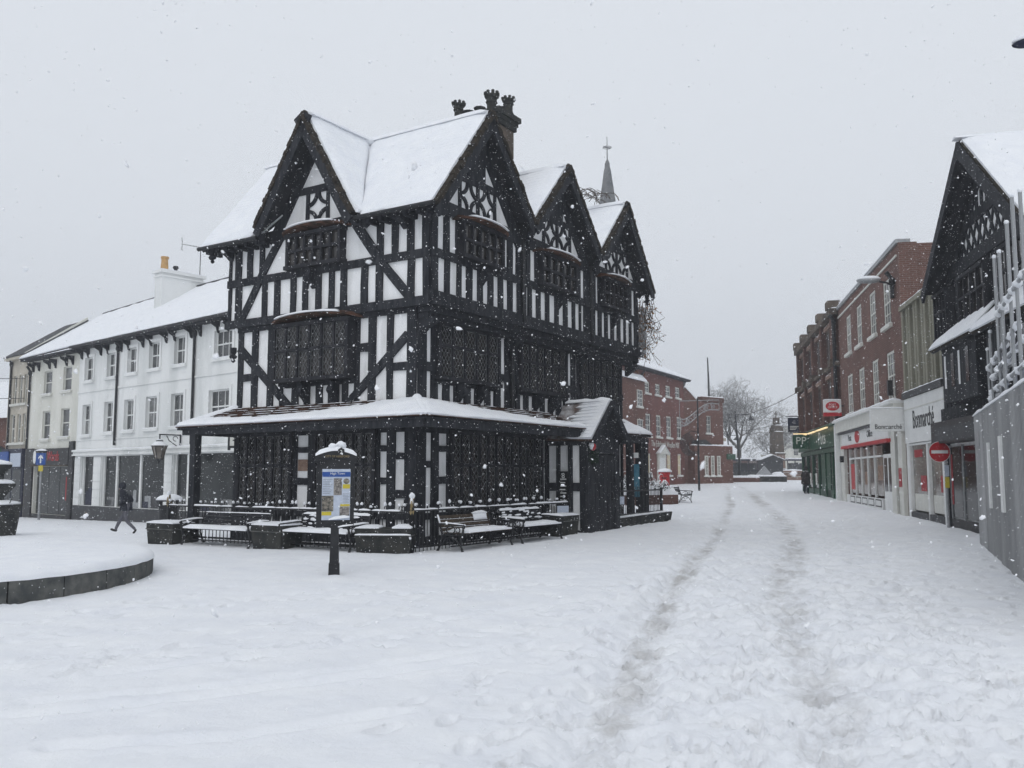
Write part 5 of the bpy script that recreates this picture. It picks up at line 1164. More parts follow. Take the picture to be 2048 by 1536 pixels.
# --- brick house at the far left with oval sign
hx, hy = -36.0, 59.0
e = empty('brick_house', (hx, hy, 0), R(-20), 'small brick house with snowy gabled roof at the far left edge', 'building'); f = Fac(e, (0, 0), (1, 0), (0, -1))
holes(MB(), f, -4, 5, -1.2, 5.2, [(.5, 1.3, 3.2, 4.6), (2.0, 2.8, 3.2, 4.6), (-2.5, -1.5, 3.2, 4.6)]).build('wall', 'brickbrown', e)
for a in (.5, 2.0): sash(f, a, a+.8, 3.2, 4.6, snow=False)
P = lambda t, z, d: tuple(f.at(t, z, d))
roof_plane(e, [P(-4.2, 5.2, .5), P(5.2, 5.2, .5), P(5.2, 7.9, -3), P(-4.2, 7.9, -3)], seed=66, tile='brickbrown', board=0)
mb = MB(); f.rect(mb, 1.0, 4.9, -1, 7.6, -7, -3.3); mb.prism([f.at(.8, 7.6, -3.3), f.at(5.1, 7.6, -3.3), f.at(2.95, 9.8, -3.3)], [f.at(.8, 7.6, -7), f.at(5.1, 7.6, -7), f.at(2.95, 9.8, -7)]); mb.build('rear_gable', 'brickbrown', e)
ov = empty('oval_sign', (hx+3.3, hy-2.4, 0), R(-10), 'dark oval hanging sign above the blue shop at the left edge', 'sign')
for nm, rr, mt, y in (('rim', 1.0, 'iron', 0), ('face', .82, 'green', -.05)):
    mb = MB(); mb.prism([(1.15*rr*math.cos(a), y-.04, 2.95 + .55*rr*math.sin(a)) for a in np.linspace(0, 6.283, 25)[:-1]], [(1.15*rr*math.cos(a), y+.04, 2.95 + .55*rr*math.sin(a)) for a in np.linspace(0, 6.283, 25)[:-1]]); mb.build(nm, mt, ov)
MB().tube([(1.1, 0, 3.0), (2.2, .3, 3.0)], .04, 5).build('bracket', 'iron', ov)
# one-way sign post
px_, py_ = Vector((OT[0], OT[1])) + Vector((math.cos(RT), math.sin(RT)))*10.5 + Vector((math.sin(RT), -math.cos(RT)))*1.3
sp = empty('road_sign', (px_, py_, tz(px_, py_)), R(-8), 'blue one way sign with white arrow on a grey post by the dark shopfront', 'road sign'); fs_ = Fac(sp, (0, 0), (1, 0), (0, -1))
MB().tube([(0, 0, -.2), (0, 0, 3.4)], .06, 8).build('post', 'steel', sp)
s_ = part(fs_, 'sign_plate', 'blue', -.26, .26, 2.72, 3.30, .065, .085)
mb = MB(); fs_.poly(mb, [(-.035, 2.80), (.035, 2.80), (.035, 3.08), (.13, 3.00), (.13, 3.09), (0, 3.22), (-.13, 3.09), (-.13, 3.00), (-.035, 3.08)], .0855, .092); mb.build('arrow', 'whitepaint', s_)
part(fs_, 'plate', 'yellow', -.10, .14, 2.40, 2.68, .065, .08); part(fs_, 'hood_board', 'black', -.16, .28, 3.32, 3.42, .0, .1)
mb = MB(); mb.snowline([(-.28, -.05, 3.42), (.28, -.05, 3.42)], .14, .08, 2); mb.build('snow', 'snow', sp, smooth=60)
# hanging shop sign between the arcade posts
hsx, hsy = H2W(1.6, 7.4)
hs_ = empty('hanging_sign', (hsx, hsy, 0), R(-6), 'small white hanging shop sign seen under the left end of the pent roof', 'sign'); f = Fac(hs_, (0, 0), (1, 0), (0, -1))
b_ = part(f, 'board', 'offwhite', -.30, .42, 2.42, 2.80, 0, .05); part(f, 'frame', 'iron', -.33, .45, 2.80, 2.86, -.01, .06); part(f, 'frame', 'iron', -.33, .45, 2.36, 2.418, -.01, .06); part(f, 'arm', 'iron', -.36, -.30, 2.30, 2.95, -.01, .05)
[part(f, 'print', 'darkgrey', -.22, .34 - .08*k, 2.66 - .11*k, 2.70 - .11*k, .051, .056, b_) for k in range(2)]

# ------------------------------------------------------------------ right hand side of the street
OR_, RR = (20.5387, 65.9042), R(-101.3)
# --- timbered gable house at the right edge
e, f = street('gabled_timber_house', OR_, RR, 40.75, 0, 'black timbered house with tall oversailing gable at the right edge', 'house')
f.rect(MB(), 40.75, 50, -.2, 7.0, -8, 0).build('wall', 'plaster', e)
gc, gw, gz, ga = 45.3, 4.1, 6.77, 9.66
mb = MB(); f.poly(mb, [(gc-3.3, 7.05), (gc+3.3, 7.05), (gc, 9.55)], -.2, .012); mb.build('gable_wall', 'plaster', e)
fo = Fac(e, (-40.75, -.012), (1, 0), (0, -1))
rail(f, 40.7, 50, 7.0, 7.36, name='tie_beam', d1=.10); rail(f, gc-1.9, gc+2, 8.05, 8.32, name='collar', d1=.08)
for s_ in (-1, 1): timber(f, 'principal_rafter', (gc+s_*3.5, 6.85), (gc, 9.45), .30, 0, .07)
for k in range(9): t = gc - 1.6 + k*.4; stud(f, t-.085, t+.085, 8.3, max(8.4, 9.4 - abs(t-gc)*.7), d1=.05)
for k in range(10):
    t = gc - 2.3 + k*.46
    timber(f, 'brace', (t, 7.36), (t+.46, 8.06), .085, 0, .05); timber(f, 'brace', (t+.46, 7.36), (t, 8.06), .085, 0, .055)
for k in range(24):
    t = 40.85 + k*.39; stud(f, t-.095, t+.095, 5.3, 7.05, d1=.05)
for z in (5.2, 6.1): rail(f, 40.7, 50, z, z+.2, d1=.07)
for k in range(22): t = 40.85 + k*.42; stud(f, t-.13, t+.13, 3.3, 5.2, d1=.05)
rail(f, 40.7, 50, 3.1, 3.5, name='bressumer', d1=.14)
for a, b_ in ((41.0, 42.3), (43.4, 45.6), (46.6, 48.8)): oriel(f, a, b_, 5.5, 6.7, .3, 4, 6.2, lead=False)
for a, b_, zc in ((42.4, 46.3, 5.05), (46.1, 50.2, 5.0)):
    roof_plane(e, [P_ for P_ in (tuple(f.at(a, zc-.05, .8)), tuple(f.at(b_, zc-.05, .8)), tuple(f.at(b_-.6, zc+.70, .05)), tuple(f.at(a+.9, zc+.70, .05)))], seed=70+int(a), h=.09)
    o = part(f, 'oriel', 'timber', a+.5, b_-.5, 3.5, zc-.1, .01, .6)
    for k in range(4): t = a+.7 + k*(b_-a-1.4)/4; part(f, 'pane', 'plaster' if k in (0, 2) else 'oldglass', t, t+.25 if k not in (0, 2) else t+.12, 3.9, zc-.3, .601, .615, o)
part(f, 'shop_fascia', 'black', 40.75, 50, 2.5, 3.1, .01, .45); part(f, 'shop_name_board', 'darkgrey', 41.2, 49, 2.55, 2.95, .455, .47)
for a in (41.1, 42.3, 44.0): w = part(f, 'shop_window', 'shopglass', a+.05, a+1.1, .45, 2.4, .02, .05); part(f, 'window_frame', 'steel', a, a+.05, .4, 2.45, .02, .08, w)
part(f, 'shop_post', 'timber', 40.78, 41.0, -.2, 2.5, .01, .12); part(f, 'plinth', 'black', 40.78, 50, -.3, .4, .01, .08); part(f, 'window_poster', 'darkred', 40.3+.75, 41.3, .8, 2.2, .055, .06)
A_, B_, Cc = (gc-4.1, gz+.10), (gc, ga+.22), (gc+4.05, gz-.05)
pf = lambda t, z, d: tuple(f.at(t, z, d))
roof_plane(e, [pf(A_[0], A_[1], -8), pf(A_[0], A_[1], .6), pf(B_[0], B_[1], .6), pf(B_[0], B_[1], -8)], seed=75, h=.1)
roof_plane(e, [pf(Cc[0], Cc[1], .6), pf(Cc[0], Cc[1], -8), pf(B_[0], B_[1], -8), pf(B_[0], B_[1], .6)], seed=76, h=.12)
fbg = Fac(e, (-40.75, -.6), (1, 0), (0, -1))
for q in (A_, Cc): 
    t = (Vector(B_)-Vector(q)).normalized(); n = Vector((-t.y, t.x)); n = n if n.y < 0 else -n
    mb = MB(); fbg.beam(mb, Vector(q) + n*.2 - t*.1, Vector(B_) + n*.2, .30, .004, .07, .004); mb.build('barge_board', 'timber', e)
mb = MB(); mb.snowline([pf(B_[0], B_[1]+.03, .72), pf(B_[0], B_[1]+.03, -8)], .3, .1, 4, step=.3); mb.build('ridge_snow', 'snow', e, smooth=60)
# --- narrow modern shop with concrete fins
e, f = street('modern_shop', OR_, RR, 35.7, 0, 'narrow shop with white fascia and olive concrete fins above')
f.rect(MB(), 35.7, 40.72, -.2, 7.25, -7, -.25).build('wall', 'concrete', e)
for k in range(10): t = 35.75 + k*.50; part(f, 'concrete_fin', 'concrete', t, t+.24, 4.42, 7.25, -.25, .0 if k % 2 else .04)
for k in range(9): t = 35.75 + k*.50 + .25; w = part(f, 'window', 'glass', t, t+.23, 4.6, 7.1, -.2, -.17); part(f, 'transom', 'steel', t, t+.23, 5.5 + .4*(k % 3), 5.56 + .4*(k % 3), -.168, -.13, w)
c_ = part(f, 'coping', 'concrete', 35.7, 40.72, 7.252, 7.40, -.3, .10); mb = MB(); mb.snowline([f.at(35.7, 7.40, -.1), f.at(40.7, 7.4, -.1)], .34, .12, 2); mb.build('snow', 'snow', c_, smooth=60)
c_ = part(f, 'ledge', 'darkgrey', 35.7, 40.72, 4.20, 4.40, -.2, .12); mb = MB(); mb.snowline([f.at(35.7, 4.40, .05), f.at(40.7, 4.4, .05)], .14, .05, 2); mb.build('snow', 'snow', c_, smooth=60)
fa = part(f, 'fascia', 'whitepaint', 35.72, 40.72, 2.68, 4.18, -.2, .06); part(f, 'fascia_line', 'offwhite', 35.72, 40.72, 3.80, 3.83, .061, .075, fa)
f.text('Bonmarché', 38.25, 3.40, .066, .86, 'black', fa, .68)
for a, b_ in ((36.1, 38.3), (38.5, 40.1)):
    w = part(f, 'shop_window', 'litglass', a, b_, .45, 2.62, -.12, -.08)
    mb = MB(); f.rect(mb, a-.08, a, .4, 2.66, -.12, .02); f.rect(mb, b_, b_+.08, .4, 2.66, -.12, .02); f.rect(mb, a, b_, 2.6, 2.66, -.12, .02); mb.build('window_frame', 'whitepaint', w)
    part(f, 'window_print', 'darkred', a+.25, a+1.3, 2.2, 2.45, -.078, -.07, w); part(f, 'window_print', 'darkred', a+1.0, a+1.7, 1.1, 1.6, -.078, -.07, w)
    part(f, 'display_sheet', 'offwhite', a+.1, b_-.1, .46, 1.0, -.078, -.072, w)
for a, b_ in ((35.72, 36.0), (38.38, 38.42), (40.2, 40.7)): part(f, 'pier', 'whitepaint', a, b_, -.2, 2.68, -.2, .03)
part(f, 'stall_riser', 'darkgrey', 36.0, 40.2, -.2, .4, -.12, .025)
# projecting white sign
pj = Vector(e.location) + Matrix.Rotation(RR, 3, 'Z') @ f.at(35.55, 0, .02)
o = empty('projecting_sign', (pj.x, pj.y, 0), RR - R(90) + R(180) - R(90), 'square white projecting sign between the post office and the narrow shop', 'sign')
o.rotation_euler = (0, 0, R(-11.3)); f2 = Fac(o, (0, 0), (1, 0), (0, -1)); b_ = part(f2, 'box', 'whitepaint', -1.12, 0, 3.12, 3.92, -.12, .06); f2.text('Bonmarché', -.55, 3.27, .066, .235, 'black', b_, .82)
mb = MB(); mb.snowline([f2.at(-1.1, 3.92, 0), f2.at(-.02, 3.92, 0)], .16, .05, 1); mb.build('snow', 'snow', o, smooth=60)
# --- brick post office building
e, f = street('brick_shop_building', OR_, RR, 22.3, 0, 'three storey red brick building with tall white sash windows over the post office')
ow = [(24.44, 25.66, 7.22, 8.98), (27.15, 28.33, 7.22, 8.97), (30.13, 31.38, 7.17, 8.95), (32.83, 34.08, 7.13, 8.85), (24.22, 25.62, 4.43, 6.23), (27.21, 28.52, 4.40, 6.20), (30.20, 31.42, 4.37, 6.18), (32.98, 34.29, 4.35, 6.14)]
holes(MB(), f, 22.3, 35.6, -.2, 9.72, ow + [(23.5, 35.4, .3, 2.9)]).build('wall', 'brick', e); f.rect(MB(), 22.3, 35.6, -.2, 9.7, -8, -.31).build('rear_wall', 'brick', e)
for w in ow: sash(f, *w, cols=3, rows=2, frame='offwhite', d=-.06, f=.09)
c_ = part(f, 'parapet_coping', 'steel', 22.25, 35.66, 9.725, 9.86, -.4, .08); mb = MB(); mb.snowline([f.at(22.3, 9.86, -.05), f.at(35.6, 9.86, -.05)], .3, .10, 2, step=.3); mb.build('snow', 'snow', c_, smooth=60)
part(f, 'string_course', 'offwhite', 22.3, 35.4, 9.30, 9.37, .001, .05)
mb = MB(); f.poly(mb, [(35.58, 7.2), (35.70, 7.2), (35.70, 9.73), (35.58, 9.73)], -.6, .02); mb.build('corner_pier', 'brick', e)
for t in (24.5, 27.6, 32.5): mb = MB(); f.rect(mb, t-.25, t+.25, 9.7, 10.25, -2.4, -1.9); f.rect(mb, t-.3, t+.3, 10.25, 10.35, -2.45, -1.85); mb.build('roof_vent', 'slate', e)
pipe(f, 34.9, 7.9, 8.6, .1, .07)
# post office shopfront
fa = part(f, 'shopfront_fascia', 'offwhite', 22.4, 35.5, 3.62, 4.10, .001, .35); c_ = part(f, 'shopfront_cornice', 'whitepaint', 22.4, 35.5, 4.10, 4.20, .001, .50)
mb = MB(); mb.snowline([f.at(22.4, 4.20, .28), f.at(35.5, 4.20, .28)], .4, .10, 3, step=.25); mb.build('snow', 'snow', c_, smooth=60)
part(f, 'sign_board', 'whitepaint', 23.4, 33.8, 2.95, 3.61, .001, .22); part(f, 'red_band', 'redpaint', 23.4, 33.8, 2.82, 2.945, .001, .28)
part(f, 'blind_box', 'darkgrey', 23.0, 34.0, 3.50, 3.60, .225, .34)
f.text('Office', 30.3, 3.26, .225, .40, 'darkgrey', e, 1.2); f.text('Post', 25.6, 3.26, .225, .40, 'darkgrey', e, 1.2)
mb = MB(); mb.prism([f.at(27.5 + .55*math.cos(a), 3.27 + .27*math.sin(a), .222) for a in np.linspace(0, 6.283, 21)[:-1]], [f.at(27.5 + .55*math.cos(a), 3.27 + .27*math.sin(a), .24) for a in np.linspace(0, 6.283, 21)[:-1]]); mb.build('sign_oval', 'redpaint', e)
for k in range(5):
    a = 24.3 + k*1.46; w = part(f, 'shop_window', 'litglass', a, a+1.38, .80, 2.30, -.04, .0); part(f, 'fanlight', 'litglass', a, a+1.38, 2.40, 2.75, -.04, .0, w)
    mb = MB(); f.rect(mb, a-.06, a+.01, .72, 2.8, -.05, .06); f.rect(mb, a+.01, a+1.40, 2.31, 2.39, -.05, .05); mb.build('window_frame', 'whitepaint', w)
    part(f, 'riser_panel', 'black', a+.1, a+1.28, .36, .66, .081, .084, w); part(f, 'riser_field', 'whitepaint', a+.2, a+1.18, .41, .61, .085, .09, w)
    if k: part(f, 'window_print', 'glass2' if k % 2 else 'sackb', a+.2 + .2*(k % 3), a+.8 + .15*k, 1.0 + .1*k, 1.5 + .12*k, .001, .006, w)
part(f, 'window_poster', 'redpaint', 24.4, 25.3, .95, 2.1, .001, .012); part(f, 'stall_riser', 'whitepaint', 23.4, 31.6, .0, .70, -.05, .08)
d_ = part(f, 'door', 'whitepaint', 31.8, 33.5, .1, 2.4, -.05, .03)
for a in (31.95, 32.75): part(f, 'pane', 'shopglass', a, a+.55, 1.0, 2.25, .031, .04, d_)
for a, b_ in ((22.4, 23.4), (33.7, 34.4), (34.9, 35.5)): part(f, 'pilaster', 'offwhite', a, b_, -.2, 3.6, .001, .14)
part(f, 'doorway', 'darkgrey', 34.4, 34.9, -.2, 2.9, -.2, -.1); part(f, 'letter_plate', 'darkred', 34.95, 35.35, 1.2, 1.85, .141, .16)
for t in (34.3, 23.1): part(f, 'wall_box', 'iron', t, t+.22, 2.2 if t < 30 else 4.45, 2.5 if t < 30 else 5.0, .141, .3)
pj = Vector(e.location) + Matrix.Rotation(RR, 3, 'Z') @ f.at(22.9, 0, .02)
o = empty('post_office_sign', (pj.x, pj.y, 0), R(-9), 'white projecting sign with red oval above the green shop', 'sign'); f2 = Fac(o, (0, 0), (1, 0), (0, -1))
b_ = part(f2, 'box', 'whitepaint', -.92, -.10, 4.62, 5.22, -.1, .06); part(f2, 'red_strip', 'redpaint', -.92, -.10, 4.44, 4.61, -.1, .06); part(f2, 'arm', 'iron', -.1, .05, 4.9, 4.96, -.03, .03)
mb = MB(); mb.prism([f2.at(-.51 + .32*math.cos(a), 4.92 + .22*math.sin(a), .061) for a in np.linspace(0, 6.283, 25)[:-1]], [f2.at(-.51 + .32*math.cos(a), 4.92 + .22*math.sin(a), .075) for a in np.linspace(0, 6.283, 25)[:-1]]); ovl = mb.build('oval', 'redpaint', b_)
f2.text('POST', -.51, 4.985, .078, .14, 'whitepaint', b_); f2.text('OFFICE', -.51, 4.86, .078, .14, 'whitepaint', b_)
mb = MB(); mb.snowline([f2.at(-.92, 5.22, 0), f2.at(-.1, 5.22, 0)], .15, .05, 1); mb.build('snow', 'snow', o, smooth=60)
# street light arm on the brick wall
pj = Vector(e.location) + Matrix.Rotation(RR, 3, 'Z') @ f.at(35.0, 0, .05)
o = empty('wall_street_light', (pj.x, pj.y, 0), R(-11.3), 'grey street light on a bracket high on the brick wall with snow on top', 'lamp')
MB().tube([(0, 0, 8.3), (-.25, 0, 8.45), (-.5, 0, 8.5)], .035, 6).build('arm', 'iron', o); mb = MB(); mb.blob((-.85, 0, 8.55), (.42, .16, .10), 2, .05, 14, 7); mb.build('head', 'steel', o, smooth=180)
mb = MB(); mb.blob((-.85, 0, 8.60), (.42, .15, .13), 3, .08, 14, 7, 0); mb.build('snow', 'snow', o, smooth=180)
# --- ornate dark brick building with the green shop
e, f = street('ornate_brick_building', OR_, RR, 6.2, 0, 'ornate dark brick building with piers and snowy ledges above the green shop')
f.rect(MB(), 6.2, 22.27, 0, 9.85, -8, -.02).build('wall', 'brickdark', e)
for k in range(5):
    t = 6.5 + k*3.75; part(f, 'pier', 'brickdark', t-.3, t+.3, 4.2, 9.9, -.018, .28); part(f, 'pier_cap', 'sand', t-.42, t+.42, 9.9, 10.3, -.1, .45)
    mb = MB(); mb.blob(f.at(t, 10.3, .1), (.45, .35, .16), k, .1, 12, 6, 0); mb.build('snow', 'snow', e, smooth=180)
    part(f, 'pier_corbel', 'sand', t-.38, t+.38, 7.0, 7.35, -.01, .42)
    if k < 4:
        for z0, z1 in ((7.5, 9.2), (4.7, 6.6)):
            for q in (.75, 2.1):
                w = part(f, 'window', 'sand', t+q, t+q+1.1, z0, z1, -.018, .06); part(f, 'pane', 'glass', t+q+.15, t+q+.95, z0+.12, z1-.15, .061, .075, w); part(f, 'window_head', 'pinkstone', t+q-.1, t+q+1.2, z1, z1+.2, -.01, .18, w)
                mb = MB(); mb.snowline([f.at(t+q, z1+.2, .1), f.at(t+q+1.1, z1+.2, .1)], .16, .05, q); mb.build('snow', 'snow', w, smooth=60)
c_ = part(f, 'cornice', 'sand', 6.1, 22.27, 9.55, 9.85, -.01, .40); mb = MB(); mb.snowline([f.at(6.1, 9.86, .1), f.at(22.2, 9.86, .1)], .5, .10, 3, step=.3); mb.build('snow', 'snow', c_, smooth=60)
c_ = part(f, 'string_course', 'sand', 6.2, 22.27, 7.02, 7.18, -.01, .22); mb = MB(); mb.snowline([f.at(6.2, 7.18, .1), f.at(22.2, 7.18, .1)], .2, .06, 5, step=.3); mb.build('snow', 'snow', c_, smooth=60)
part(f, 'chimney', 'brickdark', 7.0, 8.6, 9.8, 11.1, -3.2, -2.2); pipe(f, 22.0, 4.3, 9.3, .2, .09)
fa = part(f, 'shop_fascia', 'green', 6.3, 22.2, 3.05, 4.05, .0, .32); part(f, 'shop_cornice', 'green', 6.3, 22.2, 4.05, 4.18, .0, .45, fa)
mb = MB(); mb.snowline([f.at(6.3, 4.18, .25), f.at(22.2, 4.18, .25)], .3, .06, 3, step=.3); mb.build('snow', 'snow', fa, smooth=60)
for a, b_ in ((7.0, 12.5), (13.5, 16.5), (17.2, 21)): part(f, 'strip_light', 'lamp', a, b_, 3.96, 4.02, .5, .60, fa)
f.text('- Puts', 17.0, 3.55, .33, 1.0, 'offwhite', fa, 1.6)
for k in range(6):
    a = 6.6 + k*2.62; w = part(f, 'shop_window', 'shopglass', a+.1, a+2.4, .85, 2.75, -.01, .06); part(f, 'mullion', 'green', a-.12, a+.1, .3, 2.95, -.01, .16, w); part(f, 'window_print', 'offwhite', a+.5, a+1.2, 1.0, 1.7, .0605, .066, w)
part(f, 'transom', 'green', 6.4, 22.2, 2.78, 3.0, -.01, .2); part(f, 'stall_riser', 'green', 6.4, 22.2, .0, .8, -.01, .1); part(f, 'pilaster', 'whitepaint', 21.9, 22.3, 0, 4.3, .0, .35)
part(f, 'shop_door', 'green', 15.2, 18.6, .3, 2.75, .061, .10)
pj = Vector(e.location) + Matrix.Rotation(RR, 3, 'Z') @ f.at(12.2, 0, .35)
o = empty('green_projecting_sign', (pj.x, pj.y, 0), R(-11.3), 'dark green projecting sign with pale letters at the corner of the green shop', 'sign'); f2 = Fac(o, (0, 0), (1, 0), (0, -1))
b_ = part(f2, 'box', 'green', -.95, .0, 3.15, 3.98, -.1, .06); f2.text('PP', -.47, 3.62, .066, .62, 'offwhite', b_); part(f2, 'strip_light', 'lamp', -.9, -.1, 4.02, 4.08, -.02, .08); part(f2, 'light_cover', 'iron', -1.1, .0, 4.081, 4.14, -.05, .12)
pj = Vector(e.location) + Matrix.Rotation(RR, 3, 'Z') @ f.at(6.5, 0, .35)
o = empty('blue_hanging_sign', (pj.x, pj.y, 0), R(-11.3), 'square dark navy hanging sign with snow on its top at the far corner', 'sign'); f2 = Fac(o, (0, 0), (1, 0), (0, -1))
b_ = part(f2, 'board', 'navy', -.62, .18, 4.42, 5.36, -.05, .05); part(f2, 'arm', 'iron', -.75, .55, 5.42, 5.47, -.02, .02); [part(f2, 'print', 'offwhite', -.5, .06 - .1*k, 4.76 - .1*k, 4.81 - .1*k, .051, .056, b_) for k in range(3)]; f2.text('8', -.22, 5.05, .055, .35, 'steel', b_)
mb = MB(); mb.snowline([f2.at(-.62, 5.48, 0), f2.at(.2, 5.48, 0)], .14, .08, 1); mb.build('snow', 'snow', o, smooth=60)
# no entry sign
nx_, ny_2 = 12.02, 25.3
ne = empty('no_entry_sign', (nx_, ny_2, tz(nx_, ny_2)), R(-8), 'round red no entry sign with white bar on a grey post', 'road sign'); f2 = Fac(ne, (0, 0), (1, 0), (0, -1))
MB().tube([(.12, 0, -.2), (.12, 0, 2.50)], .045, 8).build('post', 'steel', ne)
def disc(mat, r_, d0, d1, z=2.12, par=ne, name='sign_face'):
    mb = MB(); mb.prism([f2.at(r_*math.cos(a)-.05, z + r_*math.sin(a), d0) for a in np.linspace(0, 6.2832, 33)[:-1]], [f2.at(r_*math.cos(a)-.05, z + r_*math.sin(a), d1) for a in np.linspace(0, 6.2832, 33)[:-1]]); return mb.build(name, mat, par)
s_ = disc('whitepaint', .29, .05, .06, name='sign_rim'); disc('redpaint', .275, .0605, .066); part(f2, 'bar', 'whitepaint', -.27, .17, 2.075, 2.165, .067, .072)
part(f2, 'sticker', 'yellow', .06, .18, 1.12, 1.42, .05, .056); part(f2, 'sticker', 'paper', .06, .18, 1.44, 1.75, .05, .056)
# grey hoarding and scaffold
h1 = Vector((10.467, 20.385)); dh = Vector((-.3847, -.9230)); hang = math.atan2(dh.y, dh.x)
ho = empty('hoarding', (h1.x, h1.y, 0), hang, 'tall grey painted site hoarding with snow along its top at the right edge', 'hoarding'); f2 = Fac(ho, (0, 0), (1, 0), (0, -1))
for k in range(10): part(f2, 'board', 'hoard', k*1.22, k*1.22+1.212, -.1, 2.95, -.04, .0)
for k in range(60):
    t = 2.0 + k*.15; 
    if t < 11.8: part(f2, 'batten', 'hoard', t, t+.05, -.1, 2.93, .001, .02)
part(f2, 'poster', 'steel', .3, 1.15, 2.25, 2.55, .001, .008); part(f2, 'pole_wrap', 'whitepaint', 3.2, 3.42, 1.0, 2.25, .021, .06); part(f2, 'pole_wrap', 'whitepaint', 5.2, 5.5, 1.0, 2.3, .021, .06)
mb = MB(); mb.snowline([(0, .02, 2.95), (12, .02, 2.95)], .10, .07, 2); mb.build('snow', 'snow', ho, smooth=60)
SC = empty('scaffold', (h1.x, h1.y, 0), hang, 'snow coated scaffold poles standing behind the grey hoarding', 'scaffold')
mb0 = MB(); mb0.tube([(0, 0, 0), (0, 0, 1)], .032, 7); POLE = mb0.mesh('scaffold_pole', 'steel', 60)
mb0 = MB(); mb0.tube([(-.012, .012, 0), (-.012, .012, 1), ], .034, 7); POLES = mb0.mesh('snow', 'snow', 60)
for i, (t, y, z) in enumerate(((.05, .35, 4.45), (.75, .35, 4.75), (1.5, .5, 5.15), (2.2, .35, 6.1), (3.1, .35, 6.0), (4.0, .4, 6.35), (.9, 1.3, 4.0), (2.6, 1.3, 5.1), (4.9, .4, 6.6), (5.9, .4, 6.4))):
    p = inst('upright', POLE, SC, (t, y, 0), (0,0,0), (1, 1, z)); inst('snow', POLES, p, (-.012, -.008, .3), (0,0,0), (1, 1, .7)); 
    mb = MB(); mb.blob((t, y, z+.01), (.045, .045, .045), i); mb.build('pole_cap_snow', 'snow', SC, smooth=180)
for i, (a, b_) in enumerate((((-.1, .35, 4.0), (4.6, .45, 4.35)), ((0, .38, 3.45), (6, .4, 3.5)), ((.2, .3, 3.3), (1.9, 1.5, 3.55)), ((.9, .3, 3.7), (2.6, 1.4, 4.4)), ((2.0, .3, 3.75), (4.5, .9, 4.5)), ((2.8, .3, 4.8), (6.0, .4, 5.0)))):
    mb = MB(); mb.tube([a, b_], .03, 7); l_ = mb.build('ledger', 'steel', SC, smooth=60)
    mb = MB(); mb.snowline([Vector(a) + Vector((0,0,.025)), Vector(b_) + Vector((0,0,.025))], .085, .06, i, rag=.5); mb.build('snow', 'snow', l_, smooth=60)
    for q in np.linspace(.05, .95, 6):
        mb = MB(); p = Vector(a).lerp(Vector(b_), q); mb.blob(p, (.085, .085, .075), i*7+q*10, .3); mb.build('coupler_snow', 'snow', l_, smooth=180)
part(Fac(SC, (0, .9), (1, 0), (0, -1)), 'sheeting', 'sheet', 1.6, 8, 2.9, 3.55, -.02, 0)
# ------------------------------------------------------------------ far end of the street
# --- red brick shop with white sashes
D29 = R(90-29); e = empty('red_brick_shop', (8.7127, 68.7553, 0), D29, 'red brick shop with white sash windows and gold lettering beyond the timbered house', 'building'); f = Fac(e, (0, 0), (1, 0), (0, -1))
ew = [(4.1, 5.3, 8.2, 9.12), (6.6, 7.8, 8.22, 9.14), (9.15, 10.4, 8.28, 9.22), (11.7, 13.0, 8.34, 9.3), (4.2, 5.43, 4.7, 6.52), (6.7, 7.9, 4.72, 6.54), (9.2, 10.5, 4.74, 6.59), (11.95, 13.25, 4.78, 6.68), (4.25, 5.3, 1.54, 3.3), (9.3, 10.3, 1.53, 3.36), (12.05, 13.05, 1.53, 3.40)]
holes(MB(), f, -3, 14.0, 0, 10.0, ew).build('wall', 'brickred', e); f.rect(MB(), -3, 14.0, 0, 9.9, -9, -.31).build('rear_wall', 'brickred', e)
for k, w in enumerate(ew): sash(f, *w, cols=2, rows=2, frame='offwhite', f=.12, d=-.1, glass_='warmwin' if w[3] < 3.5 else 'glass')
part(f, 'eave', 'timber2', -3.2, 14.4, 9.95, 10.08, -.2, .55)
P = lambda t, z, d: tuple(f.at(t, z, d))
roof_plane(e, [P(-3.3, 10.1, .6), P(14.5, 10.1, .6), P(12.5, 12.6, -4.5), P(-3.3, 12.6, -4.5)], seed=81, tile='slate', board=0, h=.12)
f.text('The Edinburgh Woollen Mill', 8.9, 4.13, .02, .72, 'offwhite', e, .84)
d_ = part(f, 'door_case', 'offwhite', 6.7, 8.6, .6, 3.3, .001, .15); part(f, 'door', 'whitepaint', 7.05, 8.25, .6, 3.0, .151, .17, d_)
mb = MB(); f.poly(mb, [(6.4, 3.3), (8.9, 3.3), (7.65, 3.95)], .001, .4); mb.build('pediment', 'offwhite', d_); mb = MB(); mb.snowline([f.at(6.35, 3.34, .25), f.at(7.65, 4.0, .25), f.at(8.95, 3.34, .25)], .4, .1, 1); mb.build('snow', 'snow', d_, smooth=60)
pipe(f, 3.3, .5, 9.6, .1, .07)
# lower wing beside the house
w_ = part(f, 'side_wing', 'brickbrown', -4, 3.1, 0, 8.9, .001, .4); sash(Fac(e, (0, -.4), (1, 0), (0, -1)), 1.3, 2.4, 6.9, 8.2, frame='offwhite', par=w_, d=.03); sash(Fac(e, (0, -.4), (1, 0), (0, -1)), 1.3, 2.4, 4.2, 5.9, frame='offwhite', par=w_, d=.03)
mb = MB(); snowquad(mb, f.at(-4, 8.9, .6), f.at(3.2, 8.9, .6), f.at(3.2, 9.4, .1), f.at(-4, 9.4, .1), .12, 3); mb.build('snow', 'snow', w_, smooth=60)
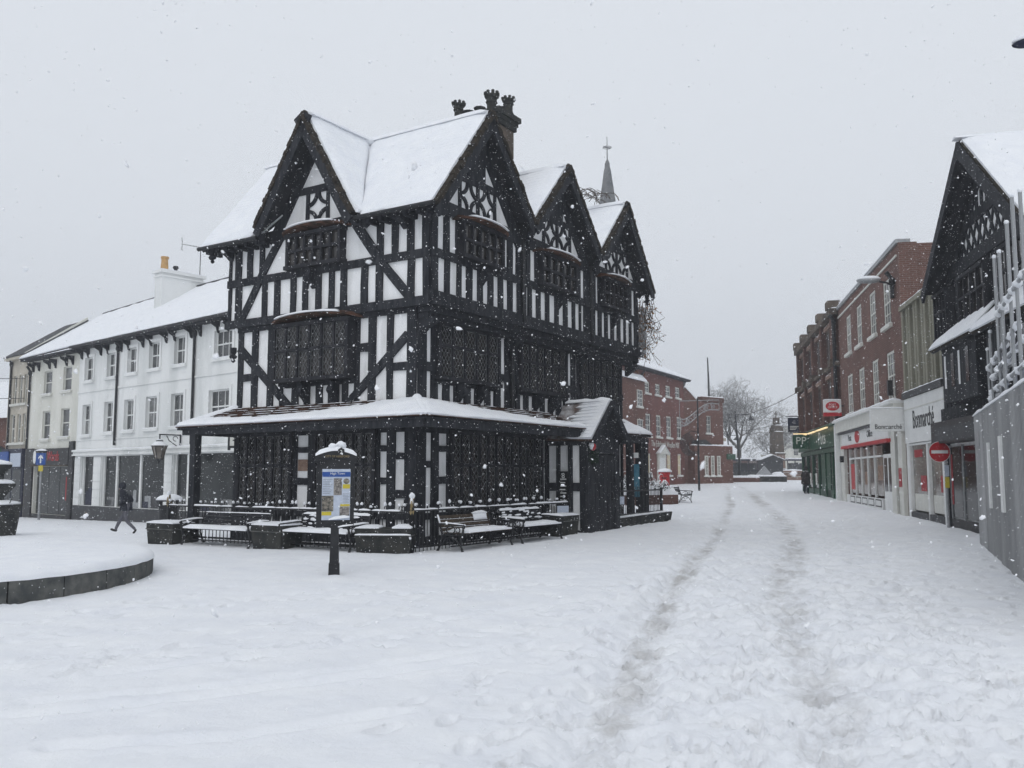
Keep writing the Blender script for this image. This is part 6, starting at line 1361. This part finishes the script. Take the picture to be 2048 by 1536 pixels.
# --- brown brick gabled building
e = empty('brown_brick_building', (15.4, 81.0, 0), R(38), 'brown brick building with a small gable and cross next to the red shop', 'building'); f = Fac(e, (0, 0), (1, 0), (0, -1))
holes(MB(), f, 0.05, 5.6, 0, 8.3, [(3.2, 3.9, 5.4, 7.0)]).build('wall', 'brickbrown', e); f.rect(MB(), .05, 5.6, 0, 8.2, -8, -.31).build('rear_wall', 'brickbrown', e)
mb = MB(); f.poly(mb, [(-1.6, 8.0), (2.6, 8.0), (.45, 9.45)], -.6, -.1); mb.build('gable', 'brickbrown', e)
sash(f, 3.2, 3.9, 5.4, 7.0, frame='offwhite')
mb = MB(); mb.snowline([f.at(-1.6, 8.05, -.3), f.at(.45, 9.5, -.3), f.at(2.6, 8.05, -.3)], .5, .08, 1, step=.3); mb.build('snow', 'snow', e, smooth=60)
mb = MB(); mb.tube([f.at(.45, 9.4, -.3), f.at(.45, 10.2, -.3)], .07, 5); mb.tube([f.at(.1, 9.95, -.3), f.at(.8, 9.95, -.3)], .07, 5); mb.blob(f.at(.45, 9.75, -.3), (.2, .2, .2), 1); mb.build('cross_finial', 'spire', e)
c_ = part(f, 'parapet', 'brickdark', 2.6, 5.7, 8.3, 8.75, -.5, .1); mb = MB(); mb.snowline([f.at(2.6, 8.75, -.2), f.at(5.7, 8.75, -.2)], .6, .1, 2); mb.build('snow', 'snow', c_, smooth=60)
o = part(f, 'shop_bay', 'brickbrown', .6, 5.9, 0, 4.2, .001, .8); fsb = Fac(e, (0, -.8), (1, 0), (0, -1)); [sash(fsb, a, a+.45, 1.5, 3.3, frame='offwhite', glass_='litglass', par=o, d=.03, f=.1, rows=3) for a in (1.9, 2.75, 3.6)]; mb = MB(); mb.snowline([f.at(.6, 4.22, .5), f.at(6.3, 4.22, .5)], .6, .14, 4); mb.build('snow', 'snow', o, smooth=60)
mb = MB(); f.poly(mb, [(.9, 4.25), (3.2, 4.25), (2.2, 4.75), (1.2, 4.7)], .1, .75); mb.build('canopy', 'iron', e); part(f, 'wall_sign', 'green', 5.0, 6.2, 3.0, 3.5, .801, .9)
# stone-fronted corner beyond
e = empty('stone_corner_building', (20.4, 92, 0), R(20), 'pale stone corner of a building behind the brown brick one', 'building')
MB().box(-2, 1.15, 0, 5, 0, 7.1).build('wall', 'beige', e); MB().box(-2.1, 1.5, -.3, 5, 5.0, 5.3).build('cornice', 'beige', e); mb = MB(); mb.snowpad((-2.1, -.1, 7.1), (1,0,0), (0,1,0), (0,0,1), 3.3, 4, .15, seed=1); mb.build('snow', 'snow', e, smooth=60)
# flag pole
e = empty('flag_pole', (18.88, 86, 0), 0, 'tall bare flagpole above the brown brick building', 'flagpole'); MB().tube([(0, 0, 8.2), (0, 0, 10.5), (-.05, 0, 12.8)], [.11, .09, .06], 6).build('pole', 'darkgrey', e); MB().tube([(0, 0, 8.5), (0, 0, 8.2)], .2, 6).build('socket', 'darkgrey', e)
# --- street lamps and decoration
def lamp_post(label, x, y, h, arm):
    e = empty('street_lamp', (x, y, tz(x, y)), 0, label, 'lamp', 'street lamps at the end of the street')
    MB().tube([(0, 0, -.1), (0, 0, h*.3), (-.3, 0, h)], [.16, .11, .07], 7).build('post', 'iron', e); MB().tube([(0, 0, 0), (0, 0, .9)], .2, 8).build('base', 'iron', e)
    MB().tube([(-.28, 0, h-.35), (arm, 0, h-.3)], .035, 5).build('arm', 'iron', e)
    MB().lathe([(.02, h-.3), (.06, h-.45), (.14, h-.62), (.40, h-.85), (.42, h-.92), (.2, h-.92)], (arm, 0, 0), 10).build('lantern', 'iron', e)
lamp_post('tall lamp post with one hanging lantern in front of the bare tree', 23.4, 93, 7.2, 1.3)
lamp_post('smaller lamp post further back against the bare tree', 28.5, 118, 6.0, .9)
e = empty('street_decoration', (12.5, 60.5, tz(12.5, 60.5)), R(6), 'white wire light decoration on a dark pole in front of the red shop', 'decoration')
MB().tube([(0, 0, -.1), (0, 0, 6.2)], [.08, .05], 7).build('pole', 'iron', e)
mb = MB(); mb.tube([(-1.25, 0, 4.4), (-1.25, 0, 6.0), (1.5, 0, 6.1), (1.5, 0, 5.4)], .03, 5)
for dz in (0, .42): mb.tube([(-1.25 + 2.75*i/16, 0, 4.45 + dz + 1.05*(i/16) + .22*math.sin(i/16*6.0 - 2.4)) for i in range(17)], .035, 5)
for i in range(26):
    s_ = random.random(); x = -1.25 + 2.75*s_; z = 4.45 + 1.05*s_ + .22*math.sin(s_*6 - 2.4) + random.uniform(0, .4); mb.tube([(x + .12*math.cos(a), 0, z + .12*math.sin(a)) for a in np.linspace(0, 5.2, 7)], .022, 4)
mb.build('light_motif', 'steel', e)
mb = MB(); 
for i in range(7):
    r_ = .15 + .09*i; mb.tube([(-.55 + r_*math.cos(a), 0, 3.1 + r_*math.sin(a)*1.1) for a in np.linspace(.3*i, 4 + .3*i, 9)], .03, 5)
mb.tube([(0, 0, 3.9), (-.5, 0, 4.0), (-.7, 0, 3.8)], .03, 5); mb.build('wire_scrolls', 'iron', e)
for lab, a, b_, sag in (('thin cable crossing the far end of the street', (19.2, 80, 6.6), (21.6, 66, 8.0), .4), ('second thin cable lower across the far street', (23.0, 92, 6.0), (21.4, 63, 6.1), .3), ('upper wire running to the beige building', (-44, 52, 7.6), (-27.2, 50.0, 6.95), .1), ('lower wire running to the beige building', (-44, 52, 6.2), (-27.2, 50.0, 5.85), .1)):
    mb = MB(); mb.tube([Vector(a).lerp(Vector(b_), k/8) - Vector((0, 0, sag*4*(k/8)*(1-k/8))) for k in range(9)], .022, 4); tag(mb.build('overhead_cable', 'iron'), lab, 'cable', 'overhead cables')
# --- plane tree, bare and dusted
def bare_tree(label, x, y, h, spread, seed, levels=6, trunk=.45):
    rnd = random.Random(seed); e = empty('bare_tree', (x, y, tz(x, y)), rnd.random()*6, label, 'tree', 'bare winter trees'); tr = MB(); cr = MB()
    def grow(p, d_, L, r_, lv):
        n = 3; pts = [p]; rr = [r_]; q = p; dd = d_
        for k in range(n):
            dd = (dd + Vector((rnd.gauss(0, .16), rnd.gauss(0, .16), rnd.gauss(.06 if lv < 3 else -.015, .12)))).normalized(); q = q + dd*(L/n); pts.append(q); rr.append(r_*(1 - .38*(k+1)/n))
        (tr if lv < 3 else cr).tube(pts, rr, 6 if lv < 3 else (4 if lv < 5 else 3), False)
        if lv >= levels: return
        m_ = rnd.choice((3, 3, 4)) if lv > 1 else rnd.choice((4, 5))
        for k in range(m_):
            az_ = rnd.random()*6.283 if lv else k*6.283/m_ + rnd.random(); sp_ = rnd.uniform(.35, .95)*(1.0 if lv < 2 else 1.15); ax = dd.orthogonal().normalized(); ax.rotate(Matrix.Rotation(az_, 3, dd)); nd = (dd*math.cos(sp_) + ax*math.sin(sp_)*spread).normalized()
            st = pts[-1] if k < 2 or lv == 0 else pts[-2]; grow(st, nd, L*rnd.uniform(.60, .80), max(.016, rr[-1]*rnd.uniform(.62, .8)), lv+1)
    grow(Vector((0, 0, -.3)), Vector((0, 0, 1)), h*.19, trunk, 0)
    tr.build('trunk', 'bark', e, smooth=60); cr.build('crown', 'bark', e, smooth=60)
bare_tree('large bare plane tree with snow along its limbs at the street end', 30.2, 122, 23, .95, 21, 7)
bare_tree('smaller bare tree behind the monument', 41.0, 140, 17, 1.0, 9, 6, .25)
bare_tree('small bare tree at the far left edge behind the brick house', -46, 70, 16, 1.0, 12, 6, .2)
# --- stone monument
mx_, my_ = 32.3, 110; e = empty('monument', (mx_, my_, tz(mx_, my_)), R(20), 'tall tapering stone memorial with a cross on top', 'monument')
def frus(w0, w1, z0, z1, mat, name):
    mb = MB(); mb.hexa([(-w0, -w0, z0), (w0, -w0, z0), (w0, w0, z0), (-w0, w0, z0), (-w1, -w1, z1), (w1, -w1, z1), (w1, w1, z1), (-w1, w1, z1)]); return mb.build(name, mat, e)
for k, (w, z) in enumerate(((1.7, .4), (1.45, .8), (1.2, 1.2))): frus(w, w, z-.5, z, 'sand', 'step')
frus(1.0, .98, 1.2, 3.0, 'pinkstone', 'plinth'); frus(1.08, 1.08, 3.0, 3.15, 'sand', 'moulding'); frus(.92, .80, 3.15, 5.6, 'sand', 'shaft'); frus(.95, .95, 5.6, 5.75, 'sand', 'moulding'); frus(.72, .68, 5.75, 6.55, 'sand', 'lantern'); frus(.45, .42, 6.55, 7.5, 'sand', 'turret')
for sx in (-1, 1):
    for sy in (-1, 1):
        MB().box(sx*.75-.1, sx*.75+.1, sy*.75-.1, sy*.75+.1, 5.75, 6.3).build('pinnacle', 'sand', e); MB().box(sx*.72-.12, sx*.72+.12, sy*.72-.12, sy*.72+.12, 3.15, 5.2).build('corner_shaft', 'sand', e)
mb = MB(); mb.box(-.07, .07, -.07, .07, 7.5, 8.3); mb.box(-.28, .28, -.06, .06, 7.9, 8.04); mb.build('cross', 'sand', e)
mb = MB(); 
for w, z in ((1.65, .4), (1.42, .8), (1.17, 1.2), (1.02, 3.16), (.9, 5.76), (.7, 6.55)): mb.snowpad((-w, -w, z), (1,0,0), (0,1,0), (0,0,1), 2*w, .3, .10, ny=3, seed=w)
mb.build('snow', 'snow', e, smooth=60); e.scale = (.68, .68, 1)
# --- cream block, shelters, distant low buildings
e = empty('cream_block', (49.3, 150, 0), R(-12), 'plain cream three storey block beyond the memorial', 'building'); f = Fac(e, (0, 0), (1, 0), (0, -1))
cw = [(-2.4 + 2.4*k, -1.6 + 2.4*k, z, z+1.6) for k in range(4) for z in (2.0, 4.7, 7.0)]
holes(MB(), f, -4, 8, 0, 9.6, cw).build('wall', 'cream', e); f.rect(MB(), -4, 8, 0, 9.5, -9, -.31).build('rear_wall', 'cream', e)
for w in cw: sash(f, *w, frame='offwhite', snow=False, sill=False)
mb = MB(); snowquad(mb, f.at(-4.3, 9.6, .3), f.at(8.3, 9.6, .3), f.at(8.3, 11.2, -5), f.at(-4.3, 11.2, -5), .2, 3, .5); mb.build('snow', 'snow', e, smooth=60)
for i, (lab, x0, x1, y, z1, zr, m_) in enumerate((('long low grey building with snowy roof behind the bare tree', 24, 44, 160, 4.2, 6.6, 'brickbrown'), ('pale distant building behind the lamp posts', 18, 27, 175, 7.0, 8.6, 'beige'), ('distant brown house behind the memorial', 38, 46, 172, 6.6, 8.8, 'brickbrown'), ('far pale terrace closing the street', 20, 75, 205, 6, 8.5, 'beige'))):
    e = empty('distant_building', (x0, y, 0), 0, lab, 'building', 'distant buildings'); L = x1-x0; f = Fac(e, (0, 0), (1, 0), (0, -1)); ops = [(1 + 2.6*k, 2.0 + 2.6*k, 2.2, 3.6) for k in range(int((L-2)/2.6))]
    holes(MB(), f, 0, L, 0, z1, ops).build('wall', m_, e); 
    for w in ops: part(f, 'pane', 'glass', *w, -.2, -.15)
    mb = MB(); f.rect(mb, 0, L, 0, z1, -8, -.31); mb.prism([f.at(0, z1, -8), f.at(0, z1, 0), f.at(0, zr, -4)], [f.at(L, z1, -8), f.at(L, z1, 0), f.at(L, zr, -4)]); mb.build('rear_wall', m_, e)
    mb = MB(); snowquad(mb, f.at(-.3, z1, .3), f.at(L+.3, z1, .3), f.at(L+.3, zr, -4), f.at(-.3, zr, -4), .25, i, .6); mb.build('snow', 'snow', e, smooth=60)
for i, (lab, x0, L) in enumerate((('glazed bus shelter left of the dark kiosk at the street end', 26.2, 5.6), ('glazed bus shelter right of the memorial at the street end', 34.5, 4.6))):
    e = empty('bus_shelter', (x0, 113, tz(x0, 113)), 0, lab, 'bus shelter', 'bus shelters at the street end')
    for k in range(6): MB().box(L*k/5-.05, L*k/5+.05, 0, .1, 0, 2.3).build('post', 'navy', e)
    for k in range(5): MB().box(L*k/5+.08, L*(k+1)/5-.08, .04, .06, .35, 2.0).build('pane', 'glass', e)
    MB().box(0, L, 0, .08, 1.0, 1.12).build('rail', 'navy', e); MB().box(-.2, L+.2, -.8, 1, 2.3, 2.48).build('roof', 'navy', e)
    mb = MB(); mb.snowpad((-.2, -.8, 2.48), (1,0,0), (0,1,0), (0,0,1), L+.4, 1.8, .16, seed=i); mb.build('snow', 'snow', e, smooth=60)
e = empty('kiosk', (30.6, 106, tz(30.6, 106)), 0, 'small dark kiosk with a snowy roof between the bus shelters', 'kiosk'); MB().box(-1.2, 1.2, 0, 2, 0, 2.2).build('walls', 'darkgrey', e)
mb = MB(); mb.prism([(-1.5, -.3, 2.2), (1.5, -.3, 2.2), (0, -.3, 2.8)], [(-1.5, 2.2, 2.2), (1.5, 2.2, 2.2), (0, 2.2, 2.8)]); mb.build('roof', 'darkgrey', e); mb = MB(); mb.snowline([(-1.5, .9, 2.28), (0, .9, 2.88), (1.5, .9, 2.28)], 2.2, .15); mb.build('snow', 'snow', e, smooth=60)
e = empty('street_bed', (25.4, 90, tz(25.4, 90)), 0, 'low dark street planter with snow mounds at the end of the street', 'planter'); MB().box(-1.9, 1.7, -.8, .8, -.2, .55).build('trough', 'stone', e)
mb = MB(); mb.prism([(-1.2, -.3, .5), (.6, -.3, .5), (-.3, -.1, 1.6)], [(-1.2, .5, .5), (.6, .5, .5), (-.3, .1, 1.6)]); mb.build('pyramid', 'steel', e); mb = MB(); mb.snowpad((-1.9, -.8, .55), (1,0,0), (0,1,0), (0,0,1), 3.6, 1.6, .16, seed=3); mb.blob((1.0, 0, .6), (.7, .5, .4), 3, .2); mb.build('snow', 'snow', e, smooth=60)
e = empty('street_bed', (21.9, 88.5, tz(21.9, 88.5)), 0, 'low brick street planter under snow beside the tall lamp post', 'planter'); MB().box(-.6, 2.2, -.5, .5, -.2, .45).build('trough', 'brickdark', e); mb = MB(); mb.snowpad((-.6, -.5, .45), (1,0,0), (0,1,0), (0,0,1), 2.8, 1.0, .2, seed=3); mb.build('snow', 'snow', e, smooth=60)
e = empty('low_wall', (35, 100, tz(35, 100)), 0, 'long low red barrier capped with snow before the memorial', 'wall'); 
for z0, z1 in ((0, .35), (.45, .75), (.85, 1.05)): MB().box(-5, 6, -.1, .1, z0, z1).build('rail', 'pinkstone', e)
mb = MB(); mb.snowline([(-5, 0, 1.05), (6, 0, 1.05)], .3, .14, 2, step=.3); mb.build('snow', 'snow', e, smooth=60)
e = empty('parked_car', (40.3, 118, tz(40.3, 118)), R(80), 'snow covered red parked car beyond the barrier', 'car')
mb = MB(); mb.prism([(y, -.85, z) for y, z in ((-2.1, .35), (-2.1, .75), (-1.2, .85), (-.7, 1.35), (.8, 1.35), (1.4, .9), (2.1, .8), (2.1, .35))], [(y, .85, z) for y, z in ((-2.1, .35), (-2.1, .75), (-1.2, .85), (-.7, 1.35), (.8, 1.35), (1.4, .9), (2.1, .8), (2.1, .35))]); mb.build('body', 'redpaint', e)
for x in (-1.3, 1.3):
    for y in (-.8, .8): MB().tube([(x, y-.1, .32), (x, y+.1, .32)], .32, 14).build('wheel', 'black', e)
mb = MB(); mb.blob((0, 0, 1.33), (.95, .85, .2), 1, .1, 12, 6, 0); mb.build('snow', 'snow', e, smooth=180)
for s_ in (-1, 1): MB().box(-.7, .75, s_*.852-.005, s_*.852+.005, .92, 1.28).build('window', 'shopglass', e)
# --- church spire
e = empty('church_spire', (10.9, 100, 0), R(22), 'slender grey church spire rising behind the gables', 'spire'); n = 8
mb = MB(); mb.lathe([(3.0, 20), (1.02, 32), (.42, 36.2), (.30, 36.6), (.30, 37.0), (.12, 37.4)], n=8); mb.build('spire', 'spire', e)
MB().box(-3, 3, -3, 3, 0, 20).build('tower', 'spire', e); mb = MB(); mb.tube([(0, 0, 37.3), (0, 0, 40.2)], [.07, .03], 5); mb.tube([(.5*math.cos(a), .5*math.sin(a), 38.9) for a in np.linspace(0, 6.283, 9)], .04, 4, False); mb.box(-.5, .5, -.03, .03, 38.85, 38.95); mb.build('weather_vane', 'iron', e)
for k in range(3): mb = MB(); mb.lathe([(.30 + .09*k*2, 36.6 - 1.8*k - .5), (.36 + .2*k, 36.6 - 1.8*k - .4), (.30 + .18*k, 36.6 - 1.8*k)], n=8); mb.build('band', 'spire', e)
# --- creeper on the far gable and over the ridge
cx_, cy_ = H2W(10.9, -.3); e = empty('creeper', (cx_, cy_, 0), HROT, 'dry brown creeper hanging from the last gable and sprawling on the ridge', 'creeper'); st = MB(); lf = MB()
for i in range(60):
    x, y = random.uniform(-.1, .45), random.uniform(-.45, .5); z0 = random.uniform(6.8, 7.3); L = random.uniform(.6, 2.0); pts = [(x + .05*random.gauss(0, 1)*k, y + .05*random.gauss(0, 1)*k, z0 - L*k/5 + .02*random.gauss(0, 1)) for k in range(6)]; st.tube(pts, .008, 3, False)
    for k in range(7): p = Vector(random.choice(pts)) + Vector((random.gauss(0, .06), random.gauss(0, .06), random.gauss(0, .06))); a = Vector((random.gauss(0, 1), random.gauss(0, 1), random.gauss(0, 1))).normalized()*.05; b2 = a.orthogonal().normalized()*.035; lf.add([p-a, p+b2, p+a, p-b2], [(0, 1, 2, 3)])
for i in range(44):
    u0 = -2.3 + random.uniform(-.6, .9); v0 = random.uniform(.2, 2.4); r_ = random.uniform(.15, .42); a0 = random.random()*3; st.tube([(u0 + .15*math.sin(a), v0 + r_*math.cos(a), 9.95 + r_*.9*abs(math.sin(a)) + .05*random.random()) for a in np.linspace(a0, a0 + 3.6, 9)], .010, 3, False)
tag(st.build('stems', 'stem', e), kind='stuff'); tag(lf.build('leaves', 'leaf', e), kind='stuff')
# --- post box, raised bed with plants, bench beyond the house
e = empty('post_box', (7.42, 44, tz(7.42, 44)), R(-15), 'red pillar post box with a thick cap of snow', 'post box')
MB().lathe([(.27, -.1), (.27, .1), (.245, .14), (.245, 1.25), (.29, 1.30), (.29, 1.38), (.1, 1.42)], n=20).build('pillar', 'redpaint', e, smooth=40); MB().box(-.13, .13, -.26, -.20, 1.08, 1.13).build('slot', 'black', e); MB().box(-.09, .09, -.262, -.22, .72, .95).build('collection_plate', 'whitepaint', e)
mb = MB(); mb.blob((0, 0, 1.40), (.37, .37, .17), 3, .06, 16, 7, -.01); mb.build('snow', 'snow', e, smooth=180)
e = empty('raised_flower_bed', (6.0, 40.6, tz(6.0, 40.6)), R(30), 'brick raised bed heaped with snow laden plants right of the porch', 'flower bed'); MB().box(-1.6, 1.1, -.9, 1.6, -.2, .42).build('kerb', 'brickdark', e)
mb = MB(); mb.snowpad((-1.6, -.9, .42), (1,0,0), (0,1,0), (0,0,1), 2.7, 2.5, .30, ny=14, seed=8, rag=.4); mb.build('snow', 'snow', e, smooth=60)
pl = MB(); sn = MB()
for i in range(300):
    b0 = Vector((random.uniform(-1.5, 1.0), random.uniform(-.8, 1.5), .5)); a = random.random()*6.283; L = random.uniform(.3, .95); hh = random.uniform(.2, .8)*(1.25 if b0.y > .3 else .7)
    pts = [b0 + Vector((math.cos(a)*L*s_*.7, math.sin(a)*L*s_*.7, hh*math.sin(s_*2.3))) for s_ in np.linspace(0, 1, 6)]; pl.tube(pts, [.022, .022, .02, .018, .014, .006], 4, False)
    if i % 2 == 0: sn.snowline(pts[1:5], .055, .035, i, n=5, step=.15)
pl.build('leaves', 'plant', e); sn.build('leaf_snow', 'snow', e, smooth=60)
bench('bench', 'green iron bench seen end on beside the raised flower bed', 1.7, (7.55, 42.6, tz(7.55, 42.6)), R(102), 'snow')
# spiky plant between the posts right of the porch
sx_, sy_ = H2W(11.3, .9); e = empty('spiky_plant', (sx_, sy_, tz(sx_, sy_)), 0, 'spiky green plant with drooping leaves seen between the porch posts', 'plant'); mb = MB()
for i in range(46):
    a = random.random()*6.283; L = random.uniform(.4, .75); e0 = random.uniform(.3, 1.3); mb.tube([(L*math.cos(a)*s_*math.cos(e0)*1.1, L*math.sin(a)*s_*math.cos(e0)*1.1, 1.0 + L*(s_*math.sin(e0) - .75*s_*s_)) for s_ in np.linspace(0, 1, 6)], [.02, .022, .02, .017, .012, .004], 4, False)
mb.build('leaves', 'plant', e); MB().tube([(0, 0, -.1), (0, 0, 1.02)], [.09, .06], 7).build('stem', 'stem', e)
# lamp head reaching in at the top right
e = empty('overhead_lamp', (7.58, 12.4, 0), R(-30), 'end of an overhead street lamp with snow at the top right corner', 'lamp'); mb = MB(); mb.blob((0, 0, 7.86), (.34, .11, .08), 2, .04, 14, 7); mb.build('head', 'navy', e, smooth=180); MB().tube([(.2, 0, 7.88), (2.4, 0, 8.0), (3.5, 0, 7.7)], .04, 6).build('arm', 'navy', e)
mb = MB(); mb.blob((-.02, 0, 7.90), (.33, .11, .12), 3, .06, 14, 7, 0); mb.build('snow', 'snow', e, smooth=180)

# ------------------------------------------------------------------ falling snow and the air
N = 250000
P0 = np.stack([rng.uniform(-19, 19, N), rng.uniform(1.3, 27, N), rng.uniform(.05, 13.5, N)], -1)
keep = np.abs(P0[:, 0]) < .75*P0[:, 1] + 2.5; P0 = P0[keep]; N = len(P0)
sz = rng.gamma(4.0, .00068, N) + .0008; sz = np.where(rng.random(N) < .03, sz*1.7, sz)
V = rng.normal(size=(N, 3)); V /= np.linalg.norm(V, axis=1, keepdims=True)
W_ = np.cross(V, rng.normal(size=(N, 3))); W_ /= np.linalg.norm(W_, axis=1, keepdims=True); X_ = np.cross(V, W_)
el = rng.uniform(.9, 1.9, N)[:, None]; s_ = sz[:, None]
vv = np.stack([P0 + V*s_*el, P0 - V*s_*el, P0 + W_*s_, P0 - W_*s_, P0 + X_*s_*.7, P0 - X_*s_*.7], 1).reshape(-1, 3)
tri = np.array([(0,2,4),(2,1,4),(1,3,4),(3,0,4),(2,0,5),(1,2,5),(3,1,5),(0,3,5)]); ff = (tri[None] + (np.arange(N)*6)[:, None, None]).reshape(-1, 3)
# the flakes close by are lumpy clumps rather than single crystals
near = np.where(P0[:, 1] < 8.0)[0]; farI = np.where(P0[:, 1] >= 8.0)[0]
vv = vv.reshape(N, 6, 3)[farI].reshape(-1, 3); ff = (tri[None] + (np.arange(len(farI))*6)[:, None, None]).reshape(-1, 3)
bmi = bmesh.new(); bmesh.ops.create_icosphere(bmi, subdivisions=2, radius=1.0); IV = np.array([v.co[:] for v in bmi.verts]); IF = np.array([[v.index for v in fc.verts] for fc in bmi.faces]); bmi.free()
nn = len(near); kk = len(IV); lump = 1 + .28*rng.normal(size=(nn, kk)).clip(-1.6, 1.6)
nv_ = P0[near][:, None, :] + sz[near][:, None, None]*.8*((IV[None]*lump[..., None]) @ np.stack([V*el, W_, X_*.75], 1)[near])
ff = np.concatenate([ff, (IF[None] + (len(vv) + np.arange(nn)*kk)[:, None, None]).reshape(-1, 3)]); vv = np.concatenate([vv, nv_.reshape(-1, 3)])
me = bpy.data.meshes.new('falling_snow'); me.vertices.add(len(vv)); me.vertices.foreach_set('co', vv.astype(np.float32).ravel()); me.loops.add(ff.size); me.loops.foreach_set('vertex_index', ff.astype(np.int32).ravel()); me.polygons.add(len(ff)); me.polygons.foreach_set('loop_start', np.arange(0, ff.size, 3, dtype=np.int32)); me.update(calc_edges=True)
m, nt_, b = newmat('snowflake'); b.inputs['Base Color'].default_value = (.90, .91, .93, 1); b.inputs['Roughness'].default_value = 1; b.inputs['Specular IOR Level'].default_value = 0
me.materials.append(m); me.shade_smooth(); o = bpy.data.objects.new('falling_snow', me); COL.objects.link(o); tag(o, 'small snowflakes falling through the air', 'snowfall', kind='stuff')
HAZE = 0.0021
hz_ = MB().box(-155, 175, -45, 255, -3, 42).build('haze', 'snow'); hz_.data.materials.clear()
m = bpy.data.materials.new('snowy_air'); m.use_nodes = True; nt_ = m.node_tree; nt_.nodes.clear(); oo = nt_.nodes.new('ShaderNodeOutputMaterial'); pv = nt_.nodes.new('ShaderNodeVolumePrincipled')
pv.inputs['Color'].default_value = (.90, .94, 1.0, 1); pv.inputs['Density'].default_value = HAZE; pv.inputs['Anisotropy'].default_value = .2; nt_.links.new(pv.outputs[0], oo.inputs['Volume'])
hz_.data.materials.append(m); tag(hz_, 'pale snowy air over the whole street', 'haze', kind='stuff')
